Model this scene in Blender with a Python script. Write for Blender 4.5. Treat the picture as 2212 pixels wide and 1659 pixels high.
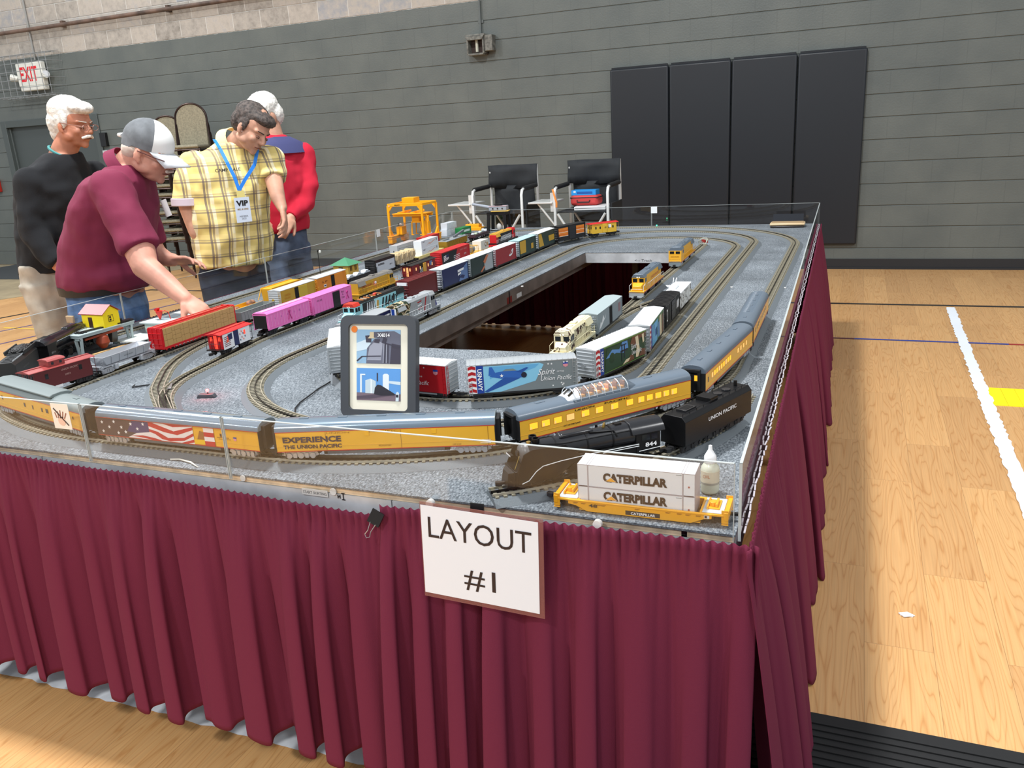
import bpy,math,random
from mathutils import Vector,Matrix
PI=math.pi
rnd=random.Random(7)
SC=bpy.context.scene
COL=SC.collection
for o in list(bpy.data.objects):bpy.data.objects.remove(o)
# ---------------------------------------------------------------- camera, light, exposure
cd=bpy.data.cameras.new('camera');cam=bpy.data.objects.new('camera',cd);COL.objects.link(cam)
cd.sensor_width=36;cd.lens=1792.93/2212*36;cd.clip_start=.05;cd.clip_end=60
_r=Vector((.9257646,.37385653,-.05649074));_u=Vector((-.05711767,.28597287,.95653389));_f=Vector((-.37376126,.8822986,-.28609737))
m=Matrix(((_r.x,_u.x,-_f.x,2.4323),(_r.y,_u.y,-_f.y,-8.8225),(_r.z,_u.z,-_f.z,1.4482),(0,0,0,1)))
cam.matrix_world=m;SC.camera=cam
SC.view_settings.view_transform='Standard';SC.view_settings.look='None'
SC.view_settings.exposure=0.12;SC.view_settings.gamma=1;SC.view_settings.use_curve_mapping=False
W=bpy.data.worlds.new('gym_air');SC.world=W;W.use_nodes=True
W.node_tree.nodes['Background'].inputs[0].default_value=(.86,.93,1.0,1)
W.node_tree.nodes['Background'].inputs[1].default_value=.62
def area(name,loc,size,power,color=(1,1,1),tgt=None):
 l=bpy.data.lights.new(name,'AREA');l.shape='SQUARE';l.size=size;l.energy=power;l.color=color
 o=bpy.data.objects.new(name,l);COL.objects.link(o);o.location=loc
 if tgt:o.rotation_euler=(Vector(tgt)-Vector(loc)).to_track_quat('-Z','Y').to_euler()
 return o
area('high_bay_light',(.3,-6.7,6.6),.45,420)
for x,y,e in((-6.2,-6.7,330),(7.2,-6.7,170),(.3,-13,330),(-6.2,-13,200),(7.2,-13,200),(-6.2,-2.2,120)):
 area('high_bay_light',(x,y,6.6),.6,e)
 # ---------------------------------------------------------------- materials
def lin(c):
 c=c/255.0
 return c/12.92 if c<=.04045 else((c+.055)/1.055)**2.4
def rgb(c):return(lin(c[0]),lin(c[1]),lin(c[2]),1)
MATS={}
PAL={'acrylic_edge':(196,204,204),'air_green':(66,110,60),'alarm_red':(170,40,30),'antique_gold':(178,140,48),'aqua':(150,206,214),'armour_yellow':(222,166,40),'army_green':(40,66,38),'art_gold':(190,150,70),'badge_clip':(226,210,130),'badge_white':(206,216,230),'ballast_dark':(44,44,44),'band_brown':(120,88,46),'bay_yellow':(216,160,60),'beige_carpet':(150,136,108),'belt_black':(26,24,24),'bin_dark':(60,56,50),'bin_rust':(140,54,24),'black_canvas':(28,32,36),'black_plastic':(18,18,20),'black_ribbed_mat':(22,23,24),'black_sweater':(22,24,28),'blue_denim':(84,116,160),'board_tan':(206,168,112),'bolt_orange':(226,130,50),'boom_grey':(96,100,106),'bottle_label':(216,206,184),'bottle_plastic':(214,218,200),'box_blue_dark':(20,90,170),'box_dark':(40,32,30),'box_orange':(216,132,40),'box_red':(186,30,36),'brass':(190,160,90),'brass_bell':(150,96,40),'bridge_grey':(164,178,178),'bright_blue_box':(40,150,226),'bright_gold':(236,190,30),'bright_silver':(188,192,198),'brim_grey':(196,200,204),'bronze_tube':(52,38,34),'brushed_steel':(170,172,175),'bulb_clear':(236,236,230),'bumper_red':(150,40,34),'cab_glass':(26,30,34),'cab_red':(196,50,34),'cable_black':(16,16,18),'caboose_dred':(126,20,26),'caboose_maroon':(92,28,30),'caboose_red':(184,24,30),'caboose_roof':(146,60,58),'caboose_yellow':(214,172,52),'camo_brown':(104,66,44),'camo_green':(92,132,62),'camo_sand':(214,200,168),'canopy_grey':(120,140,140),'canton_blue':(56,50,108),'canton_dark':(72,54,62),'cap_grey':(104,108,112),'cap_white':(232,234,236),'cap_white_cloth':(226,228,226),'car_inside':(14,12,12),'cat_black':(40,24,26),'cat_yellow':(236,168,50),'centre_rail':(30,28,26),'chair_glide':(220,214,200),'chrome_wire':(220,220,205),'clip_black':(14,14,16),'clip_wire':(200,202,204),'cnw_yellow':(206,160,40),'coal':(24,24,25),'collar_cream':(236,222,160),'conduit':(160,160,156),'container_bright':(226,230,234),'container_green':(30,120,62),'container_grey':(206,212,218),'container_white':(222,228,234),'controller_grey':(150,156,166),'controller_pink':(176,150,156),'corner_line':(176,168,172),'court_black':(36,30,30),'court_blue':(48,66,150),'court_maroon':(96,40,60),'court_purple':(92,78,132),'court_red':(160,44,40),'court_yellow':(236,196,74),'crane_logo':(240,170,120),'crane_wheel':(176,118,24),'crane_yellow':(250,170,20),'crate_white':(226,220,206),'cream':(232,222,184),'cream_cable':(190,178,160),'cream_rim':(206,180,140),'cuff_lilac':(204,190,200),'cup_pale':(214,212,206),'dark_denim':(30,36,54),'dark_gap':(20,18,18),'dark_glass':(30,32,38),'dark_green':(22,52,44),'dark_window':(70,62,52),'crate_shaded_brown':(52,30,22),'deep_yellow':(196,150,44),'diaphragm_black':(16,16,18),'dome_frame':(226,230,232),'dome_glass':(225,232,236),'dome_roof':(110,122,134),'door_black':(34,34,38),'door_frame_paint':(74,81,80),'door_gap':(20,22,22),'door_inside':(60,34,14),'door_orange':(220,138,44),'door_paint':(70,77,77),'emblem_brown':(136,88,50),'emblem_redgrey':(150,110,114),'emblem_tan':(200,160,110),'exit_red':(225,28,45),'eye_shade':(120,84,70),'felt_dot':(206,208,208),'first_red':(190,30,36),'flag_pinkish':(206,110,90),'flag_red':(190,34,44),'flag_white':(232,226,226),'flame_orange':(190,110,70),'fluid':(216,214,178),'foam_grip':(20,20,22),'frame_charcoal':(64,68,74),'frog_metal':(140,140,138),'funnel_red':(206,44,34),'glasses_dark':(74,36,34),'glasses_wire':(170,130,120),'gold_print':(150,120,70),'gold_roof':(210,160,60),'gondola_grey':(138,144,142),'green_black':(22,44,42),'green_lantern':(60,230,150),'grey_felt':(110,118,124),'grey_jeans':(84,98,120),'grey_print':(80,84,92),'groove_grey':(110,114,118),'guard_wire':(160,164,166),'hair_dark':(66,58,54),'hair_grey_short':(196,180,168),'hair_white':(222,220,214),'hand_fill':(226,190,170),'hand_line':(150,96,80),'harbor_grey':(96,108,120),'hatch_dark':(40,42,44),'hatch_yellow':(236,178,40),'headlight':(250,246,225),'helmet_green':(30,60,38),'hook_strip':(186,178,184),'house_red':(150,54,60),'house_yellow':(250,222,30),'ink':(25,25,30),'inner_tan':(176,148,110),'iris':(40,32,30),'khaki':(172,164,150),'label_band':(150,150,142),'label_rust':(190,120,90),'label_white':(190,192,192),'ladder_dark':(56,62,68),'ladder_yel':(232,180,60),'laminate_film':(150,96,92),'lanyard_blue':(30,128,226),'leather_patch':(176,150,116),'lens':(210,215,220),'light_blue':(132,196,226),'lit_red':(255,70,50),'lit_warm':(255,190,120),'lit_window':(255,170,40),'lit_window_soft':(246,190,110),'loco_black':(14,14,16),'loco_red':(196,28,34),'loco_satin':(30,30,33),'lumber_red':(196,24,32),'lumber_tan':(190,156,98),'maple_planks':(214,164,104),'mark_red':(170,100,90),'maroon_cloth':(108,40,62),'maroon_polo':(118,30,62),'masking_white':(232,238,244),'mat_board':(238,234,216),'moustache_white':(228,222,214),'mouth_line':(112,54,46),'name_badge':(222,216,216),'navy_blue':(26,36,84),'navy_vinyl':(22,27,34),'navy_yoke':(62,66,110),'nose_blue':(70,72,130),'old_yellow':(190,152,52),'old_yellow2':(198,170,60),'orange_strap':(240,150,70),'oxide_brown':(98,28,30),'pad_yellow':(226,186,90),'paint_black':(20,20,22),'paint_blue':(24,62,150),'paint_grey':(118,128,132),'paint_orange':(226,130,38),'paint_red':(176,24,34),'paint_silver':(176,182,186),'paint_white':(228,232,234),'painted_block':(86,93,92),'painted_conduit':(92,98,97),'pale_aqua':(176,216,220),'pale_green':(190,210,180),'pale_tube':(196,196,180),'pale_yellow':(222,206,130),'panel_white':(220,220,214),'passenger_yellow':(230,174,50),'pen_grey':(70,74,80),'ph_bell':(214,196,160),'ph_blue':(96,156,220),'ph_boiler':(104,106,122),'ph_cloud':(206,222,232),'ph_dark':(66,62,76),'ph_engine':(44,44,54),'ph_ground':(120,104,116),'ph_light':(156,158,172),'ph_pipe':(60,58,72),'ph_plate':(90,88,100),'ph_rail':(86,76,90),'ph_silo':(196,212,220),'ph_silo2':(226,234,238),'ph_sky':(150,186,214),'picture_green':(34,66,46),'picture_sky':(88,138,196),'pink':(236,120,190),'pink_light':(246,160,212),'plane_blue':(44,98,178),'plane_dark':(36,82,158),'platform_silver':(196,204,208),'platform_white':(206,216,214),'plum_dark':(58,34,40),'plywood_edge':(214,192,162),'pole_brown':(84,42,30),'pole_end':(220,204,140),'print_black':(24,22,22),'print_brown':(120,60,20),'print_dark_yellow':(150,96,20),'print_dim':(92,92,90),'print_faded':(74,68,60),'print_grey':(90,92,96),'print_grey2':(150,150,150),'print_navy':(40,36,62),'print_orange':(200,130,30),'print_pale':(200,160,150),'print_pink':(220,150,150),'print_white':(235,236,238),'prop_dark':(30,34,54),'rail_metal':(196,190,172),'rail_olive':(110,100,20),'red_fleece':(196,26,54),'red_lantern':(255,60,60),'red_nylon':(196,62,60),'red_tape':(110,30,26),'reel_grey':(150,156,158),'rg_door':(140,150,154),'rg_grey':(146,156,160),'rg_roof':(158,172,174),'ribbon_pink':(190,50,130),'rig_dark':(28,34,48),'roadbed_grey':(104,111,116),'rod_steel':(150,150,150),'roof_dull':(112,122,122),'roof_dust':(120,116,110),'roof_green':(70,140,104),'roof_orange':(206,130,70),'roof_pale':(186,192,194),'roof_red':(200,34,32),'roof_shiny':(126,142,156),'roof_tan':(214,190,160),'rubber_base':(33,36,40),'rust_inside':(70,56,50),'rusty_pipe':(92,74,64),'scrap_brown':(132,92,66),'seam_brown':(150,104,34),'seat_brown':(140,84,46),'seat_tan':(206,150,84),'shanty_window':(96,66,20),'shanty_yellow':(222,176,76),'shed_grey':(182,192,186),'shed_line':(150,170,180),'shed_roof':(196,204,204),'shield_pink':(214,140,150),'shoe_dark':(40,36,34),'sign_ink':(34,22,28),'sign_paper':(228,234,242),'sign_white':(225,226,218),'silver_panel':(196,204,212),'skirt_grey':(86,92,96),'sky_mid':(98,170,216),'slash_dark':(60,40,40),'slate_blue':(92,120,168),'slot_dark':(70,44,40),'smokebox':(84,86,88),'steel_brown':(112,102,96),'stick_dark':(46,48,50),'sticker_dot':(240,130,44),'sticker_orange':(240,96,60),'sticker_white':(232,226,214),'stripe_maroon':(110,30,44),'stripe_red':(176,44,30),'stubble_grey':(200,186,176),'switch_grey':(76,78,84),'tab_white':(226,224,220),'tag_white':(225,228,230),'tan_dark':(180,160,120),'tan_fabric':(140,134,114),'tan_plastic':(214,196,156),'tape_yellow':(250,236,20),'tender_charcoal':(34,36,36),'text_green_white':(214,236,220),'tie_brown':(134,128,110),'toy_white':(206,216,226),'trailer_silver':(200,204,208),'tray_grey':(150,156,160),'truck_black':(26,26,28),'truck_silver':(178,180,184),'turbine_yellow':(232,170,44),'under_dark':(52,46,42),'undershirt_teal':(70,140,140),'vinyl_flap':(22,25,30),'violet':(150,70,150),'walk_off_mat':(58,62,64),'well_yellow':(240,168,28),'wheel_steel':(70,68,66),'white_binder':(226,228,228),'white_tube':(214,216,214),'window_dark':(50,40,20),'window_frame':(196,140,44),'wing_red':(150,22,34),'wood_sliver':(226,220,206),'worn_aluminium':(188,192,196),'worn_housing':(104,104,98),'yellow_plaid':(226,208,140),'zip_black':(24,20,24)}
def M(name,c=None,rough=.5,metal=0,spec=.5,emit=0,bump=0,bscale=200,vary=0,vscale=8,coat=0,alpha=1):
 if name in MATS:return MATS[name]
 if c is None:c=PAL[name]
 mt=bpy.data.materials.new(name);mt.use_nodes=True;MATS[name]=mt
 nt=mt.node_tree;b=nt.nodes['Principled BSDF']
 b.inputs['Base Color'].default_value=rgb(c);b.inputs['Roughness'].default_value=rough
 b.inputs['Metallic'].default_value=metal;b.inputs['Specular IOR Level'].default_value=spec
 b.inputs['Coat Weight'].default_value=coat
 if emit:b.inputs['Emission Color'].default_value=rgb(c);b.inputs['Emission Strength'].default_value=emit
 if alpha<1:b.inputs['Alpha'].default_value=alpha
 if bump or vary:
  tc=nt.nodes.new('ShaderNodeTexCoord')
 if bump:
  n=nt.nodes.new('ShaderNodeTexNoise');n.inputs['Scale'].default_value=bscale;n.inputs['Detail'].default_value=3
  bp=nt.nodes.new('ShaderNodeBump');bp.inputs['Strength'].default_value=bump;bp.inputs['Distance'].default_value=.002
  nt.links.new(tc.outputs['Object'],n.inputs['Vector']);nt.links.new(n.outputs['Fac'],bp.inputs['Height']);nt.links.new(bp.outputs[0],b.inputs['Normal'])
 if vary:
  n=nt.nodes.new('ShaderNodeTexNoise');n.inputs['Scale'].default_value=vscale;n.inputs['Detail'].default_value=4
  mx=nt.nodes.new('ShaderNodeMix');mx.data_type='RGBA'
  mx.inputs[6].default_value=rgb([max(0,v*(1-vary))for v in c]);mx.inputs[7].default_value=rgb([min(255,v*(1+vary))for v in c])
  rm=nt.nodes.new('ShaderNodeMapRange');rm.inputs[1].default_value=.35;rm.inputs[2].default_value=.65
  nt.links.new(tc.outputs['Object'],n.inputs['Vector']);nt.links.new(n.outputs['Fac'],rm.inputs[0]);nt.links.new(rm.outputs[0],mx.inputs[0])
  nt.links.new(mx.outputs[2],b.inputs['Base Color'])
 return mt
def P(name,c=None,**k): # model plastic
 k.setdefault('rough',.38);return M(name,c,**k)
def nodes(mt):
 nt=mt.node_tree
 return nt,nt.nodes,nt.links,nt.nodes['Principled BSDF']
def ramp(N,stops,interp='LINEAR'):
 r=N.new('ShaderNodeValToRGB');cr=r.color_ramp;cr.interpolation=interp
 while len(cr.elements)<len(stops):cr.elements.new(.5)
 for e,(p,c)in zip(cr.elements,stops):e.position=p;e.color=rgb(c)
 return r
def camo_mat(name,cols,scale):
 mt=M(name,cols[0],rough=.5);nt,N,L,b=nodes(mt)
 tc=N.new('ShaderNodeTexCoord');n=N.new('ShaderNodeTexNoise');n.inputs['Scale'].default_value=scale;n.inputs['Detail'].default_value=1
 n.inputs['Distortion'].default_value=.6
 k=len(cols);st=[(0 if i==0 else .36+.28*i/k,cols[i])for i in range(k)]
 r=ramp(N,st,'CONSTANT');L.new(tc.outputs['Object'],n.inputs['Vector']);L.new(n.outputs['Fac'],r.inputs[0]);L.new(r.outputs[0],b.inputs['Base Color'])
 return mt
 # ---------------------------------------------------------------- mesh builder
def V(*a):return Vector(a)
class MB:
 def __init__(s):s.v=[];s.f=[];s.mi=[];s.mats=[];s.T=None
 def _m(s,m):
  if m not in s.mats:s.mats.append(m)
  return s.mats.index(m)
 def add(s,vs,fs,m):
  b=len(s.v);i=s._m(m)
  for v in vs:
   v=Vector(v)
   s.v.append(s.T@v if s.T else v)
  for f in fs:s.f.append(tuple(b+k for k in f));s.mi.append(i)
  return s
 def box(s,x0,x1,y0,y1,z0,z1,m):
  return s.add([(x0,y0,z0),(x1,y0,z0),(x1,y1,z0),(x0,y1,z0),(x0,y0,z1),(x1,y0,z1),(x1,y1,z1),(x0,y1,z1)],
  [(0,3,2,1),(4,5,6,7),(0,1,5,4),(1,2,6,5),(2,3,7,6),(3,0,4,7)],m)
 def prism(s,pts,ax,a,b,m): # closed polygon swept along an axis; pts are the two other coordinates in order
  n=len(pts);vs=[]
  for t in(a,b):
   for p,q in pts:vs.append({'x':(t,p,q),'y':(p,t,q),'z':(p,q,t)}[ax])
  fs=[tuple(range(n-1,-1,-1)),tuple(range(n,2*n))]+[(i,(i+1)%n,n+(i+1)%n,n+i)for i in range(n)]
  return s.add(vs,fs,m)
 def poly(s,pts,m):return s.add(pts,[tuple(range(len(pts)))],m)
 def beam(s,p,q,w,h,m,up=(0,0,1)):
  p,q=Vector(p),Vector(q);d=(q-p).normalized();u=Vector(up)
  if abs(d.dot(u))>.98:u=Vector((0,1,0))
  r=d.cross(u).normalized()*(w/2);u=r.cross(d).normalized()*(h/2)
  vs=[p-r-u,p+r-u,p+r+u,p-r+u,q-r-u,q+r-u,q+r+u,q-r+u]
  return s.add(vs,[(0,3,2,1),(4,5,6,7),(0,1,5,4),(1,2,6,5),(2,3,7,6),(3,0,4,7)],m)
 def cyl(s,p,q,r,m,n=12,r2=None):
  p,q=Vector(p),Vector(q);d=(q-p).normalized();r2=r if r2 is None else r2
  a=d.orthogonal().normalized();b=d.cross(a)
  vs=[]
  for c,rr in((p,r),(q,r2)):
   for i in range(n):
    t=2*PI*i/n;vs.append(c+(a*math.cos(t)+b*math.sin(t))*rr)
  fs=[(i,(i+1)%n,n+(i+1)%n,n+i)for i in range(n)]+[tuple(range(n-1,-1,-1)),tuple(range(n,2*n))]
  return s.add(vs,fs,m)
 def tube(s,pts,r,m,n=8,closed=False):
  pts=[Vector(p)for p in pts];k=len(pts);vs=[];prev=None
  for i,p in enumerate(pts):
   a=pts[(i-1)%k]if(closed or i)else p;b=pts[(i+1)%k]if(closed or i<k-1)else p
   d=(b-a).normalized()
   u=d.orthogonal().normalized()if prev is None else(prev-d*prev.dot(d)).normalized()
   prev=u;w=d.cross(u);rr=r[i]if isinstance(r,(list,tuple))else r
   for j in range(n):
    t=2*PI*j/n;vs.append(p+(u*math.cos(t)+w*math.sin(t))*rr)
  fs=[]
  for i in range(k if closed else k-1):
   for j in range(n):
    a,b=i*n,((i+1)%k)*n
    fs.append((a+j,a+(j+1)%n,b+(j+1)%n,b+j))
  if not closed:fs+=[tuple(range(n-1,-1,-1)),tuple(range((k-1)*n,k*n))]
  return s.add(vs,fs,m)
 def lathe(s,prof,m,c=(0,0,0),n=24,ax='z'):
  vs=[];k=len(prof)
  for r,z in prof:
   for j in range(n):
    t=2*PI*j/n;a,b=r*math.cos(t),r*math.sin(t)
    v={'z':(a,b,z),'x':(z,a,b),'y':(b,z,a)}[ax]
    vs.append(Vector(v)+Vector(c))
  fs=[(i*n+j,i*n+(j+1)%n,(i+1)*n+(j+1)%n,(i+1)*n+j)for i in range(k-1)for j in range(n)]
  fs+=[tuple(range(n-1,-1,-1)),tuple(range((k-1)*n,k*n))]
  return s.add(vs,fs,m)
 def ell(s,c,r,m,n=16,R=None):
  vs=[];k=n//2;c=Vector(c)
  for i in range(1,k):
   ph=PI*i/k
   for j in range(n):
    t=2*PI*j/n;v=Vector((r[0]*math.sin(ph)*math.cos(t),r[1]*math.sin(ph)*math.sin(t),r[2]*math.cos(ph)))
    vs.append((R@v if R else v)+c)
  tp=Vector((0,0,r[2]));tp=R@tp if R else tp
  vs+=[c+tp,c-tp];a,b=len(vs)-2,len(vs)-1
  fs=[(i*n+j,(i+1)*n+j,(i+1)*n+(j+1)%n,i*n+(j+1)%n)for i in range(k-2)for j in range(n)]
  fs+=[(a,j,(j+1)%n)for j in range(n)]+[(b,(k-2)*n+(j+1)%n,(k-2)*n+j)for j in range(n)]
  return s.add(vs,fs,m)
 def cap(s,p,q,r1,r2,m,n=14): # tapered capsule
  p,q=Vector(p),Vector(q);s.cyl(p,q,r1,m,n,r2);s.ell(p,(r1,)*3,m,n);s.ell(q,(r2,)*3,m,n);return s
 def loft(s,rings,m,closed_ends=True): # rings: lists of equal point count
  n=len(rings[0]);vs=[p for r in rings for p in r]
  fs=[(i*n+j,i*n+(j+1)%n,(i+1)*n+(j+1)%n,(i+1)*n+j)for i in range(len(rings)-1)for j in range(n)]
  if closed_ends:fs+=[tuple(range(n-1,-1,-1)),tuple(range((len(rings)-1)*n,len(rings)*n))]
  return s.add(vs,fs,m)
 def mesh(s,name,smooth=35):
  me=bpy.data.meshes.new(name);me.from_pydata([tuple(v)for v in s.v],[],s.f)
  for m in s.mats:me.materials.append(m)
  me.polygons.foreach_set('material_index',s.mi)
  if smooth:
   me.polygons.foreach_set('use_smooth',[True]*len(s.f));me.set_sharp_from_angle(angle=math.radians(smooth))
  me.update();return me
 def build(s,name,parent=None,bev=0,smooth=35,loc=None):
  return link(name,s.mesh(name,smooth),parent,bev,loc)
def link(name,me,parent=None,bev=0,loc=None,rz=None):
 o=bpy.data.objects.new(name,me);COL.objects.link(o)
 if parent:o.parent=parent
 if loc:o.location=loc
 if rz is not None:o.rotation_euler[2]=rz
 if bev:
  b=o.modifiers.new('bevel','BEVEL');b.width=bev;b.segments=2;b.limit_method='ANGLE'
 return o
def tag(o,label,cat,group=None,kind=None):
 if label:o['label']=label
 if cat:o['category']=cat
 if group:o['group']=group
 if kind:o['kind']=kind
 return o
def empty(name,label,cat,loc=(0,0,0),rz=0,group=None):
 o=bpy.data.objects.new(name,None);COL.objects.link(o);o.location=loc;o.rotation_euler[2]=rz;o.empty_display_size=.05
 return tag(o,label,cat,group)
def struct(mb,name,bev=0,smooth=35):o=mb.build(name,None,bev,smooth);o['kind']='structure';return o
FROT={'side':Matrix.Rotation(PI/2,4,'X'),'top':Matrix.Identity(4),'plusy':Matrix.Rotation(PI,4,'Z')@Matrix.Rotation(PI/2,4,'X'),
'endm':Matrix.Rotation(-PI/2,4,'Z')@Matrix.Rotation(PI/2,4,'X'),'plusx':Matrix.Rotation(PI/2,4,'Z')@Matrix.Rotation(PI/2,4,'X')}
def text(parent,s,c,h,mat,rot='side',w=None,bold=0,shear=0,thick=.0003,name='lettering',space=1,T=None):
 """lettering centred at c, cap height h, optionally fitted to width w; returned as a mesh part"""
 cu=bpy.data.curves.new(name,'FONT');cu.body=s;cu.size=1;cu.align_x='CENTER';cu.extrude=0.0
 cu.offset=bold;cu.shear=shear;cu.space_character=space;cu.resolution_u=3
 o=bpy.data.objects.new('tmp',cu);me=bpy.data.meshes.new_from_object(o);bpy.data.objects.remove(o)
 if not len(me.vertices):return None
 xs=[v.co.x for v in me.vertices];ys=[v.co.y for v in me.vertices]
 x0,x1=min(xs),max(xs);y0,y1=min(ys),max(ys);k=h/(y1-y0 if '\n' in s else .729)
 if '\n' in s:cy=(y0+y1)/2
 else:cy=.729/2
 kx=k if w is None else w/(x1-x0)
 R=(T if T is not None else FROT[rot])
 for v in me.vertices:
  p=Vector(((v.co.x-(x0+x1)/2)*kx,(v.co.y-cy)*k,thick));v.co=(R@p)+Vector(c)
 me.materials.clear();me.materials.append(mat);me.name=name
 return link(name,me,parent)
def copy_tree(o,parent=None):
 c=o.copy();COL.objects.link(c);c.parent=parent
 for ch in[k for k in bpy.data.objects if k.parent==o]:copy_tree(ch,c)
 return c
def noise1(x,seed=0):
 i=math.floor(x);f=x-i;f=f*f*(3-2*f)
 h=lambda n:(math.sin(n*127.1+seed*311.7)*43758.5453)%1
 return h(i)*(1-f)+h(i+1)*f
 # ---------------------------------------------------------------- room shell
BL=.2032
def wall_material():
 mt=M('painted_block',(86,93,92),rough=.42);nt,N,L,b=nodes(mt)
 tc=N.new('ShaderNodeTexCoord');sp=N.new('ShaderNodeSeparateXYZ');L.new(tc.outputs['Object'],sp.inputs[0])
 cb=N.new('ShaderNodeCombineXYZ');L.new(sp.outputs[0],cb.inputs[0]);L.new(sp.outputs[2],cb.inputs[1])
 def brick(ms,sm):
  k=N.new('ShaderNodeTexBrick');k.inputs['Scale'].default_value=1;k.inputs['Mortar Size'].default_value=ms;k.inputs['Mortar Smooth'].default_value=sm
  k.inputs['Brick Width'].default_value=.4064;k.inputs['Row Height'].default_value=BL;k.offset=.5
  k.inputs['Color1'].default_value=(0,0,0,1);k.inputs['Color2'].default_value=(1,1,1,1);k.inputs['Mortar'].default_value=(.5,.5,.5,1)
  L.new(cb.outputs[0],k.inputs['Vector']);return k
 bk=brick(.0045,.5)
 # dark paint below, bare mottled block above 14 courses
 n1=N.new('ShaderNodeTexNoise');n1.inputs['Scale'].default_value=2.5;n1.inputs['Detail'].default_value=6;L.new(tc.outputs['Object'],n1.inputs['Vector'])
 paint=ramp(N,[(.3,(88,94,92)),(.7,(100,105,101))]);L.new(n1.outputs['Fac'],paint.inputs[0])
 n2=N.new('ShaderNodeTexNoise');n2.inputs['Scale'].default_value=9;n2.inputs['Detail'].default_value=8;n2.inputs['Roughness'].default_value=.7;L.new(tc.outputs['Object'],n2.inputs['Vector'])
 ad=N.new('ShaderNodeMath');ad.operation='MULTIPLY_ADD';L.new(bk.outputs['Color'],ad.inputs[0]);ad.inputs[1].default_value=.45;L.new(n2.outputs['Fac'],ad.inputs[2])
 bare=ramp(N,[(.3,(118,112,104)),(.55,(160,154,146)),(.75,(178,170,160)),(1,(150,152,156))]);L.new(ad.outputs[0],bare.inputs[0])
 mo=N.new('ShaderNodeMix');mo.data_type='RGBA';L.new(bk.outputs['Fac'],mo.inputs[0]);L.new(bare.outputs[0],mo.inputs[6]);mo.inputs[7].default_value=rgb((200,198,192))
 mp=N.new('ShaderNodeMix');mp.data_type='RGBA';mm=N.new('ShaderNodeMath');mm.operation='MULTIPLY';L.new(bk.outputs['Fac'],mm.inputs[0]);mm.inputs[1].default_value=.14
 L.new(mm.outputs[0],mp.inputs[0]);L.new(paint.outputs[0],mp.inputs[6]);mp.inputs[7].default_value=rgb((62,68,68))
 nz=N.new('ShaderNodeTexNoise');nz.inputs['Scale'].default_value=14;L.new(tc.outputs['Object'],nz.inputs['Vector'])
 zz=N.new('ShaderNodeMath');zz.operation='MULTIPLY_ADD';L.new(nz.outputs['Fac'],zz.inputs[0]);zz.inputs[1].default_value=.012;L.new(sp.outputs[2],zz.inputs[2])
 st=N.new('ShaderNodeMath');st.operation='GREATER_THAN';L.new(zz.outputs[0],st.inputs[0]);st.inputs[1].default_value=14*BL+.004
 fx=N.new('ShaderNodeMix');fx.data_type='RGBA';L.new(st.outputs[0],fx.inputs[0]);L.new(mp.outputs[2],fx.inputs[6]);L.new(mo.outputs[2],fx.inputs[7]);L.new(fx.outputs[2],b.inputs['Base Color'])
 rr=N.new('ShaderNodeMapRange');L.new(st.outputs[0],rr.inputs[0]);rr.inputs[3].default_value=.42;rr.inputs[4].default_value=.9;L.new(rr.outputs[0],b.inputs['Roughness'])
 # horizontal bed joints are raked, head joints nearly filled with paint
 wv=N.new('ShaderNodeMath');wv.operation='PINGPONG';L.new(sp.outputs[2],wv.inputs[0]);wv.inputs[1].default_value=BL/2
 bj=N.new('ShaderNodeMapRange');L.new(wv.outputs[0],bj.inputs[0]);bj.inputs[1].default_value=0;bj.inputs[2].default_value=.006;bj.inputs[3].default_value=-1;bj.inputs[4].default_value=0
 h1=N.new('ShaderNodeMath');h1.operation='MULTIPLY_ADD';L.new(bk.outputs['Fac'],h1.inputs[0]);h1.inputs[1].default_value=-.10;L.new(bj.outputs[0],h1.inputs[2])
 n3=N.new('ShaderNodeTexNoise');n3.inputs['Scale'].default_value=60;n3.inputs['Detail'].default_value=4;L.new(tc.outputs['Object'],n3.inputs['Vector'])
 h2=N.new('ShaderNodeMath');h2.operation='MULTIPLY_ADD';L.new(n3.outputs['Fac'],h2.inputs[0]);h2.inputs[1].default_value=.22;L.new(h1.outputs[0],h2.inputs[2])
 bp=N.new('ShaderNodeBump');bp.inputs['Distance'].default_value=.007;bp.inputs['Strength'].default_value=.9;L.new(h2.outputs[0],bp.inputs['Height']);L.new(bp.outputs[0],b.inputs['Normal'])
 return mt
wallm=wall_material()
w=MB() # the wall in four rectangles around the door opening
w.box(-14,-9.0,0,.2,0,6,wallm);w.box(-9.0,-7.13,0,.2,2.05,6,wallm);w.box(-7.13,9,0,.2,0,6,wallm)
struct(w,'wall_back')
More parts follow.
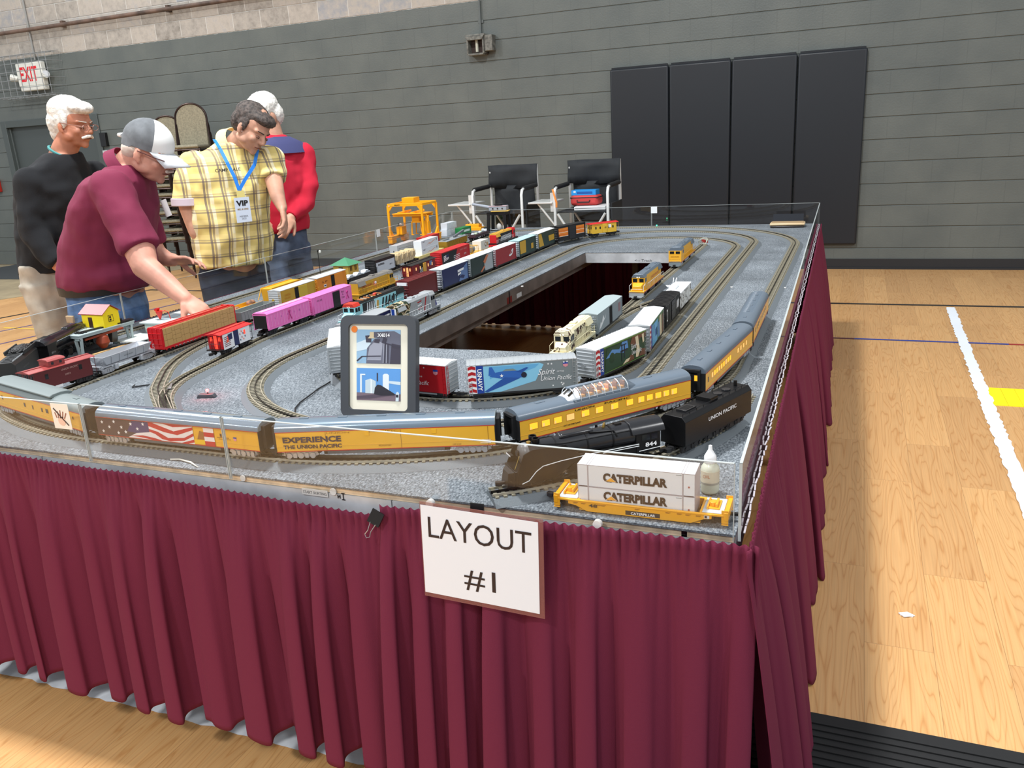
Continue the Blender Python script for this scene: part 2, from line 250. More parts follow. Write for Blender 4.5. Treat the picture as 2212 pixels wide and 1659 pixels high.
def floor_material():
 mt=M('maple_planks',(214,164,104),rough=.34);nt,N,L,b=nodes(mt)
 tc=N.new('ShaderNodeTexCoord');sp=N.new('ShaderNodeSeparateXYZ');L.new(tc.outputs['Object'],sp.inputs[0])
 cb=N.new('ShaderNodeCombineXYZ');L.new(sp.outputs[1],cb.inputs[0]);L.new(sp.outputs[0],cb.inputs[1])
 k=N.new('ShaderNodeTexBrick');k.inputs['Scale'].default_value=1;k.inputs['Mortar Size'].default_value=.0007;k.inputs['Brick Width'].default_value=1.22;k.inputs['Row Height'].default_value=.18
 k.offset=.37;k.inputs['Color1'].default_value=(0,0,0,1);k.inputs['Color2'].default_value=(1,1,1,1);L.new(cb.outputs[0],k.inputs['Vector'])
 # per-plank offset so that the grain breaks at every joint
 of=N.new('ShaderNodeVectorMath');of.operation='MULTIPLY_ADD';L.new(k.outputs['Color'],of.inputs[0]);of.inputs[1].default_value=(7.3,3.1,0);L.new(cb.outputs[0],of.inputs[2])
 mpg=N.new('ShaderNodeMapping');mpg.inputs['Scale'].default_value=(1.1,13,1);L.new(of.outputs[0],mpg.inputs[0])
 n1=N.new('ShaderNodeTexNoise');n1.inputs['Scale'].default_value=1.0;n1.inputs['Detail'].default_value=1.5;L.new(mpg.outputs[0],n1.inputs['Vector'])
 mu=N.new('ShaderNodeMath');mu.operation='MULTIPLY';L.new(n1.outputs['Fac'],mu.inputs[0]);mu.inputs[1].default_value=16
 fr=N.new('ShaderNodeMath');fr.operation='PINGPONG';L.new(mu.outputs[0],fr.inputs[0]);fr.inputs[1].default_value=.5
 gr=ramp(N,[(0,(204,150,94)),(.14,(216,167,110)),(.3,(222,174,118)),(1,(224,178,122))]);
 f2=N.new('ShaderNodeMath');f2.operation='MULTIPLY';L.new(fr.outputs[0],f2.inputs[0]);f2.inputs[1].default_value=2;L.new(f2.outputs[0],gr.inputs[0])
 mp2=N.new('ShaderNodeMapping');mp2.inputs['Scale'].default_value=(2.5,160,1);L.new(of.outputs[0],mp2.inputs[0])
 n2=N.new('ShaderNodeTexNoise');n2.inputs['Scale'].default_value=1;n2.inputs['Detail'].default_value=4;L.new(mp2.outputs[0],n2.inputs['Vector'])
 st=ramp(N,[(.25,(150,150,150)),(.7,(255,255,255))]);L.new(n2.outputs['Fac'],st.inputs[0])
 x1=N.new('ShaderNodeMix');x1.data_type='RGBA';x1.blend_type='MULTIPLY';x1.inputs[0].default_value=.28;L.new(gr.outputs[0],x1.inputs[6]);L.new(st.outputs[0],x1.inputs[7])
 pv=ramp(N,[(0,(238,232,226)),(1,(255,252,246))]);L.new(k.outputs['Color'],pv.inputs[0])
 x2=N.new('ShaderNodeMix');x2.data_type='RGBA';x2.blend_type='MULTIPLY';x2.inputs[0].default_value=1;L.new(x1.outputs[2],x2.inputs[6]);L.new(pv.outputs[0],x2.inputs[7])
 x3=N.new('ShaderNodeMix');x3.data_type='RGBA';mk=N.new('ShaderNodeMath');mk.operation='MULTIPLY';mk.inputs[1].default_value=.55;L.new(k.outputs['Fac'],mk.inputs[0]);L.new(mk.outputs[0],x3.inputs[0])
 L.new(x2.outputs[2],x3.inputs[6]);x3.inputs[7].default_value=rgb((120,84,50));L.new(x3.outputs[2],b.inputs['Base Color'])
 return mt
fl=MB();fm=floor_material()
fl.poly([(-14,-15,0),(9,-15,0),(9,.0,0),(-14,.0,0)],fm);fl.box(-14,9,-15,0,-.1,-.002,fm);struct(fl,'floor')
cm=M('beige_carpet',(150,136,108),rough=.95,bump=.6,bscale=120,vary=.08,vscale=3)
c=MB();c.prism([(-14,-9),(-11,-9),(-7.3,-3.9),(-6.36,-2.2),(-5.75,-.02),(-14,-.02)],'z',0,.004,cm);struct(c,'floor_carpet')
c=MB();c.prism([(-9.3,-.02),(-8.94,-.03),(-7.46,-1.02),(-7.42,-1.2),(-9.3,-1.24)],'z',.004,.010,M('walk_off_mat',(58,62,64),rough=.95,bump=.4));tag(c.build('entry_mat'),'dark grey entry mat on beige carpet in front of the door','mat')
bb=MB();bm_=M('rubber_base',(33,36,40),rough=.4)
bb.box(-7.1,9,-.012,-.001,0,.10,bm_);bb.box(-7.1,9,-.022,-.001,0,.02,bm_);struct(bb,'baseboard_back')
# door in the back wall
d=MB();dm=M('door_paint',(70,77,77),rough=.45);fm_=M('door_frame_paint',(74,81,80),rough=.4)
d.box(-8.9,-7.23,.05,.10,.01,1.98,dm);do=struct(d,'door_1')
d=MB();d.box(-9.0,-8.9,-.02,.14,0,2.05,fm_);d.box(-7.23,-7.13,-.02,.14,0,2.05,fm_);d.box(-8.9,-7.23,-.02,.14,1.96,2.05,fm_)
d.box(-8.9,-8.87,.02,.05,0,1.96,fm_);d.box(-7.26,-7.23,.02,.05,0,1.96,fm_);d.build('door_frame',do,.004)
d=MB();d.box(-8.08,-8.05,.045,.055,.01,1.98,M('door_gap',(20,22,22)));d.cyl((-7.95,.06,1.0),(-7.95,-.02,1.0),.02,M('brushed_steel',(170,172,175),rough=.35,metal=1));d.box(-7.97,-7.93,-.03,-.01,.93,1.08,M('brushed_steel'));d.build('door_handle',do)
x=MB();x.box(-7.12,-7.02,-.05,0,1.62,1.80,M('black_plastic',(18,18,20),rough=.35));x.box(-7.11,-7.03,-.055,0,1.53,1.57,M('label_white',(190,192,192)));x.box(-7.11,-7.03,-.055,0,1.45,1.52,M('black_plastic'))
tag(x.build('wall_intercom',None,.004),'small black wall box beside the door with pale strip','wall box')
x=MB();x.box(-9.62,-9.28,-.05,0,1.08,1.26,M('alarm_red',(170,40,30),rough=.4));tag(x.build('fire_alarm_box',None,.006),'red wall box at left edge beyond the door','alarm')
# pipes on the block wall
pm=M('rusty_pipe',(92,74,64),rough=.6,vary=.25,vscale=6)
x=MB();x.tube([(-10,-.06,2.845+.21+.118),(-2.0,-.06,3.19)],.025,pm,12)
for px in(-9.1,-7.4,-5.6,-3.9):x.box(px-.02,px+.02,-.06,0,3.15,3.23,pm)
tag(x.build('wall_pipe'),'rusty brown horizontal pipe across the bare block wall','pipe')
gm=M('conduit',(160,160,156),rough=.4,metal=.6)
x=MB();x.tube([(-8.05,-.02,4.2),(-8.05,-.02,2.80)],.012,gm);tag(x.build('conduit'),'thin vertical conduit running down to the exit sign','conduit')
pg=M('painted_conduit',(92,98,97),rough=.45)
x=MB();x.tube([(-1.40,-.02,4.2),(-1.42,-.02,2.50)],.012,pg)
for z in(2.62,2.95):x.box(-1.445,-1.385,-.012,0,z,z+.03,pg)
tag(x.build('conduit'),'thin grey painted conduit coming down to the wall box','conduit')
r=empty('wall_buzzer','grey metal wall box with recessed pale tube under conduit','wall box',(-1.45,-.002,2.40))
x=MB();hm=M('worn_housing',(104,104,98),rough=.55,vary=.2,vscale=30);dk=M('rust_inside',(70,56,50),rough=.7)
x.box(-.11,.11,-.12,0,.085,.105,hm);x.box(-.09,.09,-.12,0,-.105,-.085,hm);x.box(-.10,-.082,-.12,0,-.09,.09,hm);x.box(.082,.10,-.12,0,-.09,.09,hm);x.box(-.10,.10,-.03,0,-.10,.10,dk)
x.prism([(-.11,.085),(.11,.085),(.085,.045),(-.085,.045)],'y',-.135,-.12,hm);x.box(.10,.19,-.10,0,-.07,.09,hm)
x.build('housing',r,.004)
x=MB();x.cyl((0,-.07,-.07),(0,-.07,.05),.016,M('pale_tube',(196,196,180),rough=.4));x.build('tube',r)
# exit sign in a wire guard
r=empty('exit_sign','white exit sign with red letters inside a wire guard','exit sign',(-8.13,-.01,2.60))
wp=M('sign_white',(225,226,218),rough=.35)
x=MB();x.box(-.23,.25,-.09,-.01,-.13,.17,wp);x.box(-.20,.25,-.10,-.01,-.19,-.13,wp);x.build('housing',r,.012)
for s in(-1,1):
 x=MB();x.cyl((s*.25,-.06,-.02),(s*.33,-.10,0),.035,wp,14,.05);x.cyl((s*.33,-.10,0),(s*.335,-.105,0),.047,M('lens',(210,215,220),rough=.1));x.build('emergency_lamp',r)
text(r,'EXIT',(.0,-.091,.03),.19,M('exit_red',(225,28,45),rough=.5),w=.33,bold=.02)
wg=M('guard_wire',(160,164,166),rough=.4,metal=.5)
x=MB()
for i in range(9):
 u=-.52+i*.13;x.tube([(u,0,.29),(u,-.22,.26),(u,-.22,-.26),(u,0,-.29)],.004,wg,5)
for i in range(6):
 z=-.26+i*.104;x.tube([(-.56,0,z),(-.54,-.22,z),(.54,-.22,z),(.56,0,z)],.004,wg,5)
for y in(-.07,-.15):
 x.tube([(-.52,y,.27),(.52,y,.27)],.004,wg,5);x.tube([(-.52,y,-.27),(.52,y,-.27)],.004,wg,5)
x.build('wire_guard',r)
# wall pads
pad_m=M('navy_vinyl',(22,27,34),rough=.42,bump=.15,bscale=300)
for i in range(4):
 p=MB();a,bq=i*.6096,(i+1)*.6096
 p.box(a+.004,bq-.004,-.055,-.006,.245,2.035,pad_m)
 o=p.build('wall_pad',None);md=o.modifiers.new('bevel','BEVEL');md.width=.018;md.segments=4
 tag(o,('navy vinyl wall pad, leftmost of four, partly behind director chair','navy vinyl wall pad, second of four from the left','navy vinyl wall pad, third of four from the left','navy vinyl wall pad, rightmost of four, nearest bare floor')[i],'wall pad','navy wall pads on the block wall')
 q=MB();q.box(a+.02,bq-.02,-.04,0,2.03,2.052,M('vinyl_flap',(22,25,30),rough=.3));q.build('flap',o)
 # floor markings: thin paint and tape
def strip(pts,wd,m,name,z=.0015,label=None,cat='floor line',jag=0):
 s=MB();P_=[Vector((a,b_,0))for a,b_ in pts];L_,R_=[],[]
 out=[]
 for i in range(len(P_)-1):
  n=max(1,int((P_[i+1]-P_[i]).length/.03))if jag else 1
  for k in range(n):out.append(P_[i].lerp(P_[i+1],k/n))
 out.append(P_[-1]);P_=out
 for i,p in enumerate(P_):
  d=(P_[min(i+1,len(P_)-1)]-P_[max(i-1,0)]).normalized();nrm=Vector((-d.y,d.x,0))
  L_.append(p+nrm*(wd/2+rnd.uniform(-jag,jag)));R_.append(p-nrm*(wd/2+rnd.uniform(-jag,jag)))
 n=len(P_);s.add([v+Vector((0,0,z))for v in L_+R_],[(i,n+i,n+i+1,i+1)for i in range(n-1)],m)
 o=s.build(name,None)
 if label:tag(o,label,cat)
 else:o['kind']='structure'
 return o
bk=M('court_black',(36,30,30),rough=.3);pu=M('court_purple',(92,78,132),rough=.35);ye=M('court_yellow',(236,196,74),rough=.4)
strip([(-6.2,-6.2),(-4.98,-1.71)],.05,bk,'floor_line_black_1');strip([(-5.0,-1.71),(9,-1.73)],.05,bk,'floor_line_black_2')
strip([(-5.0,-4.6),(-4.3,-2.0)],.03,pu,'floor_line_purple_1');strip([(-4.4,-5.0),(-3.9,-2.1)],.03,pu,'floor_line_purple_2');strip([(-4.9,-3.6),(-4.0,-3.61)],.03,ye,'floor_line_yellow')
bl_=M('court_blue',(48,66,150),rough=.35);rd_=M('court_red',(160,44,40),rough=.35)
strip([(2.2,-2.9),(2.46,-2.9)],.03,M('court_maroon',(96,40,60),rough=.35),'floor_line_maroon');strip([(2.46,-2.9),(3.37,-2.91)],.032,bl_,'floor_line_blue');strip([(3.37,-2.91),(8,-2.95)],.032,rd_,'floor_line_red')
tm=M('masking_white',(232,238,244),rough=.6,bump=.4,bscale=60)
strip([(3.13,-1.79),(3.115,-3.0),(3.10,-4.3),(3.09,-6.4)],.062,tm,'masking_tape',.003,'long white torn tape strip on floor right of the table','tape',.006)
strip([(-.6,-7.42),(.45,-7.415),(1.62,-7.40)],.075,tm,'masking_tape',.003,'white torn tape strip on floor under the maroon front skirt','tape',.006)
ym=M('tape_yellow',(250,236,20),rough=.45)
x=MB()
for i in range(5):x.box(3.13+i*.065,3.13+(i+1)*.065-.0015,-4.22,-3.91,.0,.0025+.0004*(i%2),ym)
tag(x.build('yellow_tape_patch'),'bright yellow tape patch on the floor beside white tape','tape')
x=MB();bkm=M('black_ribbed_mat',(22,23,24),rough=.8)
x.box(2.05,4.6,-9.6,-6.92,.0,.008,bkm)
n=110
for i in range(n):
 yy=-9.58+i*(2.64/n);x.box(2.06,4.59,yy,yy+.012,.008,.012,bkm)
tag(x.build('floor_mat'),'black ribbed rubber mat lying on the wood floor','mat')
x=MB();x.box(2.62,2.655,-6.38,-6.365,0,.003,tm);x.prism([(2.615,-6.372),(2.64,-6.36),(2.66,-6.375),(2.63,-6.39)],'z',.002,.005,tm)
tag(x.build('paper_scrap'),'tiny white paper scrap alone on the wood floor','litter')
# ---------------------------------------------------------------- layout table
TZ=.78
def felt_material():
 mt=M('grey_felt',(110,118,124),rough=.97,spec=.1);nt,N,L,b=nodes(mt)
 tc=N.new('ShaderNodeTexCoord');n1=N.new('ShaderNodeTexNoise');n1.inputs['Scale'].default_value=260;n1.inputs['Detail'].default_value=6;n1.inputs['Roughness'].default_value=.75
 mp=N.new('ShaderNodeMapping');mp.inputs['Rotation'].default_value=(0,0,.6);mp.inputs['Scale'].default_value=(1,.45,1)
 L.new(tc.outputs['Object'],mp.inputs[0]);L.new(mp.outputs[0],n1.inputs['Vector'])
 r1=ramp(N,[(.36,(74,80,86)),(.5,(120,127,133)),(.66,(170,177,183))]);L.new(n1.outputs['Fac'],r1.inputs[0])
 n2=N.new('ShaderNodeTexNoise');n2.inputs['Scale'].default_value=5;n2.inputs['Detail'].default_value=5;L.new(tc.outputs['Object'],n2.inputs['Vector'])
 r2=ramp(N,[(.3,(205,205,205)),(.7,(255,255,255))]);L.new(n2.outputs['Fac'],r2.inputs[0])
 x=N.new('ShaderNodeMix');x.data_type='RGBA';x.blend_type='MULTIPLY';x.inputs[0].default_value=1;L.new(r1.outputs[0],x.inputs[6]);L.new(r2.outputs[0],x.inputs[7])
 # blue chalk stain along the front edge (its own wavy shape)
 sp=N.new('ShaderNodeSeparateXYZ');L.new(tc.outputs['Object'],sp.inputs[0])
 wv=N.new('ShaderNodeTexNoise');wv.inputs['Scale'].default_value=4.2;L.new(tc.outputs['Object'],wv.inputs['Vector'])
 c1=N.new('ShaderNodeMath');c1.operation='MULTIPLY_ADD';L.new(wv.outputs['Fac'],c1.inputs[0]);c1.inputs[1].default_value=-.16;L.new(sp.outputs[1],c1.inputs[2])
 c2=N.new('ShaderNodeMath');c2.operation='ADD';L.new(c1.outputs[0],c2.inputs[0]);c2.inputs[1].default_value=7.562
 c3=N.new('ShaderNodeMath');c3.operation='ABSOLUTE';L.new(c2.outputs[0],c3.inputs[0])
 c4=N.new('ShaderNodeMapRange');L.new(c3.outputs[0],c4.inputs[0]);c4.inputs[1].default_value=.006;c4.inputs[2].default_value=.022;c4.inputs[3].default_value=.42;c4.inputs[4].default_value=0
 y=N.new('ShaderNodeMix');y.data_type='RGBA';L.new(c4.outputs[0],y.inputs[0]);L.new(x.outputs[2],y.inputs[6]);y.inputs[7].default_value=rgb((52,74,132));L.new(y.outputs[2],b.inputs['Base Color'])
 bp=N.new('ShaderNodeBump');bp.inputs['Strength'].default_value=.7;bp.inputs['Distance'].default_value=.002;L.new(n1.outputs['Fac'],bp.inputs['Height']);L.new(bp.outputs[0],b.inputs['Normal'])
 return mt
felt=felt_material()
alu=M('worn_aluminium',(188,192,196),rough=.4,metal=.15,vary=.08,vscale=12);woodp=M('plywood_edge',(214,192,162),rough=.6,vary=.1,vscale=30)
bar=M('steel_brown',(112,102,96),rough=.5,metal=.3,vary=.1,vscale=10)
TNL,TNR,TFR,TFL=V(-.345,-7.515,0),V(2.272,-7.515,0),V(2.192,-2.925,0),V(-.485,-2.925,0)
HX0,HX1,HY0,HY1=.99,1.60,-6.43,-4.22
tb=empty('layout_table','long model railway table with grey felt top and rectangular open middle','table',(.9,-5.2,0))
tb_off=V(-.9,5.2,0)
def onT(mb,name,parent=tb,bev=0):
 mb.T=None
 for i,v in enumerate(mb.v):mb.v[i]=v+tb_off
 return mb.build(name,parent,bev)
def left_x(y):t=(y-TNL.y)/(TFL.y-TNL.y);return TNL.x+t*(TFL.x-TNL.x)
def right_x(y):t=(y-TNR.y)/(TFR.y-TNR.y);return TNR.x+t*(TFR.x-TNR.x)
# felt covered deck, built as a frame of quads round the opening (hole edges hand cut and wavy)
q=MB()
xs0=[left_x,lambda y:HX0,lambda y:HX1,right_x];ys=[TNL.y,HY0,HY1,TFL.y]
for i in range(3):
 for j in range(3):
  if i==1 and j==1:continue
  a,b_=xs0[i],xs0[i+1];y0,y1=ys[j],ys[j+1]
  n=40 if(i==1)else 1
  for k in range(n):
   xa=a(y0)+(b_(y0)-a(y0))*k/n;xb=a(y0)+(b_(y0)-a(y0))*(k+1)/n;xc=a(y1)+(b_(y1)-a(y1))*(k+1)/n;xd=a(y1)+(b_(y1)-a(y1))*k/n
   w0=.012*noise1(xa*9,3)if(i==1 and j==0)else 0;w1=.012*noise1(xb*9,3)if(i==1 and j==0)else 0
   v=[(xa,y0,TZ),(xb,y0,TZ),(xc,y1+w1,TZ),(xd,y1+w0,TZ)]
   q.add(v+[(p[0],p[1],TZ-.004)for p in v],[(0,1,2,3),(7,6,5,4),(0,4,5,1),(1,5,6,2),(2,6,7,3),(3,7,4,0)],felt)
onT(q,'felt_top')
q=MB() # plywood ply layer
for(x0,x1,y0,y1)in((TNL.x+.002,HX0-.002,-7.512,-2.93),(HX1+.002,2.19,-7.512,-2.93),(HX0-.002,HX1+.002,-7.512,HY0-.002),(HX0-.002,HX1+.002,HY1+.002,-2.93)):
 q.box(x0,x1,y0,y1,TZ-.016,TZ-.0045,woodp)
q.prism([(2.18,-7.512),(2.269,-7.512),(2.19,-2.93),(2.18,-2.93)],'z',TZ-.016,TZ-.0045,woodp)
onT(q,'plywood_deck')
q=MB()
for x0,x1 in((TNL.x,.62),(.623,1.60),(1.603,2.265)):q.box(x0,x1,-7.514,-7.50,TZ-.095,TZ-.017,alu)
q.beam((2.262,-7.5,TZ-.056),(2.182,-2.94,TZ-.056),.012,.078,alu);q.beam((-.335,-7.5,TZ-.056),(-.475,-2.94,TZ-.056),.012,.078,alu);q.box(-.48,2.18,-2.945,-2.93,TZ-.095,TZ-.017,alu)
onT(q,'outer_frame')
q=MB()
q.box(HX0-.016,HX0,HY0,HY1,TZ-.060,TZ-.005,bar);q.box(HX1,HX1+.016,HY0,HY1,TZ-.060,TZ-.005,bar)
q.box(HX0-.016,HX1+.016,HY1,HY1+.016,TZ-.060,TZ-.006,alu);q.box(HX0-.016,HX1+.016,HY0-.016,HY0,TZ-.060,TZ-.006,bar)
q.box(HX0,HX0+.003,-5.395,-5.388,TZ-.060,TZ-.005,M('dark_gap',(20,18,18)))
onT(q,'opening_frame')
q=MB()
for x0 in(-.1,.93,1.64):q.box(x0,x0+.03,-7.4,-3.05,TZ-.10,TZ-.062,bar)
for y0 in(-6.5,-3.95):q.box(-.3,2.15,y0,y0+.03,TZ-.10,TZ-.062,bar)
onT(q,'under_bracing')
for k,(x0,y0)in enumerate(((-.25,-7.3),(.98,-7.3),(2.1,-7.3),(-.28,-5.3),(.62,-5.35),(1.62,-5.35),(2.05,-5.3),(-.35,-3.1),(.98,-3.1),(2.03,-3.1))):
 q=MB();q.box(x0,x0+.04,y0,y0+.04,0,TZ-.10,bar);onT(q,'leg')
 # marks on the opening frame
text(tb,'<-- Track',(1.33-.9,HY1-.0004+5.2,TZ-.045),.014,M('pen_grey',(70,74,80)),w=.10,name='pen_note')
q=MB();q.box(HX0,HX0+.0008,-5.30,-5.24,TZ-.055,TZ-.035,M('label_white'));onT(q,'frame_label')
q=MB();q.box(HX0,HX0+.0008,-5.42,-5.36,TZ-.06,TZ-.03,M('red_tape',(110,30,26)));onT(q,'red_tape')
# under the table: crates fill the opening, their brown darkened to stand for shade
bxm=M('crate_shaded_brown',(52,30,22),rough=.6,vary=.2,vscale=8)
def crate(x,y,w_,d_,h_,lab):
 q=MB();t=.015
 q.box(-w_/2,w_/2,-d_/2,d_/2,0,t,bxm)
 for a in(-1,1):q.box(a*w_/2-(t if a>0 else 0),a*w_/2+(t if a<0 else 0),-d_/2,d_/2,t,h_,bxm);q.box(-w_/2,w_/2,a*d_/2-(t if a>0 else 0),a*d_/2+(t if a<0 else 0),t,h_,bxm)
 tag(q.build('storage_crate',None,.003,loc=(x,y,.001)),lab,'crate')
crate(1.05,-5.0,.7,.5,.22,'open shade-darkened wooden crate on floor under the table, far one in opening')
crate(1.25,-5.75,.75,.55,.26,'open shade-darkened wooden crate on floor under the table, near one in opening')
q=MB();q.tube([(.98,-4.95,.25),(1.05,-4.93,.30),(1.12,-4.95,.27),(1.2,-4.9,.30),(1.3,-4.93,.26),(1.38,-4.9,.30),(1.45,-4.92,.28)],.012,M('cream_cable',(190,178,160),rough=.5),8)
tag(q.build('cable'),'cream coiled cable lying across crates under the table','cable')
# acrylic guard rails
def acrylic_material():
 mt=bpy.data.materials.new('clear_acrylic');mt.use_nodes=True;nt=mt.node_tree;N=nt.nodes;L=nt.links;N.clear()
 o=N.new('ShaderNodeOutputMaterial');t=N.new('ShaderNodeBsdfTransparent');t.inputs[0].default_value=(.975,.98,.98,1);g=N.new('ShaderNodeBsdfGlossy');g.inputs['Roughness'].default_value=.03
 f=N.new('ShaderNodeFresnel');ge=N.new('ShaderNodeNewGeometry');mr=N.new('ShaderNodeMapRange');L.new(ge.outputs['Backfacing'],mr.inputs[0]);mr.inputs[3].default_value=1.5;mr.inputs[4].default_value=1/1.5;L.new(mr.outputs[0],f.inputs[0]);mx=N.new('ShaderNodeMixShader');L.new(f.outputs[0],mx.inputs[0]);L.new(t.outputs[0],mx.inputs[1]);L.new(g.outputs[0],mx.inputs[2]);L.new(mx.outputs[0],o.inputs[0]);return mt
acm=acrylic_material();ace=M('acrylic_edge',(196,204,204),rough=.25,alpha=.75)
def panel(a,b_,label,z0=.772,z1=.914,t=.005,group='clear acrylic guard panels round the table'):
 a,b_=Vector(a),Vector(b_);r=empty('acrylic_panel',label,'guard panel',((a.x+b_.x)/2,(a.y+b_.y)/2,z0),math.atan2(b_.y-a.y,b_.x-a.x),group)
 Ln=(b_-a).length/2;h=z1-z0
 q=MB();q.box(-Ln+.001,Ln-.001,-t/2,t/2,.001,h-.0015,acm);q.build('pane',r,smooth=0)
 q=MB();q.box(-Ln,Ln,-t/2,t/2,h-.0012,h,ace);q.box(-Ln,-Ln+.0014,-t/2,t/2,0,h,ace);q.box(Ln-.0014,Ln,-t/2,t/2,0,h,ace);q.build('polished_edge',r,smooth=0)
 return r
F_=-7.522
pl=panel((-.35,F_,0),(.796,F_,0),'clear acrylic guard along front edge, left panel with the hand sign')
panel((.799,F_,0),(1.207,F_,0),'clear acrylic guard along front edge, short panel before flag coach')
panel((1.21,F_,0),(2.27,F_,0),'clear acrylic guard along front edge, right panel before white containers')
pr1=panel((2.279,-7.52,0),(2.24,-5.24,0),'clear acrylic guard along right side, near panel')
pr2=panel((2.239,-5.235,0),(2.199,-2.93,0),'clear acrylic guard along right side, far panel')
pb1=panel((1.082,-2.918,0),(2.197,-2.918,0),'clear acrylic guard along back edge, right panel before the navy pads')
pb2=panel((-.485,-2.918,0),(1.079,-2.918,0),'clear acrylic guard along back edge, left panel before director chairs')
for ya,yb,lb in((-7.51,-6.28,'clear acrylic guard along left side, nearest panel by yellow house'),(-6.277,-5.30,'clear acrylic guard along left side, panel before the maroon shirt'),(-5.297,-4.13,'clear acrylic guard along left side, panel before jeans of red shirt'),(-4.127,-2.925,'clear acrylic guard along left side, far panel behind yellow gantry crane')):
 panel((left_x(ya)-.006,ya,0),(left_x(yb)-.006,yb,0),lb)
 # stickers on the acrylic: crossed-out hand sign, blank tags
r=empty('hand_sign','small do-not-touch sticker with crossed-out hand on front acrylic','sticker',(.735,F_-.0032,.883))
q=MB();q.box(-.028,.028,-.0006,0,-.034,.028,M('sticker_white',(232,226,214),rough=.5));q.build('sticker',r)
q=MB();hb=M('hand_line',(150,96,80));
for a in range(5):q.beam((-.014+a*.006,-.0009,-.008),(-.018+a*.009,-.0009,.012-abs(a-2)*.003),.003,.0004,hb,up=(0,1,0))
q.cyl((0,-.0007,-.014),(0,-.0011,-.014),.012,M('hand_fill',(226,190,170)),16);q.beam((-.020,-.0013,.016),(.020,-.0013,-.024),.003,.0004,M('slash_dark',(60,40,40)),up=(0,1,0))
q.build('hand_drawing',r)
for(x_,y_,rz,lb)in((1.10,-2.922,0,'blank white tag on the back acrylic guard before navy pads'),(-.452,-4.10,PI/2+.03,'blank white tag on the left acrylic guard by yellow crane')):
 q=MB();q.box(-.022,.022,-.0045,-.003,0,.045,M('tag_white',(225,228,230),rough=.5));tag(q.build('tag_card',None,loc=(x_,y_,.868),),lb,'tag').rotation_euler[2]=rz
 # pleated skirts
sk=M('maroon_cloth',(108,40,62),rough=.9,spec=.15,bump=.35,bscale=900)
def skirt(a,b_,ztop,zbot,label,name='table_skirt',seed=1,flare=.05,period=.085,nudge=0,top_drop=None,endfold=None):
 a,b_=Vector(a),Vector(b_);L_=(b_-a).length;d=(b_-a)/L_;n_=Vector((d.y,-d.x,0));NS=int(L_/.0032);NT=44
 mb=MB();vs=[];fs=[]
 for i in range(NS+1):
  s=L_*i/NS
  ph=2*PI*s/period+2.6*(noise1(s/.16,seed)-.5)*2+1.5*noise1(s/.05,seed+5)
  pt=2*PI*s/.0175
  amp=.5+1.1*noise1(s/.11,seed+9)
  zt=ztop-(top_drop(s)if top_drop else 0)
  zb=zbot-.02*(.5+.5*math.cos(ph))+.008*noise1(s/.3,seed+2)
  for j in range(NT+1):
   t=j/NT;z=zt+(zb-zt)*t;dz=zt-z
   band=max(0,1-max(0,dz-.030)/.012);band=min(1,band)
   grow=1-math.exp(-max(0,dz-.03)/.11);grow2=1-math.exp(-max(0,dz-.03)/.30)
   pl_=.0078*(abs(math.sin(pt/2))**.55)*(band+(1-band)*.75*math.exp(-max(0,dz-.04)/.06))
   fine=.006*math.sin(2*ph+1.3)*grow*math.exp(-dz/.25)
   lean=.25*math.sin(s*3+seed)*t
   big=amp*(.009*grow+.024*grow2)*(2.1*abs(math.cos((ph+lean)/2))**.6-.95)
   off=.004+pl_+fine+big+flare*grow2*t+.010*grow
   tang=amp*.012*grow2*math.sin(2*ph+.4+lean)
   if endfold:off+=endfold(s,t)
   p=a+d*(s+tang)+n_*off;vs.append((p.x,p.y,z+(.0022*math.sin(pt)if j==0 else 0)))
 for i in range(NS):
  for j in range(NT):
   k=i*(NT+1)+j;fs.append((k,k+1,k+NT+2,k+NT+1))
 mb.add(vs,fs,sk);o=mb.build(name,None,smooth=75)
 so=o.modifiers.new('thick','SOLIDIFY');so.thickness=.0012;so.offset=-1
 return tag(o,label,'table skirt','maroon pleated table skirts')
skirt((-.42,-7.53,0),(1.60,-7.53,0),.779,.150,'maroon pleated skirt on front edge, long left length ending at binder clip',seed=3,flare=.0,period=.118,top_drop=lambda s:.004+.034*max(0,min(1,(s-.9)/1.1))**1.3+.004*noise1(s/.2,4))
skirt((1.588,-7.534,0),(2.315,-7.536,0),.7745,.012,'maroon pleated skirt on front edge, right length behind paper sign',seed=8,flare=.035,period=.092,top_drop=lambda s:.010*max(0,1-s/.5)-.004*min(1,s/.4))
skirt((2.293,-7.565,0),(2.207,-2.93,0),.778,.012,'maroon pleated skirt down the right side of table',seed=12,flare=.075,period=.17)
skirt((2.20,-2.905,0),(-.49,-2.905,0),.775,.02,'maroon pleated skirt on the back edge of table',seed=15,flare=.01)
skirt((-.50,-2.93,0),(-.362,-7.53,0),.775,.02,'maroon pleated skirt on the left side of table',seed=19,flare=.01)
# white fastening strip along the right skirt
q=MB();vm=M('hook_strip',(186,178,184),rough=.8)
for k in range(150):
 y0=-7.50+k*.0304
 q.beam((right_x(y0)+.013+rnd.uniform(-.002,.002),y0,.7785),(right_x(y0)+.013+rnd.uniform(-.002,.002),y0+.026,.7785),.0032,.0015,vm)
tag(q.build('fastening_strip'),'white hook strip along top of the right side skirt','strip')
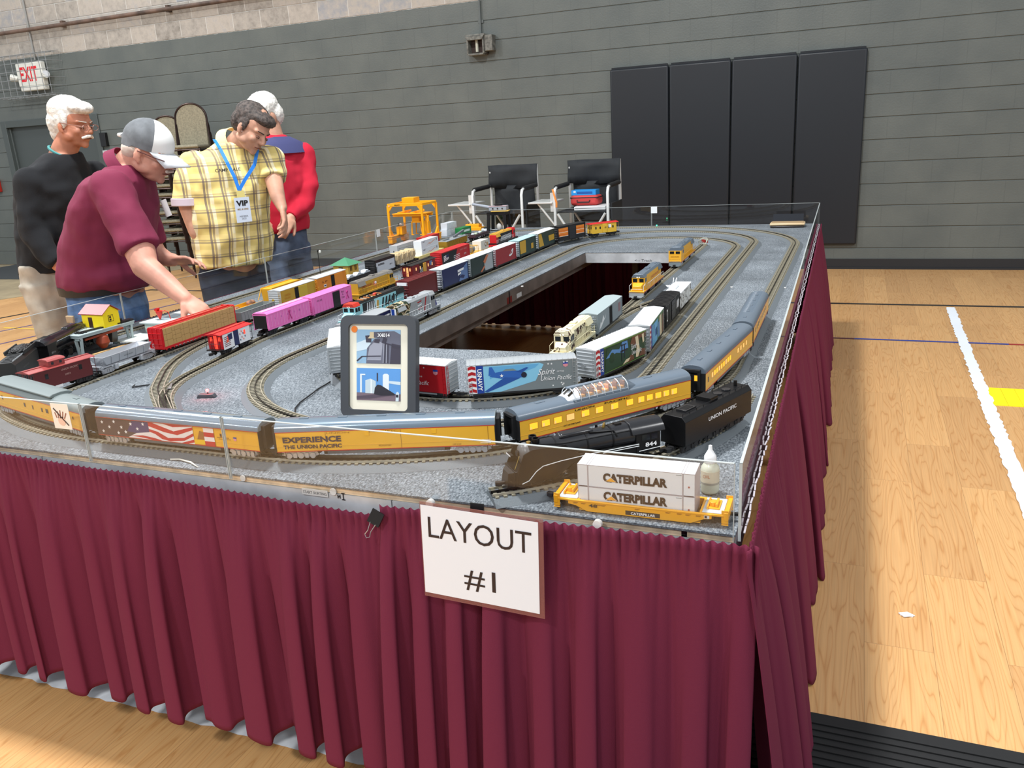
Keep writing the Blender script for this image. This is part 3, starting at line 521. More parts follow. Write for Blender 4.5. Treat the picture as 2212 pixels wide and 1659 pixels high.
# little clips and labels at the front
def binder(x,y,z,tilt,lab):
 r=empty('binder_clip',lab,'clip',(x,y,z),0,'binder clips on the front edge');r.rotation_euler[1]=tilt
 q=MB();q.prism([(-.001,-.012),(-.009,-.012),(-.0015,.016),(.0005,.016)],'x',-.0135,.0135,M('clip_black',(14,14,16),rough=.3));q.build('clip_body',r)
 q=MB();st=M('clip_wire',(200,202,204),rough=.25,metal=.9);q.tube([(-.006,-.008,-.010),(-.0035,-.012,-.028),(-.006,-.014,-.038),(0,-.0145,-.044),(.006,-.014,-.038),(.0035,-.012,-.028),(.006,-.008,-.010)],.0009,st,6);q.build('wire_loop',r)
 return r
binder(1.812,-7.556,.786,0,'black binder clip holding the paper sign, wire loop hanging');binder(1.587,-7.552,.742,.45,'black binder clip where two front skirts meet, wire loop tilted')
q=MB();q.box(-.032,.032,-.0012,0,-.006,.008,M('label_white'));o=q.build('edge_label',None,loc=(1.42,-7.516,.760));tag(o,'small white printed label on the aluminium table edge','label')
text(o,'START SKIRTING',(0,-.0013,.001),.0065,M('print_grey',(90,92,96)),w=.058)
q=MB()
for x0,z0 in((1.475,.757),(1.468,.757)):pass
q.box(1.487,1.489,-7.5152,-7.5145,.752,.766,M('ink',(25,25,30)));q.box(1.484,1.492,-7.5152,-7.5145,.765,.767,M('ink'));q.box(1.484,1.492,-7.5152,-7.5145,.751,.753,M('ink'));q.box(1.474,1.476,-7.5152,-7.5145,.754,.762,M('ink'));q.box(1.479,1.481,-7.5152,-7.5145,.754,.762,M('ink'));q.box(1.475,1.48,-7.5152,-7.5145,.757,.759,M('ink'))
onT(q,'pen_mark')
for(x0,z0,rr,lb)in((1.465,.768,.008,'round white felt dot on aluminium edge beside pen mark'),(1.235,.773,.007,'round white felt dot on the aluminium edge left of printed label')):
 q=MB();q.cyl((0,0,0),(0,-.002,0),rr,M('felt_dot',(206,208,208),rough=.9),16);tag(q.build('felt_dot',None,loc=(x0,-7.5145,z0)),lb,'dot')
for(x0,lb)in((1.700,'white round tab under front edge above the paper sign'),(2.035,'white round tab under the front edge below the yellow well car')):
 q=MB();q.cyl((0,0,0),(0,-.010,0),.008,M('tab_white',(226,224,220),rough=.6),16);tag(q.build('white_tab',None,loc=(x0,-7.527,.778)),lb,'tab')
 # LAYOUT sign
r=empty('paper_sign','white laminated paper sign reading LAYOUT and number one','sign',(1.826,-7.585,.703));r.rotation_euler=(-.03,.02,-.01)
q=MB();q.box(-.1235,.1235,-.0008,.0008,-.097,.099,M('laminate_film',(150,96,92),rough=.2,alpha=.45));q.build('laminate',r)
q=MB();q.box(-.1215,.114,-.0014,-.0009,-.0885,.093,M('sign_paper',(228,234,242),rough=.35));q.build('paper',r)
ink=M('sign_ink',(34,22,28),rough=.5)
text(r,'LAYOUT',(-.003,-.0018,.052),.044,ink,w=.208,bold=.0);text(r,'#1',(-.004,-.0018,-.040),.044,ink,w=.064,bold=.0)
# ---------------------------------------------------------------- track
GZ=.80 # rail head height
bed_m=M('roadbed_grey',(104,111,116),rough=.6,bump=.35,bscale=500);tie_m=M('tie_brown',(134,128,110),rough=.55);rail_m=M('rail_metal',(196,190,172),rough=.3,metal=.6);crail_m=M('centre_rail',(30,28,26),rough=.35,metal=.5)
def fillet(pts,r,closed=True,step=.02):
 out=[];n=len(pts)
 for i in range(n):
  p=Vector(pts[i])
  if not closed and i in(0,n-1):out.append(p.copy());continue
  a=Vector(pts[(i-1)%n]);b_=Vector(pts[(i+1)%n]);rr=r[i]if isinstance(r,(list,tuple))else r
  d1=(a-p).normalized();d2=(b_-p).normalized();ang=d1.angle(d2);t=rr/math.tan(ang/2)
  c=p+(d1+d2).normalized()*(rr/math.sin(ang/2));s=p+d1*t;e=p+d2*t
  v0=s-c;v1=e-c;tot=v0.angle_signed(v1);k=max(2,int(abs(tot)*rr/step))
  for j in range(k+1):
   w_=tot*j/k;cs,sn=math.cos(-w_),math.sin(-w_);out.append(c+Vector((v0.x*cs-v0.y*sn,v0.x*sn+v0.y*cs)))
 if closed:out.append(out[0].copy())
 res=[out[0]]
 for i in range(1,len(out)):
  d=out[i]-out[i-1];k=max(1,int(d.length/.05))
  for j in range(1,k+1):res.append(out[i-1]+d*j/k)
 return res
def sweep(mb,path,prof,m,closed):
 n=len(path);k=len(prof);vs=[]
 for i,p in enumerate(path):
  if closed:a,b_=path[(i-1)%(n-1)]if i==0 else path[i-1],path[1]if i==n-1 else path[i+1]
  else:a,b_=path[max(0,i-1)],path[min(n-1,i+1)]
  if closed and i==0:a=path[n-2]
  d=(b_-a).normalized();nr=Vector((-d.y,d.x))
  for o,z in prof:vs.append((p.x+nr.x*o,p.y+nr.y*o,z))
 fs=[(i*k+j,(i+1)*k+j,(i+1)*k+(j+1)%k,i*k+(j+1)%k)for i in range(n-1)for j in range(k)]
 if not closed:fs+=[tuple(range(k)),tuple(range((n-1)*k+k-1,(n-1)*k-1,-1))]
 mb.add(vs,fs,m)
def plen(path):
 s=[0]
 for i in range(1,len(path)):s.append(s[-1]+(path[i]-path[i-1]).length)
 return s
def at_len(path,s,L_):
 for i in range(1,len(path)):
  if s[i]>=L_:
   t=(L_-s[i-1])/max(1e-9,s[i]-s[i-1]);d=(path[i]-path[i-1]).normalized();return path[i-1].lerp(path[i],t),d
 return path[-1],(path[-1]-path[-2]).normalized()
def track(path,label,closed,group=None,z=TZ,tie0=0,bedw=.041):
 c=Vector((sum(p.x for p in path)/len(path),sum(p.y for p in path)/len(path)))
 r=empty('railroad_track',label,'track',(c.x,c.y,z+.0003),0,group);lp=[p-c for p in path]
 mb=MB();H_=GZ-.7803
 sweep(mb,lp,[(-bedw,0),(-.026,H_*.62),(.026,H_*.62),(bedw,0)],bed_m,closed)
 sweep(mb,lp,[(-.0145,H_*.60),(-.0145,H_*.70),(.0145,H_*.70),(.0145,H_*.60)],M('ballast_dark',(44,44,44),rough=.9),closed)
 s=plen(lp);L_=s[-1];k=int(L_/.0158)
 for i in range(k):
  p,d=at_len(lp,s,(i+.5)*L_/k);nr=Vector((-d.y,d.x));w_=.0036
  a=[p+nr*.024-d*w_,p-nr*.024-d*w_,p-nr*.024+d*w_,p+nr*.024+d*w_]
  mb.add([(v.x,v.y,H_*.60)for v in a]+[(v.x,v.y,H_*.78)for v in a],[(4,5,6,7),(0,1,5,4),(1,2,6,5),(2,3,7,6),(3,0,4,7)],tie_m)
 mb.build('roadbed',r,smooth=0)
 for o,m in((-.0165,rail_m),(0,crail_m),(.0165,rail_m)):
  mb=MB();sweep(mb,lp,[(o-.0013,H_*.75),(o-.0013,H_),(o+.0013,H_),(o+.0013,H_*.75)],m,closed);q=mb.build('rail',r,smooth=0)
  if m is crail_m:q['label']='black centre rail'
 return r
PA=fillet([(-.300,-3.15),(-.185,-7.44),(2.135,-7.44),(2.125,-3.15)],.91)
PB=fillet([(.715,-3.385),(.735,-7.225),(1.93,-7.225),(1.895,-3.385)],.592)
PC=fillet([(.905,-3.705),(.925,-6.965),(1.865,-6.965),(1.82,-3.705)],.455)
track(PA,'outermost oval of three-rail track, under the yellow passenger train',True,'ovals of track on the table')
track(PB,'middle oval of three-rail track, empty along its right side',True,'ovals of track on the table')
track(PC,'innermost oval of three-rail track, carrying silver and camouflage boxcars',True,'ovals of track on the table')
def xD(y):return .455-.025*(y+6.4)
def xE(y):return .235-.05*(y+6.7)
def xF(y):return .10-.065*(y+6.2)
def V2(x,y):return Vector((x,y))
PD=fillet([(.80,-7.27),(.565,-7.06),(xD(-6.45),-6.45),(xD(-3.45),-3.45)],[0,.5,.9,0],False)
track(PD,'yard track leaving the switch, under pink hopper and pink boxcar',False,'yard tracks on the left')
PE=fillet([(.285,-7.30),(xE(-6.9),-6.9),(xE(-3.2),-3.2)],[0,3,0],False)
track(PE,'yard track under dark red caboose and red lumber car',False,'yard tracks on the left')
track([V2(xF(-6.3),-6.3),V2(xF(-3.3),-3.3)],'yard track nearest left guard, under silver trailers',False,'yard tracks on the left')
PG=fillet([(.80,-7.275),(.56,-7.07),(.33,-6.77),(xE(-6.3)+.01,-6.30)],[0,.6,.9,0],False)
track(PG,'curved left leg of track switch swinging toward red lumber car',False)
PS=[V2(1.645,-6.62),V2(1.63,-4.02)]
track(PS,'straight siding track beside opening, under two yellow diesels',False)
PX=fillet([(1.642,-6.02),(1.67,-5.80),(1.80,-5.40)],[0,.5,0],False)
track(PX,'short switch track joining the siding to the inner oval',False)
PL=fillet([(1.812,-7.495),(2.03,-7.33),(2.19,-7.00),(2.20,-6.78)],[0,.9,.7,0],False)
track(PL,'short loose display track under the black steam engine',False)
# switch machines, lanterns
def switch_box(x,y,rz,lab,lamp=None,power=.1):
 r=empty('switch_machine',lab,'switch machine',(x,y,TZ+.0004),rz);q=MB();q.prism([(-.028,0),(.028,0),(.022,.011),(-.022,.011)],'y',-.009,.009,M('switch_grey',(76,78,84),rough=.4));q.build('motor_cover',r,.002)
 if lamp:
  q=MB();q.cyl((.004,0,.010),(.004,0,.016),.002,M('switch_grey'),8);q.ell((.004,0,.020),(.0048,)*3,lamp,12);q.build('lantern',r)
  l=bpy.data.lights.new('lantern_glow','POINT');l.energy=power;l.color=(1,.05,.05)if lamp.name.startswith('red')else(.1,1,.4);l.shadow_soft_size=.004
  lo=bpy.data.objects.new('lantern_glow',l);COL.objects.link(lo);lo.parent=r;lo.location=(.004,-.004,.032)
 return r
switch_box(.735,-7.06,.30,'grey switch machine with glowing red lantern beside curved switch',M('red_lantern',(255,60,60),emit=14),.10)
switch_box(1.15,-3.085,0,'grey switch machine with small green lantern at table back',M('green_lantern',(60,230,150),emit=4),.01)
switch_box(1.745,-5.93,1.35,'grey switch machine between siding and silver camouflage boxcar')
switch_box(1.905,-5.55,1.5,'grey switch machine beside white crane car')
# two frog castings on the switches
for x_,y_,rz,lb in((.585,-7.04,2.2,'grey frog casting in the middle of curved switch'),(1.69,-5.77,1.9,'grey frog casting in the siding switch')):
 q=MB();q.prism([(-.03,-.006),(.03,-.002),(.03,.002),(-.03,.006)],'z',0,.0205,M('frog_metal',(140,140,138),rough=.35,metal=.6));o=q.build('track_frog',None,.001,loc=(x_,y_,TZ+.0005));o.rotation_euler[2]=rz;tag(o,lb,'track frog')
q=MB();q.tube([(1.185,-7.135,.7825),(1.16,-7.10,.7845),(1.14,-7.05,.7835),(1.13,-6.98,.786),(1.115,-6.93,.7835),(1.11,-6.86,.784)],.0022,M('cable_black',(16,16,18),rough=.5),6)
q.v=[v+V(-.09,-.0,0)for v in q.v];tag(q.build('black_wire'),'thin black wire lying on felt left of the picture frame','wire')
q=MB();q.beam((.425,-7.035,.784),(.475,-6.99,.784),.004,.004,M('stick_dark',(46,48,50)));q.beam((.425,-7.035,.784),(.424,-7.022,.788),.003,.003,M('stick_dark'));tag(q.build('track_tool'),'small dark bar lying on felt left of the curved switch','tool')
q=MB();q.tube([(1.005,-7.44,.783),(1.03,-7.437,.7845),(1.07,-7.445,.784),(1.105,-7.462,.783)],[.0014,.0018,.0022,.0008],M('wood_sliver',(226,220,206)),6);q.v=[v+V(0,-.045,-.0005)for v in q.v];tag(q.build('wood_sliver'),'pale wood sliver on felt just inside the front guard','litter')
for k,(x_,y_)in enumerate(((.42,-6.93),(1.955,-5.25),(2.17,-5.25),(1.73,-5.33),(1.02,-5.3))):
 q=MB();q.cyl((0,0,0),(0,0,.003),.006,M('tab_white'),10);tag(q.build('push_pin',None,loc=(x_,y_,TZ)),['tiny white pin on the felt below silver side dump car','tiny white pin on felt left of outer right track','tiny white pin on felt right of outer right track','tiny white pin on felt between siding and middle track','tiny white pin on the felt strip left of opening'][k],'pin')
 # ---------------------------------------------------------------- rolling stock
wheelm=M('wheel_steel',(70,68,66),rough=.35,metal=.7);truckm=M('truck_black',(26,26,28),rough=.5);trucks_=M('truck_silver',(178,180,184),rough=.3,metal=.6)
def truck_mesh(m,axles=2,wb=.034,wr=.0092,name='truck'):
 q=MB();xs=[(-wb/2+wb*i/(axles-1))for i in range(axles)]
 for s in(-1,1):
  y=s*.0205
  q.prism([(xs[0]-.011,.010),(xs[0]-.009,.017),(-.010,.020),(.010,.020),(xs[-1]+.009,.017),(xs[-1]+.011,.010),(xs[-1]+.004,.006),(.008,.004),(-.008,.004),(xs[0]-.004,.006)],'y',y-.002,y+.002,m)
  for x in xs:q.cyl((x,y,wr),(x,y+s*.0035,wr),.0042,m,8)
  for k in(-.004,.004):q.cyl((k,y+s*.002,.006),(k,y+s*.002,.016),.0028,m,6)
 q.box(-.006,.006,-.020,.020,.012,.021,m)
 return q.mesh(name)
def wheel_mesh(wr=.0092,spoked=False):
 q=MB();q.cyl((0,-.019,wr),(0,.019,wr),.0016,wheelm,6)
 for s in(-1,1):q.lathe([(wr,s*.0150),(wr,s*.0185),(wr+.0016,s*.0146),(wr+.0016,s*.0138)]if s>0 else[(wr+.0016,-.0138),(wr+.0016,-.0146),(wr,-.0150),(wr,-.0185)],wheelm,(0,0,wr),16,'y')
 return q.mesh('wheelset')
WHM=wheel_mesh();TRM={}
def trucks(r,xs,m=truckm,axles=2,wb=.034):
 key=(m.name,axles,wb)
 if key not in TRM:TRM[key]=truck_mesh(m,axles,wb)
 for x in xs:
  t=link('truck',TRM[key],r,loc=(x,0,0))
  for i in range(axles):link('wheelset',WHM,t,loc=(-wb/2+wb*i/(axles-1),0,0))
cq=MB();cq.box(-.012,.010,-.003,.003,.009,.014,truckm);cq.prism([(.008,-.005),(.018,-.006),(.020,.001),(.014,.005),(.008,.005)],'z',.0075,.0155,truckm);CPM=cq.mesh('coupler')
def couplers(r,L_,z=0):
 for s in(-1,1):
  o=link('coupler',CPM,r,loc=(s*(L_/2+.004),0,z));o.rotation_euler[2]=0 if s>0 else PI
def ladder(q,x,y,z0,z1,m,w_=.007,n=6,ax='x'):
 for s in(-1,1):
  a=(x+s*w_/2,y,z0)if ax=='x' else(x,y+s*w_/2,z0);b_=(a[0],a[1],z1);q.beam(a,b_,.0008,.0008,m)
 for i in range(n):
  z=z0+(z1-z0)*(i+.5)/n
  a,b_=((x-w_/2,y,z),(x+w_/2,y,z))if ax=='x' else((x,y-w_/2,z),(x,y+w_/2,z));q.beam(a,b_,.0009,.0009,m)
def ribbed_end(q,x,s,W_,z0,z1,m,n=7):
 for i in range(n):
  z=z0+(z1-z0)*(i+.5)/n;h=(z1-z0)/n*.28
  q.prism([(x,z-h),(x+s*.0022,z),(x,z+h)],'y',-W_/2+.004,W_/2-.004,m)
def stock(label,cat,L_,grp,name):
 return empty(name,label,cat,group=grp)
def boxcar(label,L_,side,roof=None,end=None,H=.087,W_=.062,z0=.016,door=None,doorw=.055,dx=0,ribs=0,ribroof=9,under=None,tr=truckm,grp=None,open_door=False,name='boxcar',ladders=None,peak=.006,art=None,dooru=None):
 roof=roof or side;end=end or side;under=under or truckm;r=stock(label,'boxcar',L_,grp,name);hx,hy=L_/2,W_/2
 q=MB();q.box(-hx,hx,-hy,hy,z0,H,side)
 for s in(-1,1):
  if end is not side:q.box(s*hx-(.0004 if s>0 else .0002),s*hx+(.0002 if s>0 else .0004),-hy,hy,z0,H,end)
  ribbed_end(q,s*hx,s,W_,z0+.003,H-.003,end)
  if ribs:
   for i in range(ribs):
    x=-hx+L_*(i+.5)/ribs
    if door and abs(x-dx)<doorw/2+.002:continue
    q.box(x-.0008,x+.0008,s*hy-.0002,s*(hy+.0012)if s>0 else s*hy+.0002,z0+.003,H-.002,side)if s>0 else q.box(x-.0008,x+.0008,-hy-.0012,-hy+.0002,z0+.003,H-.002,side)
  q.box(-hx,hx,s*hy-.001,s*hy+.001,z0-.003,z0+.002,under)
 if art:art(q,hx,hy,z0,H)
 q.build('body',r,.0006)
 q=MB();q.prism([(-hy-.001,H),(hy+.001,H),(hy+.001,H+.002),(0,H+peak),(-hy-.001,H+.002)],'x',-hx-.001,hx+.001,roof)
 for i in range(ribroof):
  x=-hx+L_*(i+.5)/ribroof
  for s in(-1,1):q.beam((x,s*(hy+.0005),H+.0026),(x,0,H+peak+.0008),.0016,.0012,roof)
 q.build('roof',r)
 if door:
  q=MB()
  for s in(-1,1):
   y0,y1=(hy,hy+.0022)if s>0 else(-hy-.0022,-hy)
   if open_door and s<0:
    q.box(dx+.001,dx+doorw,y0,y1,z0+.002,H-.003,door)
    q.box(dx-doorw*.42,dx+.001,-hy-.0006,-hy+.0002,z0+.002,H-.003,M('car_inside',(14,12,12),rough=.9))
   else:
    q.box(dx-doorw/2,dx+doorw/2,y0,y1,z0+.002,H-.003,door)
    for k in range(3):q.box(dx-doorw/2+.002,dx+doorw/2-.002,y0-.0006 if s<0 else y1,y0 if s<0 else y1+.0006,z0+(H-z0)*(k+.9)/4,z0+(H-z0)*(k+1)/4,door)
   q.box(-hx*.7,hx*.7,y0,y1,z0-.001,z0+.001,under)
  q.build('door',r,.0003)
 lm=ladders or side
 for s in(-1,1):
  for a in((s*(hx-.006),-hy-.0016,z0-.004,z0+.035 if s<0 else H,lm),(s*(hx+.0026),-hy+.006,z0,H,lm,.007,6,'y')):q=MB();ladder(q,*a);q.build('ladder',r)
 q=MB();q.cyl((-hx,.008,z0+.03),(-hx-.0035,.008,z0+.03),.006,lm,10);q.build('brake_wheel',r)
 q=MB();q.box(-hx+.02,hx-.02,-.006,.006,z0-.006,z0,under);q.box(-.02,.005,.005,.018,z0-.010,z0,under);q.cyl((.01,-.012,z0-.006),(.035,-.012,z0-.006),.005,under,8);q.build('underframe',r)
 trucks(r,(-hx+.035,hx-.035),tr);couplers(r,L_)
 r['_h']=H;return r
def put(r,p0,p1,z=GZ):
 a,b_=Vector((p0[0],p0[1])),Vector((p1[0],p1[1]));c=(a+b_)/2
 r.location=(c.x,c.y,z);r.rotation_euler[2]=math.atan2(b_.y-a.y,b_.x-a.x)
 if '_h' in r:del r['_h']
 return r
def sideart(q,pts,m,hy,d=.0004): # polygon painted on the visible side
 q.poly([(x,-hy-d,z)for x,z in pts],m)
def star(q,x,z,r_,m,hy,d=.0006):
 pts=[(x+(r_ if k%2==0 else r_*.4)*math.sin(k*PI/5),z+(r_ if k%2==0 else r_*.4)*math.cos(k*PI/5))for k in range(10)]
 c=len(q.v);q.add([(x,-hy-d,z)]+[(a,-hy-d,b_)for a,b_ in pts],[(0,1+(k+1)%10,1+k)for k in range(10)],m)
WHT=P('paint_white',(228,232,234));BLK=P('paint_black',(20,20,22));SIL=P('paint_silver',(176,182,186),rough=.3,metal=.3);GRY=P('paint_grey',(118,128,132));RED_=P('paint_red',(176,24,34));BLU=P('paint_blue',(24,62,150));YEL=P('armour_yellow',(222,166,40));DYEL=P('deep_yellow',(196,150,44));ORG=P('paint_orange',(226,130,38));BRN=P('oxide_brown',(98,28,30));DKB=P('navy_blue',(26,36,84));GRN=P('dark_green',(22,52,44));PNK=P('pink',(236,120,190));TAN=P('tan_plastic',(214,196,156));ROOFG=P('harbor_grey',(96,108,120),rough=.3);LTB=P('light_blue',(132,196,226));AQU=P('aqua',(150,206,214));INK=M('print_black',(24,22,22),rough=.5);PW=M('print_white',(235,236,238),rough=.5)
CAM=camo_mat('woodland_camo',[(40,60,34),(84,56,36),(196,182,146),(30,46,26)],26);DES=camo_mat('desert_camo',[(228,218,184),(226,214,178),(70,40,30),(232,222,190)],30)
def shield(q,x,z,s,hy,d=.0007):
 sideart(q,[(x-s,z+s),(x+s,z+s),(x+s,z+.25*s),(x-s,z+.25*s)],BLU,hy,d)
 sideart(q,[(x-s,z+.25*s),(x+s,z+.25*s),(x+s*.9,z-.6*s),(x,z-1.1*s),(x-s*.9,z-.6*s)],P('shield_pink',(214,140,150)),hy,d)
def spirit_text(r,x,z,hy,w_=.085,m=None):
 m=m or PW;text(r,'Spirit',(x-w_*.22,-hy-.0012,z+.009),.016,m,w=w_*.5,shear=.35);text(r,'OF THE',(x+w_*.18,-hy-.0012,z+.007),.004,m,w=w_*.2)
 text(r,'Union Pacific',(x+w_*.06,-hy-.0012,z-.009),.012,m,w=w_*.9,shear=.35)
def stripes_end(q,hx,hy,z0,H,word):
# red and white waves, then blue band carrying the service name, at the car's leading end
 sideart(q,[(-hx,z0),(-hx+.022,z0),(-hx+.022,H),(-hx,H)],PW,hy,.0004)
 for k in range(5):
  za=z0+(H-z0)*(k+.25)/5;zb=za+(H-z0)*.11
  sideart(q,[(-hx+.001,za),(-hx+.011,za+.003),(-hx+.021,za),(-hx+.021,zb),(-hx+.011,zb+.003),(-hx+.001,zb)],RED_,hy,.0007)
 sideart(q,[(-hx+.022,z0),(-hx+.040,z0),(-hx+.040,H),(-hx+.022,H)],BLU,hy,.0005)
def vword(r,s,x,z,h,w_,y):
 T=Matrix(((0,1,0,0),(0,0,-1,0),(-1,0,0,0),(0,0,0,1)))
 text(r,s,(x,y,z),h,PW,w=w_,bold=.03,T=T)
H0,H1=.016,.092
LN=.280
# --- silver train on the innermost oval
def art_red(q,hx,hy,z0,H):
 for k in range(9):star(q,.01+rnd.uniform(-.06,.11),z0+rnd.choice((.014,.058,.066))+rnd.uniform(-.004,.004),.0028,PW,hy)
 shield(q,hx-.03,H-.018,.007,hy);sideart(q,[(-hx,z0+.001),(hx-.03,z0+.001),(hx-.03,z0-.003),(-hx,z0-.003)],SIL,hy,.0012)
r=boxcar('red and silver boxcar with white script lettering, right behind picture frame',LN,RED_,roof=WHT,end=SIL,H=H1,ribroof=18,art=art_red,grp='military and spirit boxcars on the inner oval');spirit_text(r,.045,.053,.031);put(r,(1.20,-6.945),(1.475,-6.965))
def art_navy(q,hx,hy,z0,H):
 stripes_end(q,hx,hy,z0,H,'N');z=lambda t:z0+(H-z0)*t;x=lambda t:-hx+2*hx*t
 sideart(q,[(x(.145),z(.04)),(x(.30),z(.04)),(x(.62),z(.34)),(x(.70),z(.9)),(x(.66),z(.96)),(x(.145),z(.96))],LTB,hy,.0004)
 sideart(q,[(x(.2),z(.5)),(x(.34),z(.72)),(x(.5),z(.66)),(x(.62),z(.8)),(x(.66),z(.93)),(x(.2),z(.93))],P('sky_mid',(98,170,216)),hy,.0005)
 pb=P('plane_blue',(44,98,178));pd=P('plane_dark',(36,82,158))
 sideart(q,[(x(.20),z(.60)),(x(.23),z(.56)),(x(.30),z(.50)),(x(.42),z(.46)),(x(.50),z(.50)),(x(.52),z(.66)),(x(.46),z(.74)),(x(.34),z(.76)),(x(.26),z(.72))],pb,hy,.0008)
 sideart(q,[(x(.19),z(.62)),(x(.20),z(.92)),(x(.225),z(.92)),(x(.26),z(.66))],pb,hy,.0009)
 sideart(q,[(x(.145),z(.08)),(x(.17),z(.05)),(x(.30),z(.22)),(x(.48),z(.48)),(x(.34),z(.54)),(x(.26),z(.36))],pd,hy,.0010)
 sideart(q,[(x(.44),z(.70)),(x(.54),z(.84)),(x(.56),z(.82)),(x(.50),z(.66))],pd,hy,.0010)
 sideart(q,[(x(.32),z(.755)),(x(.35),z(.82)),(x(.42),z(.82)),(x(.45),z(.745))],P('canopy_grey',(120,140,140)),hy,.0010)
 q.cyl((x(.515),-hy-.001,z(.58)),(x(.515),-hy-.0018,z(.58)),.0075,P('prop_dark',(30,34,54)),12);star(q,x(.31),z(.60),.0055,PW,hy,.0012)
 for k in range(8):star(q,x(.72)+.062*rnd.random(),z(.12)+.01*rnd.random()if k%2 else z(.86)+.006*rnd.random(),.0032,PW,hy,.0009)
 shield(q,x(.90),z(.84),.0065,hy)
r=boxcar('silver boxcar reading USNAVY with blue propeller plane picture',LN,GRY,roof=SIL,end=SIL,H=H1,ribroof=20,art=art_navy,grp='military and spirit boxcars on the inner oval',ladders=SIL);spirit_text(r,.082,.056,.031,.09);vword(r,'USNAVY',-LN/2+.031,.054,.011,.058,-.0318);put(r,(1.513,-6.962),(1.779,-6.835))
def art_army(q,hx,hy,z0,H):
 stripes_end(q,hx,hy,z0,H,'A');z=lambda t:z0+(H-z0)*t;x=lambda t:-hx+2*hx*t
 sideart(q,[(x(.17),z(.10)),(x(.62),z(.12)),(x(.66),z(.55)),(x(.60),z(.90)),(x(.20),z(.90))],P('picture_green',(34,66,46)),hy,.0005)
 sideart(q,[(x(.18),z(.55)),(x(.30),z(.80)),(x(.44),z(.70)),(x(.50),z(.92)),(x(.60),z(.90)),(x(.62),z(.62)),(x(.52),z(.50)),(x(.38),z(.62)),(x(.28),z(.55))],P('picture_sky',(88,138,196)),hy,.0008)
 q.ell((x(.30),-hy-.0005,z(.50)),(.016,.0008,.016),P('helmet_green',(30,60,38)),12)
 for a,b_,c_,d_ in((.48,.2,.50,.85),(.53,.3,.55,.8),(.46,.55,.60,.62),(.47,.78,.58,.82)):sideart(q,[(x(a),z(b_)),(x(c_),z(b_)),(x(c_),z(d_)),(x(a),z(d_))],P('rig_dark',(28,34,48)),hy,.0012)
 for pts in(((.66,.7),(.70,.95),(.99,.95),(.98,.75),(.86,.8),(.80,.5),(.74,.62)),((.84,.1),(.90,.35),(.98,.3),(.99,.06)),((.6,.05),(.66,.30),(.72,.28),(.74,.08))):sideart(q,[(x(a),z(b_))for a,b_ in pts],P('camo_brown',(104,66,44)),hy,.0006)
 for pts in(((.76,.9),(.82,.92),(.84,.6),(.86,.3),(.82,.1),(.77,.12),(.79,.5)),((.50,.06),(.57,.2),(.66,.22),(.62,.10)),((.90,.9),(.94,.92),(.95,.6),(.92,.55))):sideart(q,[(x(a),z(b_))for a,b_ in pts],P('camo_sand',(214,200,168)),hy,.0009)
 sideart(q,[(x(.14),z(0)),(x(1),z(0)),(x(1),z(.05)),(x(.14),z(.05))],P('camo_green',(92,132,62)),hy,.0009);sideart(q,[(x(.14),z(.95)),(x(1),z(.95)),(x(1),z(1)),(x(.14),z(1))],P('camo_green'),hy,.0009)
r=boxcar('silver boxcar reading USARMY with green and brown camouflage side',.272,P('army_green',(40,66,38)),roof=WHT,end=SIL,H=H1,ribroof=20,art=art_army,grp='military and spirit boxcars on the inner oval',ladders=SIL);spirit_text(r,.075,.052,.031,.062);vword(r,'USARMY',-.136+.031,.054,.011,.058,-.0318);put(r,(1.783,-6.775),(1.857,-6.513))
def art_air(q,hx,hy,z0,H):
 z=lambda t:z0+(H-z0)*t;x=lambda t:-hx+2*hx*t
 stripes_end(q,hx,hy,z0,H,'F')
 for pts,m in((((.16,.05),(.16,.9),(.55,.9),(.5,.05)),P('sky_mid')),(((.2,.1),(.24,.85),(.3,.85),(.28,.1)),P('plane_dark')),(((.36,.3),(.36,.6),(.5,.62),(.5,.3)),P('plane_dark')),(((.7,.05),(.66,.9),(.8,.92),(.84,.05)),P('camo_sand')),(((.85,.05),(.86,.8),(.97,.9),(.97,.05)),P('camo_brown')),(((.55,.1),(.58,.7),(.66,.75),(.68,.1)),P('picture_sky'))):sideart(q,[(x(a),z(b_))for a,b_ in pts],m,hy,.0007)
r=boxcar('white roofed boxcar with blue tank and camouflage picture, ahead of black boxcar',.262,P('air_green',(66,110,60)),roof=WHT,end=SIL,H=H1,ribroof=18,art=art_air,grp='military and spirit boxcars on the inner oval',ladders=SIL);put(r,(1.857,-6.482),(1.842,-6.222))
def art_blk(q,hx,hy,z0,H):
 sideart(q,[(-hx+.014,z0+.012),(-hx+.032,z0+.012),(-hx+.032,z0+.052),(-hx+.014,z0+.052)],PW,hy,.0005);sideart(q,[(-hx+.018,z0+.018),(-hx+.028,z0+.018),(-hx+.028,z0+.046),(-hx+.018,z0+.046)],BLK,hy,.0008)
 for k in range(4):sideart(q,[(hx-.06+k*.011,z0+.02+.006*(k%2)),(hx-.052+k*.011,z0+.02),(hx-.050+k*.011,z0+.052),(hx-.058+k*.011,z0+.046)],PW,hy,.0005)
r=boxcar('all black boxcar with ribbed roof between two silver roofed cars',.255,BLK,H=.083,ribroof=13,door=P('door_black',(34,34,38)),doorw=.06,art=art_blk,ribs=10);put(r,(1.836,-6.160),(1.832,-5.905))
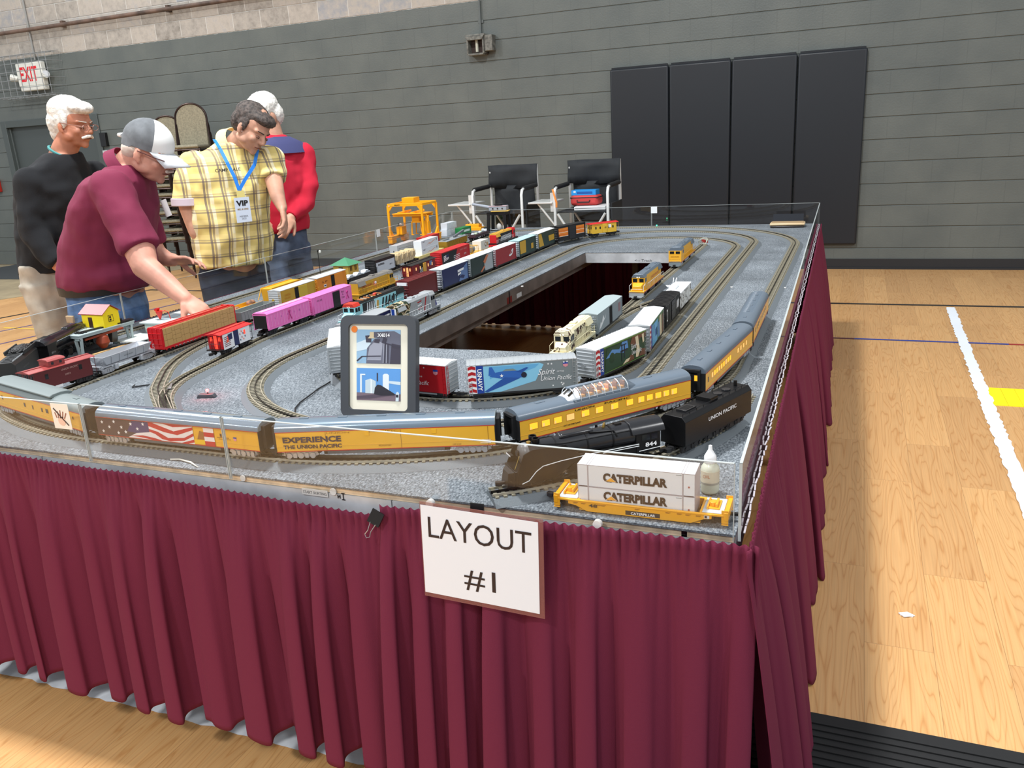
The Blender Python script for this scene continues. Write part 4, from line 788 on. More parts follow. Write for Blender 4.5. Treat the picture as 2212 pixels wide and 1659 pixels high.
# crane / anti-aircraft style white car
r=stock('white and grey camouflage military flatcar with twin antenna rods','railcar',.225,None,'military_car');q=MB();cg=camo_mat('winter_camo',[(214,216,214),(180,182,180),(92,88,84),(222,224,222)],34)
q.box(-.11,.11,-.029,.029,.014,.072,cg);q.build('body',r,.001);q=MB();q.box(-.112,.0,-.031,.031,.072,.076,WHT);q.box(.004,.112,-.031,.031,.072,.076,WHT);q.box(-.05,.02,.0,.026,.076,.084,WHT);q.build('roof',r,.001)
q=MB()
for y in(.008,.018):q.cyl((-.01,y,.084),(.012,y,.108),.0014,WHT,8)
q.build('antenna',r);q=MB();q.prism([(-.05,0),(-.02,.012),(-.02,-.012)],'z',.084,.086,WHT);q.v=[v+V(0,.03,0)for v in q.v];q.build('wing',r);trucks(r,(-.075,.075));couplers(r,.222);put(r,(1.832,-5.878),(1.828,-5.656))
r=boxcar('silver and pale blue boxcar on the curve, mostly hidden behind picture frame',.26,SIL,roof=WHT,end=SIL,H=H1,ribroof=16,art=lambda q,hx,hy,z0,H:(sideart(q,[(-.10,.02),(-.04,.03),(-.02,.06),(-.06,.08),(-.10,.07)],P('sky_mid'),hy),sideart(q,[(-.09,.03),(-.06,.035),(-.05,.06),(-.08,.06)],P('plane_blue'),hy,.0007)),grp='military and spirit boxcars on the inner oval');put(r,(.925,-6.645),(1.065,-6.865))
def art_flag(q,hx,hy,z0,H):
 for k in range(6):
  za=z0+(H-z0)*(k*.15+.03);sideart(q,[(-hx+.004,za),(hx-.004,za),(hx-.004,za+.0055),(-hx+.004,za+.0055)],PW if k%2 else RED_,hy,.0005)
 for k in range(24):sideart(q,[(-hx+.10+.006*k,z0),(-hx+.1022+.006*k,z0),(-hx+.1065+.006*k,H),(-hx+.1043+.006*k,H)],DKB,hy,.0007)if k%3==0 else None
r=boxcar('navy boxcar with red and white flag stripes, behind the camouflage diesel',.26,DKB,roof=SIL,end=SIL,H=H1-.002,ribroof=0,art=art_flag,grp='military and spirit boxcars on the inner oval');put(r,(.912,-6.60),(.905,-6.345))
# --- diesel locomotives
def diesel(label,L_,low,hood,roof,stripe=None,nose=None,cabx=.30,H=.092,W_=.052,frame=None,rail=WHT,tr=truckm,flare=False,front=-1,art=None,cab=None,nosecol=None,fans=3,under=None,group=None,name='diesel_locomotive',pilot=None,cabroof=None):
 """front=-1: nose at the near (local -x) end"""
 r=stock(label,'locomotive',L_,group,name);hx,hy=L_/2,W_/2;f=front;frame=frame or low;cab=cab or hood;under=under or truckm;pilot=pilot or frame
 def X(t):return f*t
 def bx(q,a,b_,y0,y1,z0,z1,m):a,b_=X(a),X(b_);q.box(min(a,b_),max(a,b_),y0,y1,z0,z1,m)
 q=MB();bx(q,-hx,hx,-.030,.030,.024,.031,frame);bx(q,hx-.004,hx,-.029,.029,.010,.030,pilot);bx(q,-hx,-hx+.004,-.029,.029,.010,.030,pilot);q.prism([(-.026,.010),(.026,.010),(.018,.004),(-.018,.004)],'x',X(hx)-.001,X(hx)+.003,pilot)
 if stripe:q.box(-hx,hx,-.0306,.0306,.024,.0265,stripe)
 q.build('frame',r,.0006)
 c0,c1=hx-.075,hx-.036 # cab from c0 to c1, nose to hx-.010
 q=MB();hw=.019 if not flare else .021
 bx(q,-hx+.014,c0,-hw,hw,.031,H-.012,hood)
 pr=[(-hw,H-.012),(hw,H-.012),(hw*.7,H-.003),(-hw*.7,H-.003)];q.prism(pr,'x',min(X(-hx+.014),X(c0)),max(X(-hx+.014),X(c0)),roof)
 for k in range(int((c0+hx-.02)/.009)):
  x=-hx+.018+k*.009;
  for s in(-1,1):q.box(min(X(x),X(x+.0066)),max(X(x),X(x+.0066)),s*hw-.0005,s*hw+.0005,.036,H-.018,hood)
 if art:art(q,hx,hw,.031,H-.012)
 q.build('hood',r,.0008)
 q=MB();hm_=roof
 q.prism([(-.029,H-.026),(.029,H-.026),(.020,H-.005),(-.020,H-.005)],'x',min(X(-hx+.016),X(-hx+.075)),max(X(-hx+.016),X(-hx+.075)),hm_)
 for k in range(fans):q.cyl((X(-hx+.030+k*.017),0,H-.005),(X(-hx+.030+k*.017),0,H-.001),.0085,hm_,16)
 bx(q,-.02,.005,-.010,.010,H-.004,H+.002,hm_);q.cyl((X(.03),0,H-.004),(X(.03),0,H),.009,hm_,14);q.build('radiator_fans',r,.0005)
 q=MB();bx(q,c0,c1,-hy,hy,.031,H-.014,cab);cr=cabroof or roof
 q.prism([(-hy-.001,H-.014),(hy+.001,H-.014),(hy*.72,H-.001),(-hy*.72,H-.001)],'x',min(X(c0-.002),X(c1+.002)),max(X(c0-.002),X(c1+.002)),cr)
 q.build('cab',r,.001)
 q=MB();gl=M('cab_glass',(26,30,34),rough=.08)
 for s in(-1,1):bx(q,c1-.0005,c1+.0006,s*.013-.0085,s*.013+.0085,H-.032,H-.018,gl)
 for s in(-1,1):bx(q,c0+.005,c0+.018,s*hy-.0005,s*hy+.0005,H-.033,H-.018,gl);bx(q,c0+.021,c1-.004,s*hy-.0005,s*hy+.0005,H-.033,H-.018,gl)
 q.build('window',r)
 nc=nosecol or cab
 q=MB();n0,n1=c1,hx-.010
 a,b_=X(n0),X(n1);q.loft([[V(a,-.024,.031),V(a,.024,.031),V(a,.021,H-.034),V(a,-.021,H-.034)],[V(b_,-.021,.031),V(b_,.021,.031),V(b_,.016,H-.044),V(b_,-.016,H-.044)]],nc);q.build('nose',r,.0015)
 q=MB()
 for s in(-1,1):q.cyl((X(c1),s*.004,H-.012),(X(c1+.002),s*.004,H-.012),.0026,M('headlight',(250,246,225),emit=1.2),10)
 q.build('headlight',r)
 q=MB()
 for s in(-1,1):
  n=12;z=.050
  q.tube([(X(-hx+.006),s*.0285,z),(X(c0-.004),s*.0285,z)],.0007,rail,5)
  for k in range(n+1):
   x=-hx+.006+(c0+hx-.010)*k/n;q.tube([(X(x),s*.0285,.031),(X(x),s*.0285,z)],.0007,rail,5)
  q.tube([(X(hx-.004),s*.0285,.020),(X(hx-.004),s*.0285,.052),(X(c1),s*.0285,.056)],.0008,rail,5)
 q.tube([(X(hx-.001),-.024,.040),(X(hx-.001),.024,.040)],.0007,rail,5);q.build('handrail',r)
 q=MB();bx(q,-.05,.045,-.022,.022,.008,.024,under)
 for s in(-1,1):q.cyl((-.045,s*.020,.020),(.04,s*.020,.020),.005,under,8)
 for s in(-1,1):
  for k in range(3):bx(q,hx-.010,hx-.004,s*.027-.004,s*.027+.004,.006+k*.007,.008+k*.007,pilot)
 q.build('fuel_tank',r,.001)
 trucks(r,(-hx+.055,hx-.055),tr,3,.052);couplers(r,L_);return r
def art_camo(q,hx,hw,z0,z1):
 sideart(q,[(-.07,z0),(-.115,z0),(-.112,z1),(-.05,z1)],CAM,hw,.0008)
 for k in range(4):sideart(q,[(.0+.002*k,z0+.012*k),(.035,z0+.003+.012*k),(.035,z0+.007+.012*k),(.0,z0+.004+.012*k)],RED_ if k%2 else PW,hw,.001)
 sideart(q,[(.05,z0),(.058,z0),(.078,z1),(.070,z1)],RED_,hw,.001)
r=diesel('silver and camouflage diesel engine with flag stripes behind picture frame',.345,SIL,SIL,SIL,rail=WHT,art=art_camo,cab=SIL,nosecol=P('nose_blue',(70,72,130)),tr=trucks_,front=1,fans=2,under=SIL)
q=MB();q.box(-.168,-.072,-.0225,.0225,.031,.083,CAM);q.box(-.1685,-.1675,-.0225,.0225,.031,.08,PW);q.box(-.169,-.168,-.016,-.004,.031,.08,BLU);q.prism([(-.0225,.083),(.0225,.083),(.014,.091),(-.014,.091)],'x',-.168,-.072,CAM);q.build('camouflage_end',r,.001);put(r,(.908,-6.30),(.903,-5.955))
def art_aqua(q,hx,hw,z0,z1):
 for k,(a,b_)in enumerate(((.02,.08),(.045,.10),(.07,.12),(.10,.145))):sideart(q,[(a,z0+.006),(a+.012,z0+.006),(a+.026,z1-.006),(a+.014,z1-.006)],BLK,hw,.0008)
 sideart(q,[(-.115,z0),(-.02,z0),(-.03,z1),(-.115,z1)],BLK,hw,.0008)
 for k in range(6):sideart(q,[(-.09+.012*k,z0+.004),(-.084+.012*k,z0+.004),(-.078+.014*k,z1-.004),(-.082+.014*k,z1-.004)],PW,hw,.0010)
 sideart(q,[(-.02,z0),(.0,z0),(.004,z1-.01),(-.012,z1-.006)],P('art_gold',(190,150,70)),hw,.001)
r=diesel('pale aqua diesel engine with red cab roof, black graffiti-like side art',.43,AQU,AQU,BLK,rail=WHT,art=art_aqua,cab=AQU,nosecol=AQU,cabroof=P('cab_red',(196,50,34)),front=-1,pilot=GRY);text(r,'LANY',(.085,-.0305,.060),.026,BLK,w=.11,shear=.3,bold=.03)
q=MB()
for k in range(7):q.beam((-.10+.022*k,-.016,.0905),(-.09+.022*k,.016,.0905),.004,.003,P('roof_tan',(214,190,160))if k%2 else P('roof_orange',(206,130,70)))
q.ell((.0,-.006,.094),(.010,.007,.006),P('cab_red'),10);q.build('roof_details',r);put(r,(.719,-6.305),(.717,-5.885))
def band(c,x0,x1,t=0):return lambda q,hx,hy,z0,H:sideart(q,[(x0*hx,z0+.004),(x1*hx,z0+.004),((x1+t)*hx,H-.004),((x0+t)*hx,H-.004)],c,hy,.0006)
G='boxcars of the long freight train on middle oval'
r=boxcar('tall dark brown boxcar with white panel on roof end, first behind aqua engine',.250,BRN,H=.099,ribroof=13,grp=G);q=MB();q.box(-.127,-.1255,-.024,.024,.084,.097,PW);q.build('placard',r);text(r,'C N',(-.095,-.0316,.034),.006,PW,w=.012);put(r,(.718,-5.868),(.718,-5.618))
def art_dkb(q,hx,hy,z0,H):sideart(q,[(.03,z0+.003),(hx-.01,z0+.003),(hx-.006,H-.003),(.06,H-.03)],P('slate_blue',(92,120,168)),hy,.0005);sideart(q,[(.02,z0+.045),(.085,z0+.05),(.085,z0+.06),(.02,z0+.056)],PW,hy,.001);sideart(q,[(.02,z0+.03),(.055,z0+.036),(.055,z0+.044),(.02,z0+.04)],PW,hy,.001);sideart(q,[(.035,z0+.02),(.08,z0+.01),(.095,z0+.022),(.06,z0+.03)],DKB,hy,.0011)
r=boxcar('navy blue tall boxcar with white roof and pale emblem',.275,DKB,roof=WHT,end=SIL,H=.098,ribroof=0,art=art_dkb,grp=G);put(r,(.717,-5.565),(.716,-5.290))
def art_g(q,hx,hy,z0,H):sideart(q,[(.03,z0+.003),(hx-.006,z0+.003),(hx-.006,H-.003),(.06,H-.003),(.02,z0+.04)],SIL,hy,.0005);sideart(q,[(.01,z0+.05),(.05,H-.006),(.08,H-.006),(.03,z0+.036)],P('flame_orange',(190,110,70)),hy,.0008);sideart(q,[(-.03,z0+.004),(.02,z0+.03),(.03,z0+.022),(-.01,z0+.003)],P('flame_orange'),hy,.0008)
r=boxcar('dark green tall boxcar with white roof and orange slash on silver',.275,P('green_black',(22,44,42)),roof=WHT,end=SIL,H=.099,ribroof=0,art=art_g,grp=G);put(r,(.716,-5.262),(.715,-4.987))
def art_w(q,hx,hy,z0,H):sideart(q,[(.035,z0+.030),(.06,z0+.042),(.085,z0+.060),(.10,z0+.060),(.095,z0+.045),(.08,z0+.03),(.05,z0+.024)],PW,hy,.0006);sideart(q,[(.05,z0+.036),(.085,z0+.052),(.08,z0+.04),(.06,z0+.034)],P('wing_red',(150,22,34)),hy,.0009)
r=boxcar('crimson tall boxcar with white roof and small white winged emblem',.275,P('wing_red'),roof=WHT,end=SIL,H=.099,ribroof=0,art=art_w,grp=G);put(r,(.715,-4.955),(.715,-4.680))
def art_y1(q,hx,hy,z0,H):sideart(q,[(-hx+.01,z0+.012),(-.03,z0+.012),(-.03,H-.005),(-hx+.01,H-.005)],P('cnw_yellow',(206,160,40)),hy,.0006);sideart(q,[(.05,z0+.02),(.085,z0+.02),(.085,z0+.05),(.05,z0+.05)],P('cnw_yellow'),hy,.0006)
r=boxcar('dark green boxcar with yellow square, pale aqua roof, behind crimson car',.260,GRN,roof=P('pale_aqua',(176,216,220)),end=SIL,H=.100,ribroof=0,art=art_y1,grp=G);put(r,(.715,-4.630),(.715,-4.370))
def art_y2(q,hx,hy,z0,H):sideart(q,[(-hx+.006,z0+.008),(-.05,z0+.008),(-.09,H-.004),(-hx+.006,H-.004)],P('cnw_yellow'),hy,.0006);sideart(q,[(.04,z0+.022),(hx-.006,z0+.022),(hx-.006,z0+.055),(.03,z0+.055)],P('cnw_yellow'),hy,.0006)
r=boxcar('dark green boxcar with slanted yellow panel and white roof',.280,GRN,roof=WHT,end=SIL,H=.101,ribroof=0,art=art_y2,grp=G);put(r,(.715,-4.330),(.715,-4.050))
def art_sp(q,hx,hy,z0,H):
 for a,b_ in((-.97,-.30),(.30,.9)):
  sideart(q,[(a*hx,z0+.024),(b_*hx,z0+.024),(b_*hx,H-.010),(a*hx,H-.010)],ORG,hy,.0005)
  for k in(.024,.034,.048,.058):sideart(q,[(a*hx,z0+k-.001),(b_*hx,z0+k-.001),(b_*hx,z0+k+.001),(a*hx,z0+k+.001)],PW if k in(.024,.048)else RED_,hy,.0008)
r=boxcar('black boxcar with orange and white streamline stripes before the yellow caboose',.275,BLK,H=.100,ribroof=0,art=art_sp,door=P('door_black'),doorw=.06,tr=trucks_,grp=G);put(r,(.722,-3.985),(.815,-3.725))
# --- cabooses
def caboose(label,L_,side,roofm,H=.078,W_=.058,cup=None,cupx=0,bay=False,art=None,endm=None,railm=None,winm=None,tr=truckm,grp='cabooses'):
 r=stock(label,'caboose',L_,grp,'caboose');hx,hy=L_/2,W_/2;bx_=hx-.016;railm=railm or side
 q=MB();q.box(-bx_,bx_,-hy,hy,.018,H,side)
 if art:art(q,bx_,hy,.018,H)
 if bay:
  for s in(-1,1):q.box(-.016,.016,s*hy-.003,s*hy+.003+(.003 if s>0 else-.003)*0,.020,H-.003,bay)
  q.box(-.016,.016,-hy-.005,-hy,.020,H-.004,bay)
 q.build('body',r,.0008)
 q=MB();q.prism([(-hy-.003,H),(hy+.003,H),(hy+.002,H+.0015),(hy*.5,H+.005),(0,H+.006),(-hy*.5,H+.005),(-hy-.002,H+.0015)],'x',-hx,hx,roofm);q.box(-hx,hx,-.005,.005,H+.006,H+.0075,roofm);q.build('roof',r)
 if cup:
  q=MB();q.box(cupx-.026,cupx+.026,-.022,.022,H+.003,H+.020,cup);pr=[(-.025,H+.020),(.025,H+.020),(.018,H+.0245),(0,H+.026),(-.018,H+.0245)];q.prism(pr,'x',cupx-.029,cupx+.029,roofm)
  for s in(-1,1):q.box(cupx+s*.013-.004,cupx+s*.013+.004,-.0224,-.0218,H+.008,H+.016,M('cab_glass'))
  q.build('cupola',r,.0008)
 q=MB();wm=winm or M('cab_glass')
 for x in((-.6,.6)if not bay else(-.7,-.35,.35,.7)):q.box(x*bx_-.005,x*bx_+.005,-hy-.0006,-hy,.045,.060,wm)
 for s in(-1,1):q.box(s*bx_-.0006,s*bx_+.0006,-.006,.006,.022,.066,wm);q.box(s*bx_-.0006,s*bx_+.0006,.012,.020,.048,.062,wm);q.box(s*bx_-.0006,s*bx_+.0006,-.020,-.012,.048,.062,wm)
 q.build('window',r)
 q=MB()
 for s in(-1,1):
  q.box(s*hx-.016 if s>0 else-hx,s*hx if s>0 else-hx+.016,-hy,hy,.018,.021,truckm)
  for y in(-hy+.002,-.008,.008,hy-.002):q.tube([(s*(hx-.001),y,.021),(s*(hx-.001),y,.042 if abs(y)<.02 else H)],.0008,railm,5)
  q.tube([(s*(hx-.001),-hy+.002,.042),(s*(hx-.001),hy-.002,.042)],.0008,railm,5);ladder(q,s*(hx-.001),0,.021,H+.006,railm,.008,6,'y')
  for k in range(2):q.box(s*(hx-.009)-.006,s*(hx-.009)+.006,-hy,-hy+.008,.004+.007*k,.006+.007*k,truckm)
 q.build('end_railing',r)
 trucks(r,(-hx+.042,hx-.042),tr);couplers(r,L_);return r
def art_yc(q,hx,hy,z0,H):sideart(q,[(.03,z0+.03),(.05,z0+.03),(.05,z0+.05),(.03,z0+.05)],PW,hy,.0006)
r=caboose('yellow caboose with red roof at the tail of middle oval freight train',.215,P('caboose_yellow',(214,172,52)),P('roof_red',(200,34,32)),bay=P('caboose_yellow'),art=art_yc);text(r,'49',(.004,-.0345,.052),.012,INK,w=.012);text(r,'UNION PACIFIC',(-.055,-.0298,.068),.005,P('roof_red'),w=.05);put(r,(.835,-3.672),(.985,-3.505))
def art_usa(q,hx,hy,z0,H):
 sideart(q,[(-hx,z0),(-hx+.06,z0),(-hx+.06,H),(-hx,H)],PW,hy,.0004)
 for k in range(6):sideart(q,[(-hx+.006,z0+.008+.006*k),(-hx+.040,z0+.010+.006*k),(-hx+.040,z0+.0125+.006*k),(-hx+.006,z0+.0105+.006*k)],P('stripe_maroon',(110,30,44)),hy,.0007)
 sideart(q,[(-hx+.030,z0+.026),(-hx+.052,z0+.028),(-hx+.052,H-.004),(-hx+.028,H-.006)],DKB,hy,.0009);sideart(q,[(-hx+.018,z0+.020),(-hx+.030,z0+.022),(-hx+.030,z0+.032),(-hx+.018,z0+.030)],P('sticker_orange',(240,96,60)),hy,.0011)
 sideart(q,[(-hx+.06,z0),(-hx+.088,z0),(-hx+.088,H),(-hx+.06,H)],DKB,hy,.0005);sideart(q,[(-hx+.088,z0),(hx,z0),(hx,H),(-hx+.088,H)],PW,hy,.0004)
 for k in range(7):q.ell((-hx+.096+.009*(k%4),-hy-.0005,z0+.012+.02*(k//4)+.008*(k%2)),(.0028,.0006,.004),(DKB,RED_,P('sticker_orange'))[k%3],8)
r=caboose('red roofed caboose with white side, flag and navy panel, tail of pink train',.185,P('caboose_red',(184,24,30)),P('caboose_red'),H=.070,art=art_usa,winm=M('lit_red',(255,70,50),emit=1.0),railm=BLK);put(r,(xD(-6.72)+.012,-6.725),(xD(-6.54),-6.54))
r=caboose('dark red wooden-sided caboose with cupola by the near left corner',.215,P('caboose_maroon',(92,28,30)),P('caboose_roof',(146,60,58)),H=.072,cup=P('caboose_roof'),cupx=-.012,tr=truckm);text(r,'UNION PACIFIC',(.02,-.0298,.060),.0055,P('print_pale',(200,160,150)),w=.055);text(r,'25823',(.01,-.0298,.044),.005,P('print_pale'),w=.018)
q=MB();q.box(-.035,-.012,-.0302,-.0292,.012,.019,PW);q.build('step_plate',r);put(r,(.236,-7.235),(xE(-7.03)+.003,-7.025))
# --- silver side dump car with pole load
r=stock('silver side-dump gondola holding one brown pole, behind dark red caboose','railcar',.24,None,'dump_car');sv=P('bright_silver',(188,192,198),rough=.3,metal=.45);hx=.118
q=MB()
q.loft([[V(-hx+.028,-.024,.030),V(hx-.028,-.024,.030),V(hx-.028,.024,.030),V(-hx+.028,.024,.030)],[V(-hx+.012,-.030,.056),V(hx-.012,-.030,.056),V(hx-.012,.030,.056),V(-hx+.012,.030,.056)]],sv,False)
q.loft([[V(-hx+.031,-.021,.033),V(hx-.031,-.021,.033),V(hx-.031,.021,.033),V(-hx+.031,.021,.033)],[V(-hx+.015,-.0275,.0565),V(hx-.015,-.0275,.0565),V(hx-.015,.0275,.0565),V(-hx+.015,.0275,.0565)]][::-1],sv,False)
q.box(-hx+.028,hx-.028,-.022,.022,.030,.033,sv)
for y in(-.030,.0278):q.box(-hx+.012,hx-.012,y,y+.0022,.0545,.0575,sv)
for x in(-hx+.0115,hx-.0145):q.box(x,x+.003,-.030,.030,.0545,.0575,sv)
for k in range(5):
 x=-.07+.035*k;q.prism([(-.030,.055),(-.0325,.055),(-.0265,.030),(-.024,.030)],'x',x-.0015,x+.0015,sv)
q.build('hopper_body',r,.0006)
q=MB();q.box(-hx,hx,-.020,.020,.022,.030,sv);q.box(-hx,hx,-.028,-.024,.024,.028,sv)
for x in(-.055,.055):q.cyl((x,-.025,.010),(x,-.025,.026),.0075,sv,14)
for s in(-1,1):ladder(q,s*(hx-.006),-.029,.006,.050,sv);q.box(s*hx-.010,s*hx+.0,-.028,.028,.018,.022,sv)if s>0 else q.box(-hx,-hx+.010,-.028,.028,.018,.022,sv)
q.build('frame',r,.0005);trucks(r,(-hx+.034,hx-.034),trucks_);couplers(r,.236);text(r,'UNION PACIFIC',(0,-.0298,.043),.004,INK,w=.04)
yy0,yy1=-7.005,-6.775;put(r,(xE(yy0),yy0),(xE(yy1),yy1));a_=r.rotation_euler[2]
q=MB();q.cyl((-.058,-.004,.0385),(.062,.002,.0395),.0042,P('pole_brown',(84,42,30)),12);q.cyl((-.0605,-.004,.0385),(-.058,-.004,.0385),.0043,P('pole_end',(220,204,140)),12)
o=q.build('log_pole',None,loc=tuple(r.location));o.rotation_euler[2]=a_;tag(o,'brown round pole with pale cut end lying in the silver dump car','pole')
# --- red lumber bulkhead car
r=stock('bright red centerbeam lumber car loaded with tan wrapped lumber','railcar',.40,None,'lumber_car');rl=P('lumber_red',(196,24,32));hx=.198
q=MB();q.box(-hx,hx,-.030,.030,.016,.024,rl);q.prism([(-.030,.024),(.030,.024),(.030,.088),(.026,.092),(-.026,.092),(-.030,.088)],'x',-hx,-hx+.006,rl);q.prism([(-.030,.024),(.030,.024),(.030,.088),(.026,.092),(-.026,.092),(-.030,.088)],'x',hx-.006,hx,rl)
for s in(-1,1):
 for y in(-.028,-.010,.010,.026):q.box(s*(hx+.001)-.002,s*(hx+.001)+.002,y,y+.002,.026,.088,rl)
 for z in(.034,.052,.070):q.box(s*(hx+.001)-.002,s*(hx+.001)+.002,-.028,.028,z,z+.002,rl)
q.box(-hx+.006,hx-.006,-.005,.005,.086,.092,rl);q.box(-hx+.006,hx-.006,-.0015,.0015,.024,.088,rl)
for k in range(16):
 x=-hx+.012+k*.0248;q.box(x-.001,x+.001,-.0045,.0045,.024,.088,rl)
for y in(-.0305,.0285):
 for k in range(20):q.box(-hx+.008+.0193*k,-hx+.013+.0193*k,y,y+.002,.012,.017,rl)
for y in(-.028,.022):q.box(-hx,hx,y,y+.006,.088,.0905,rl)
q.build('frame',r,.0006)
tanl=P('lumber_tan',(190,156,98),rough=.6);dl=P('band_brown',(120,88,46),rough=.6)
for s in(-1,1):
 for j in range(9):
  for k in range(3 if j%2==0 else 4):
   q=MB();x0=-hx+.0065+j*.0430;n=3 if j%2==0 else 4;z0=.0242+k*(.062/n);y0=-.0295 if s<0 else .0055
   q.box(x0+.0004,x0+.0424,y0,y0+.024,z0,z0+.062/n-.0006,tanl);q.box(x0+.014,x0+.0148,y0-.0003,y0+.0243,z0,z0+.062/n-.0003,dl)
   tag(q.build('lumber_bundle',None,.0012 if s<0 else 0,smooth=0),'tan lumber bundle on red car, %s side, %s column from near end, %s layer up'%('near' if s<0 else 'far','first second third fourth fifth sixth seventh eighth ninth'.split()[j],'first second third fourth'.split()[k]),'lumber bundle','lumber bundles on the red centerbeam car')
trucks(r,(-hx+.035,hx-.035));couplers(r,.396);put(r,(xE(-6.735)+.002,-6.735),(xE(-6.337)+.002,-6.337))
for o in[o for o in COL.objects if o.name.startswith('lumber_bundle')]:o.location=r.location;o.rotation_euler=r.rotation_euler
# --- pink cars
r=stock('pink covered hopper with vertical side ribs behind the flag-sided caboose','railcar',.275,None,'covered_hopper');hx=.135
q=MB();q.box(-hx,hx,-.030,.030,.030,.080,PNK)
for s in(-1,1):
 for k in range(15):x=-hx+.27*(k+.3)/14.6;q.box(x-.0008,x+.0008,s*.030-(.0018 if s<0 else 0),s*.030+(.0018 if s>0 else 0),.026,.082,P('pink_light',(246,160,212)))
 q.box(-hx,hx,s*.030-(.002 if s<0 else 0),s*.030+(.002 if s>0 else 0),.024,.030,PNK);q.box(-hx,hx,s*.030-(.002 if s<0 else 0),s*.030+(.002 if s>0 else 0),.079,.083,PNK)
for x in(-.08,0,.08):q.prism([(x-.036,.030),(x+.036,.030),(x+.012,.010),(x-.012,.010)],'y',-.018,.018,BLK)
q.box(-hx-.0005,-hx,-.028,.028,.030,.078,BLK);q.build('hopper_body',r,.0006)
q=MB();q.prism([(-.031,.083),(.031,.083),(.024,.088),(-.024,.088)],'x',-hx,hx,PNK);q.box(-hx+.004,hx-.004,-.010,.010,.088,.091,P('pink_light'));q.build('roof',r,.0006)
for k,x in enumerate((-.09,-.05,-.01,.03,.065)):text(r,'B R A V E'.split()[k],(x,-.0312,.060),.007,P('violet',(150,70,150)),w=.006)
q=MB();q.tube([(.010,-.0325,.038),(.000,-.0325,.060),(-.004,-.0325,.070),(.0005,-.0325,.074),(.004,-.0325,.070),(.000,-.0325,.060),(-.010,-.0325,.038)],.0016,P('ribbon_pink',(190,50,130)),5);q.build('ribbon_emblem',r);trucks(r,(-hx+.034,hx-.034));couplers(r,.27);put(r,(xD(-6.452),-6.452),(xD(-6.182),-6.182))
r=boxcar('pink boxcar with black door and cancer ribbon, behind the pink hopper',.292,PNK,H=.084,ribroof=0,door=BLK,doorw=.050,dx=.028,ribs=14,z0=.018,art=lambda q,hx,hy,z0,H:sideart(q,[(.056,z0+.002),(hx,z0+.002),(hx,H-.002),(.056,H-.002)],PNK,hy,.0013));text(r,'F R E E',(-.095,-.0333,.068),.007,INK,w=.035);text(r,'Find\nA\nCure',(.075,-.0335,.060),.030,INK,w=.022)
q=MB();q.tube([(.118,-.0335,.036),(.108,-.0335,.056),(.104,-.0335,.064),(.109,-.0335,.069),(.114,-.0335,.064),(.108,-.0335,.056),(.100,-.0335,.036)],.0018,P('ribbon_pink'),5);q.build('ribbon_emblem',r);put(r,(xD(-6.166),-6.166),(xD(-5.875),-5.875))
def art_up(q,hx,hw,z0,z1):q.ell((-.02,-hw-.0008,z0+.022),(.016,.0006,.012),P('flag_pinkish',(206,110,90)),12);q.ell((-.016,-hw-.0012,z0+.026),(.010,.0006,.006),PW,10)
r=diesel('yellow hood diesel with dusty grey roof behind the pink boxcar',.36,DYEL,DYEL,P('roof_dust',(120,116,110)),rail=YEL,art=art_up,fans=3,front=1,flare=True,H=.088);text(r,'UNION PACIFIC',(-.09,-.0225,.056),.010,RED_,w=.09);put(r,(xD(-5.82),-5.82),(xD(-5.455),-5.455))
def art_rc(q,hx,hy,z0,H):sideart(q,[(-.06,z0),(.0,z0),(-.01,H),(-.05,H)],BLK,hy,.0004);[sideart(q,[(-.055+.002*k,z0+.006*k+.004),(.02,z0+.006*k+.008),(.02,z0+.006*k+.010),(-.055+.002*k,z0+.006*k+.006)],PW,hy,.0007)for k in range(5)];sideart(q,[(.06,z0+.03),(.09,z0+.03),(.09,H-.004),(.06,H-.004)],P('slate_blue'),hy,.0006)
r=caboose('dark red bay-window caboose with black roof and yellow bay, ahead of brown boxcar',.285,P('caboose_dred',(126,20,26)),BLK,H=.074,bay=P('bay_yellow',(216,160,60)),art=art_rc,winm=M('lit_warm',(255,190,120),emit=.6));put(r,(xD(-5.325),-5.325),(xD(-5.035),-5.035))
def art_rb(q,hx,hy,z0,H):
 sideart(q,[(-hx+.01,z0+.002),(-.02,z0+.002),(.02,H-.003),(-hx+.01,H-.003)],BLK,hy,.0004);sideart(q,[(-hx+.03,z0+.022),(-hx+.09,z0+.030),(-hx+.09,z0+.056),(-hx+.03,z0+.05)],PW,hy,.0007);sideart(q,[(-hx+.06,z0+.040),(-hx+.09,z0+.042),(-hx+.09,z0+.056),(-hx+.06,z0+.053)],DKB,hy,.0011)
 for k in range(3):sideart(q,[(-hx+.032,z0+.026+.008*k),(-hx+.088,z0+.032+.008*k),(-hx+.088,z0+.035+.008*k),(-hx+.032,z0+.029+.008*k)],P('stripe_maroon'),hy,.0009)
 for k in range(4):sideart(q,[(-.03,z0+.006+.009*k),(.05,z0+.009+.009*k),(.05,z0+.012+.009*k),(-.03,z0+.009+.009*k)],PW,hy,.0007)
r=boxcar('long bright red boxcar with black flag panel, behind dark red caboose',.37,P('first_red',(190,30,36)),H=.086,ribroof=0,art=art_rb,grp=None);text(r,'FIRST 8001',(.10,-.0316,.072),.009,P('print_pink',(220,150,150)),w=.09);text(r,'GTW',(.12,-.0316,.045),.010,PW,w=.03);put(r,(xD(-4.985),-4.985),(xD(-4.615),-4.615))
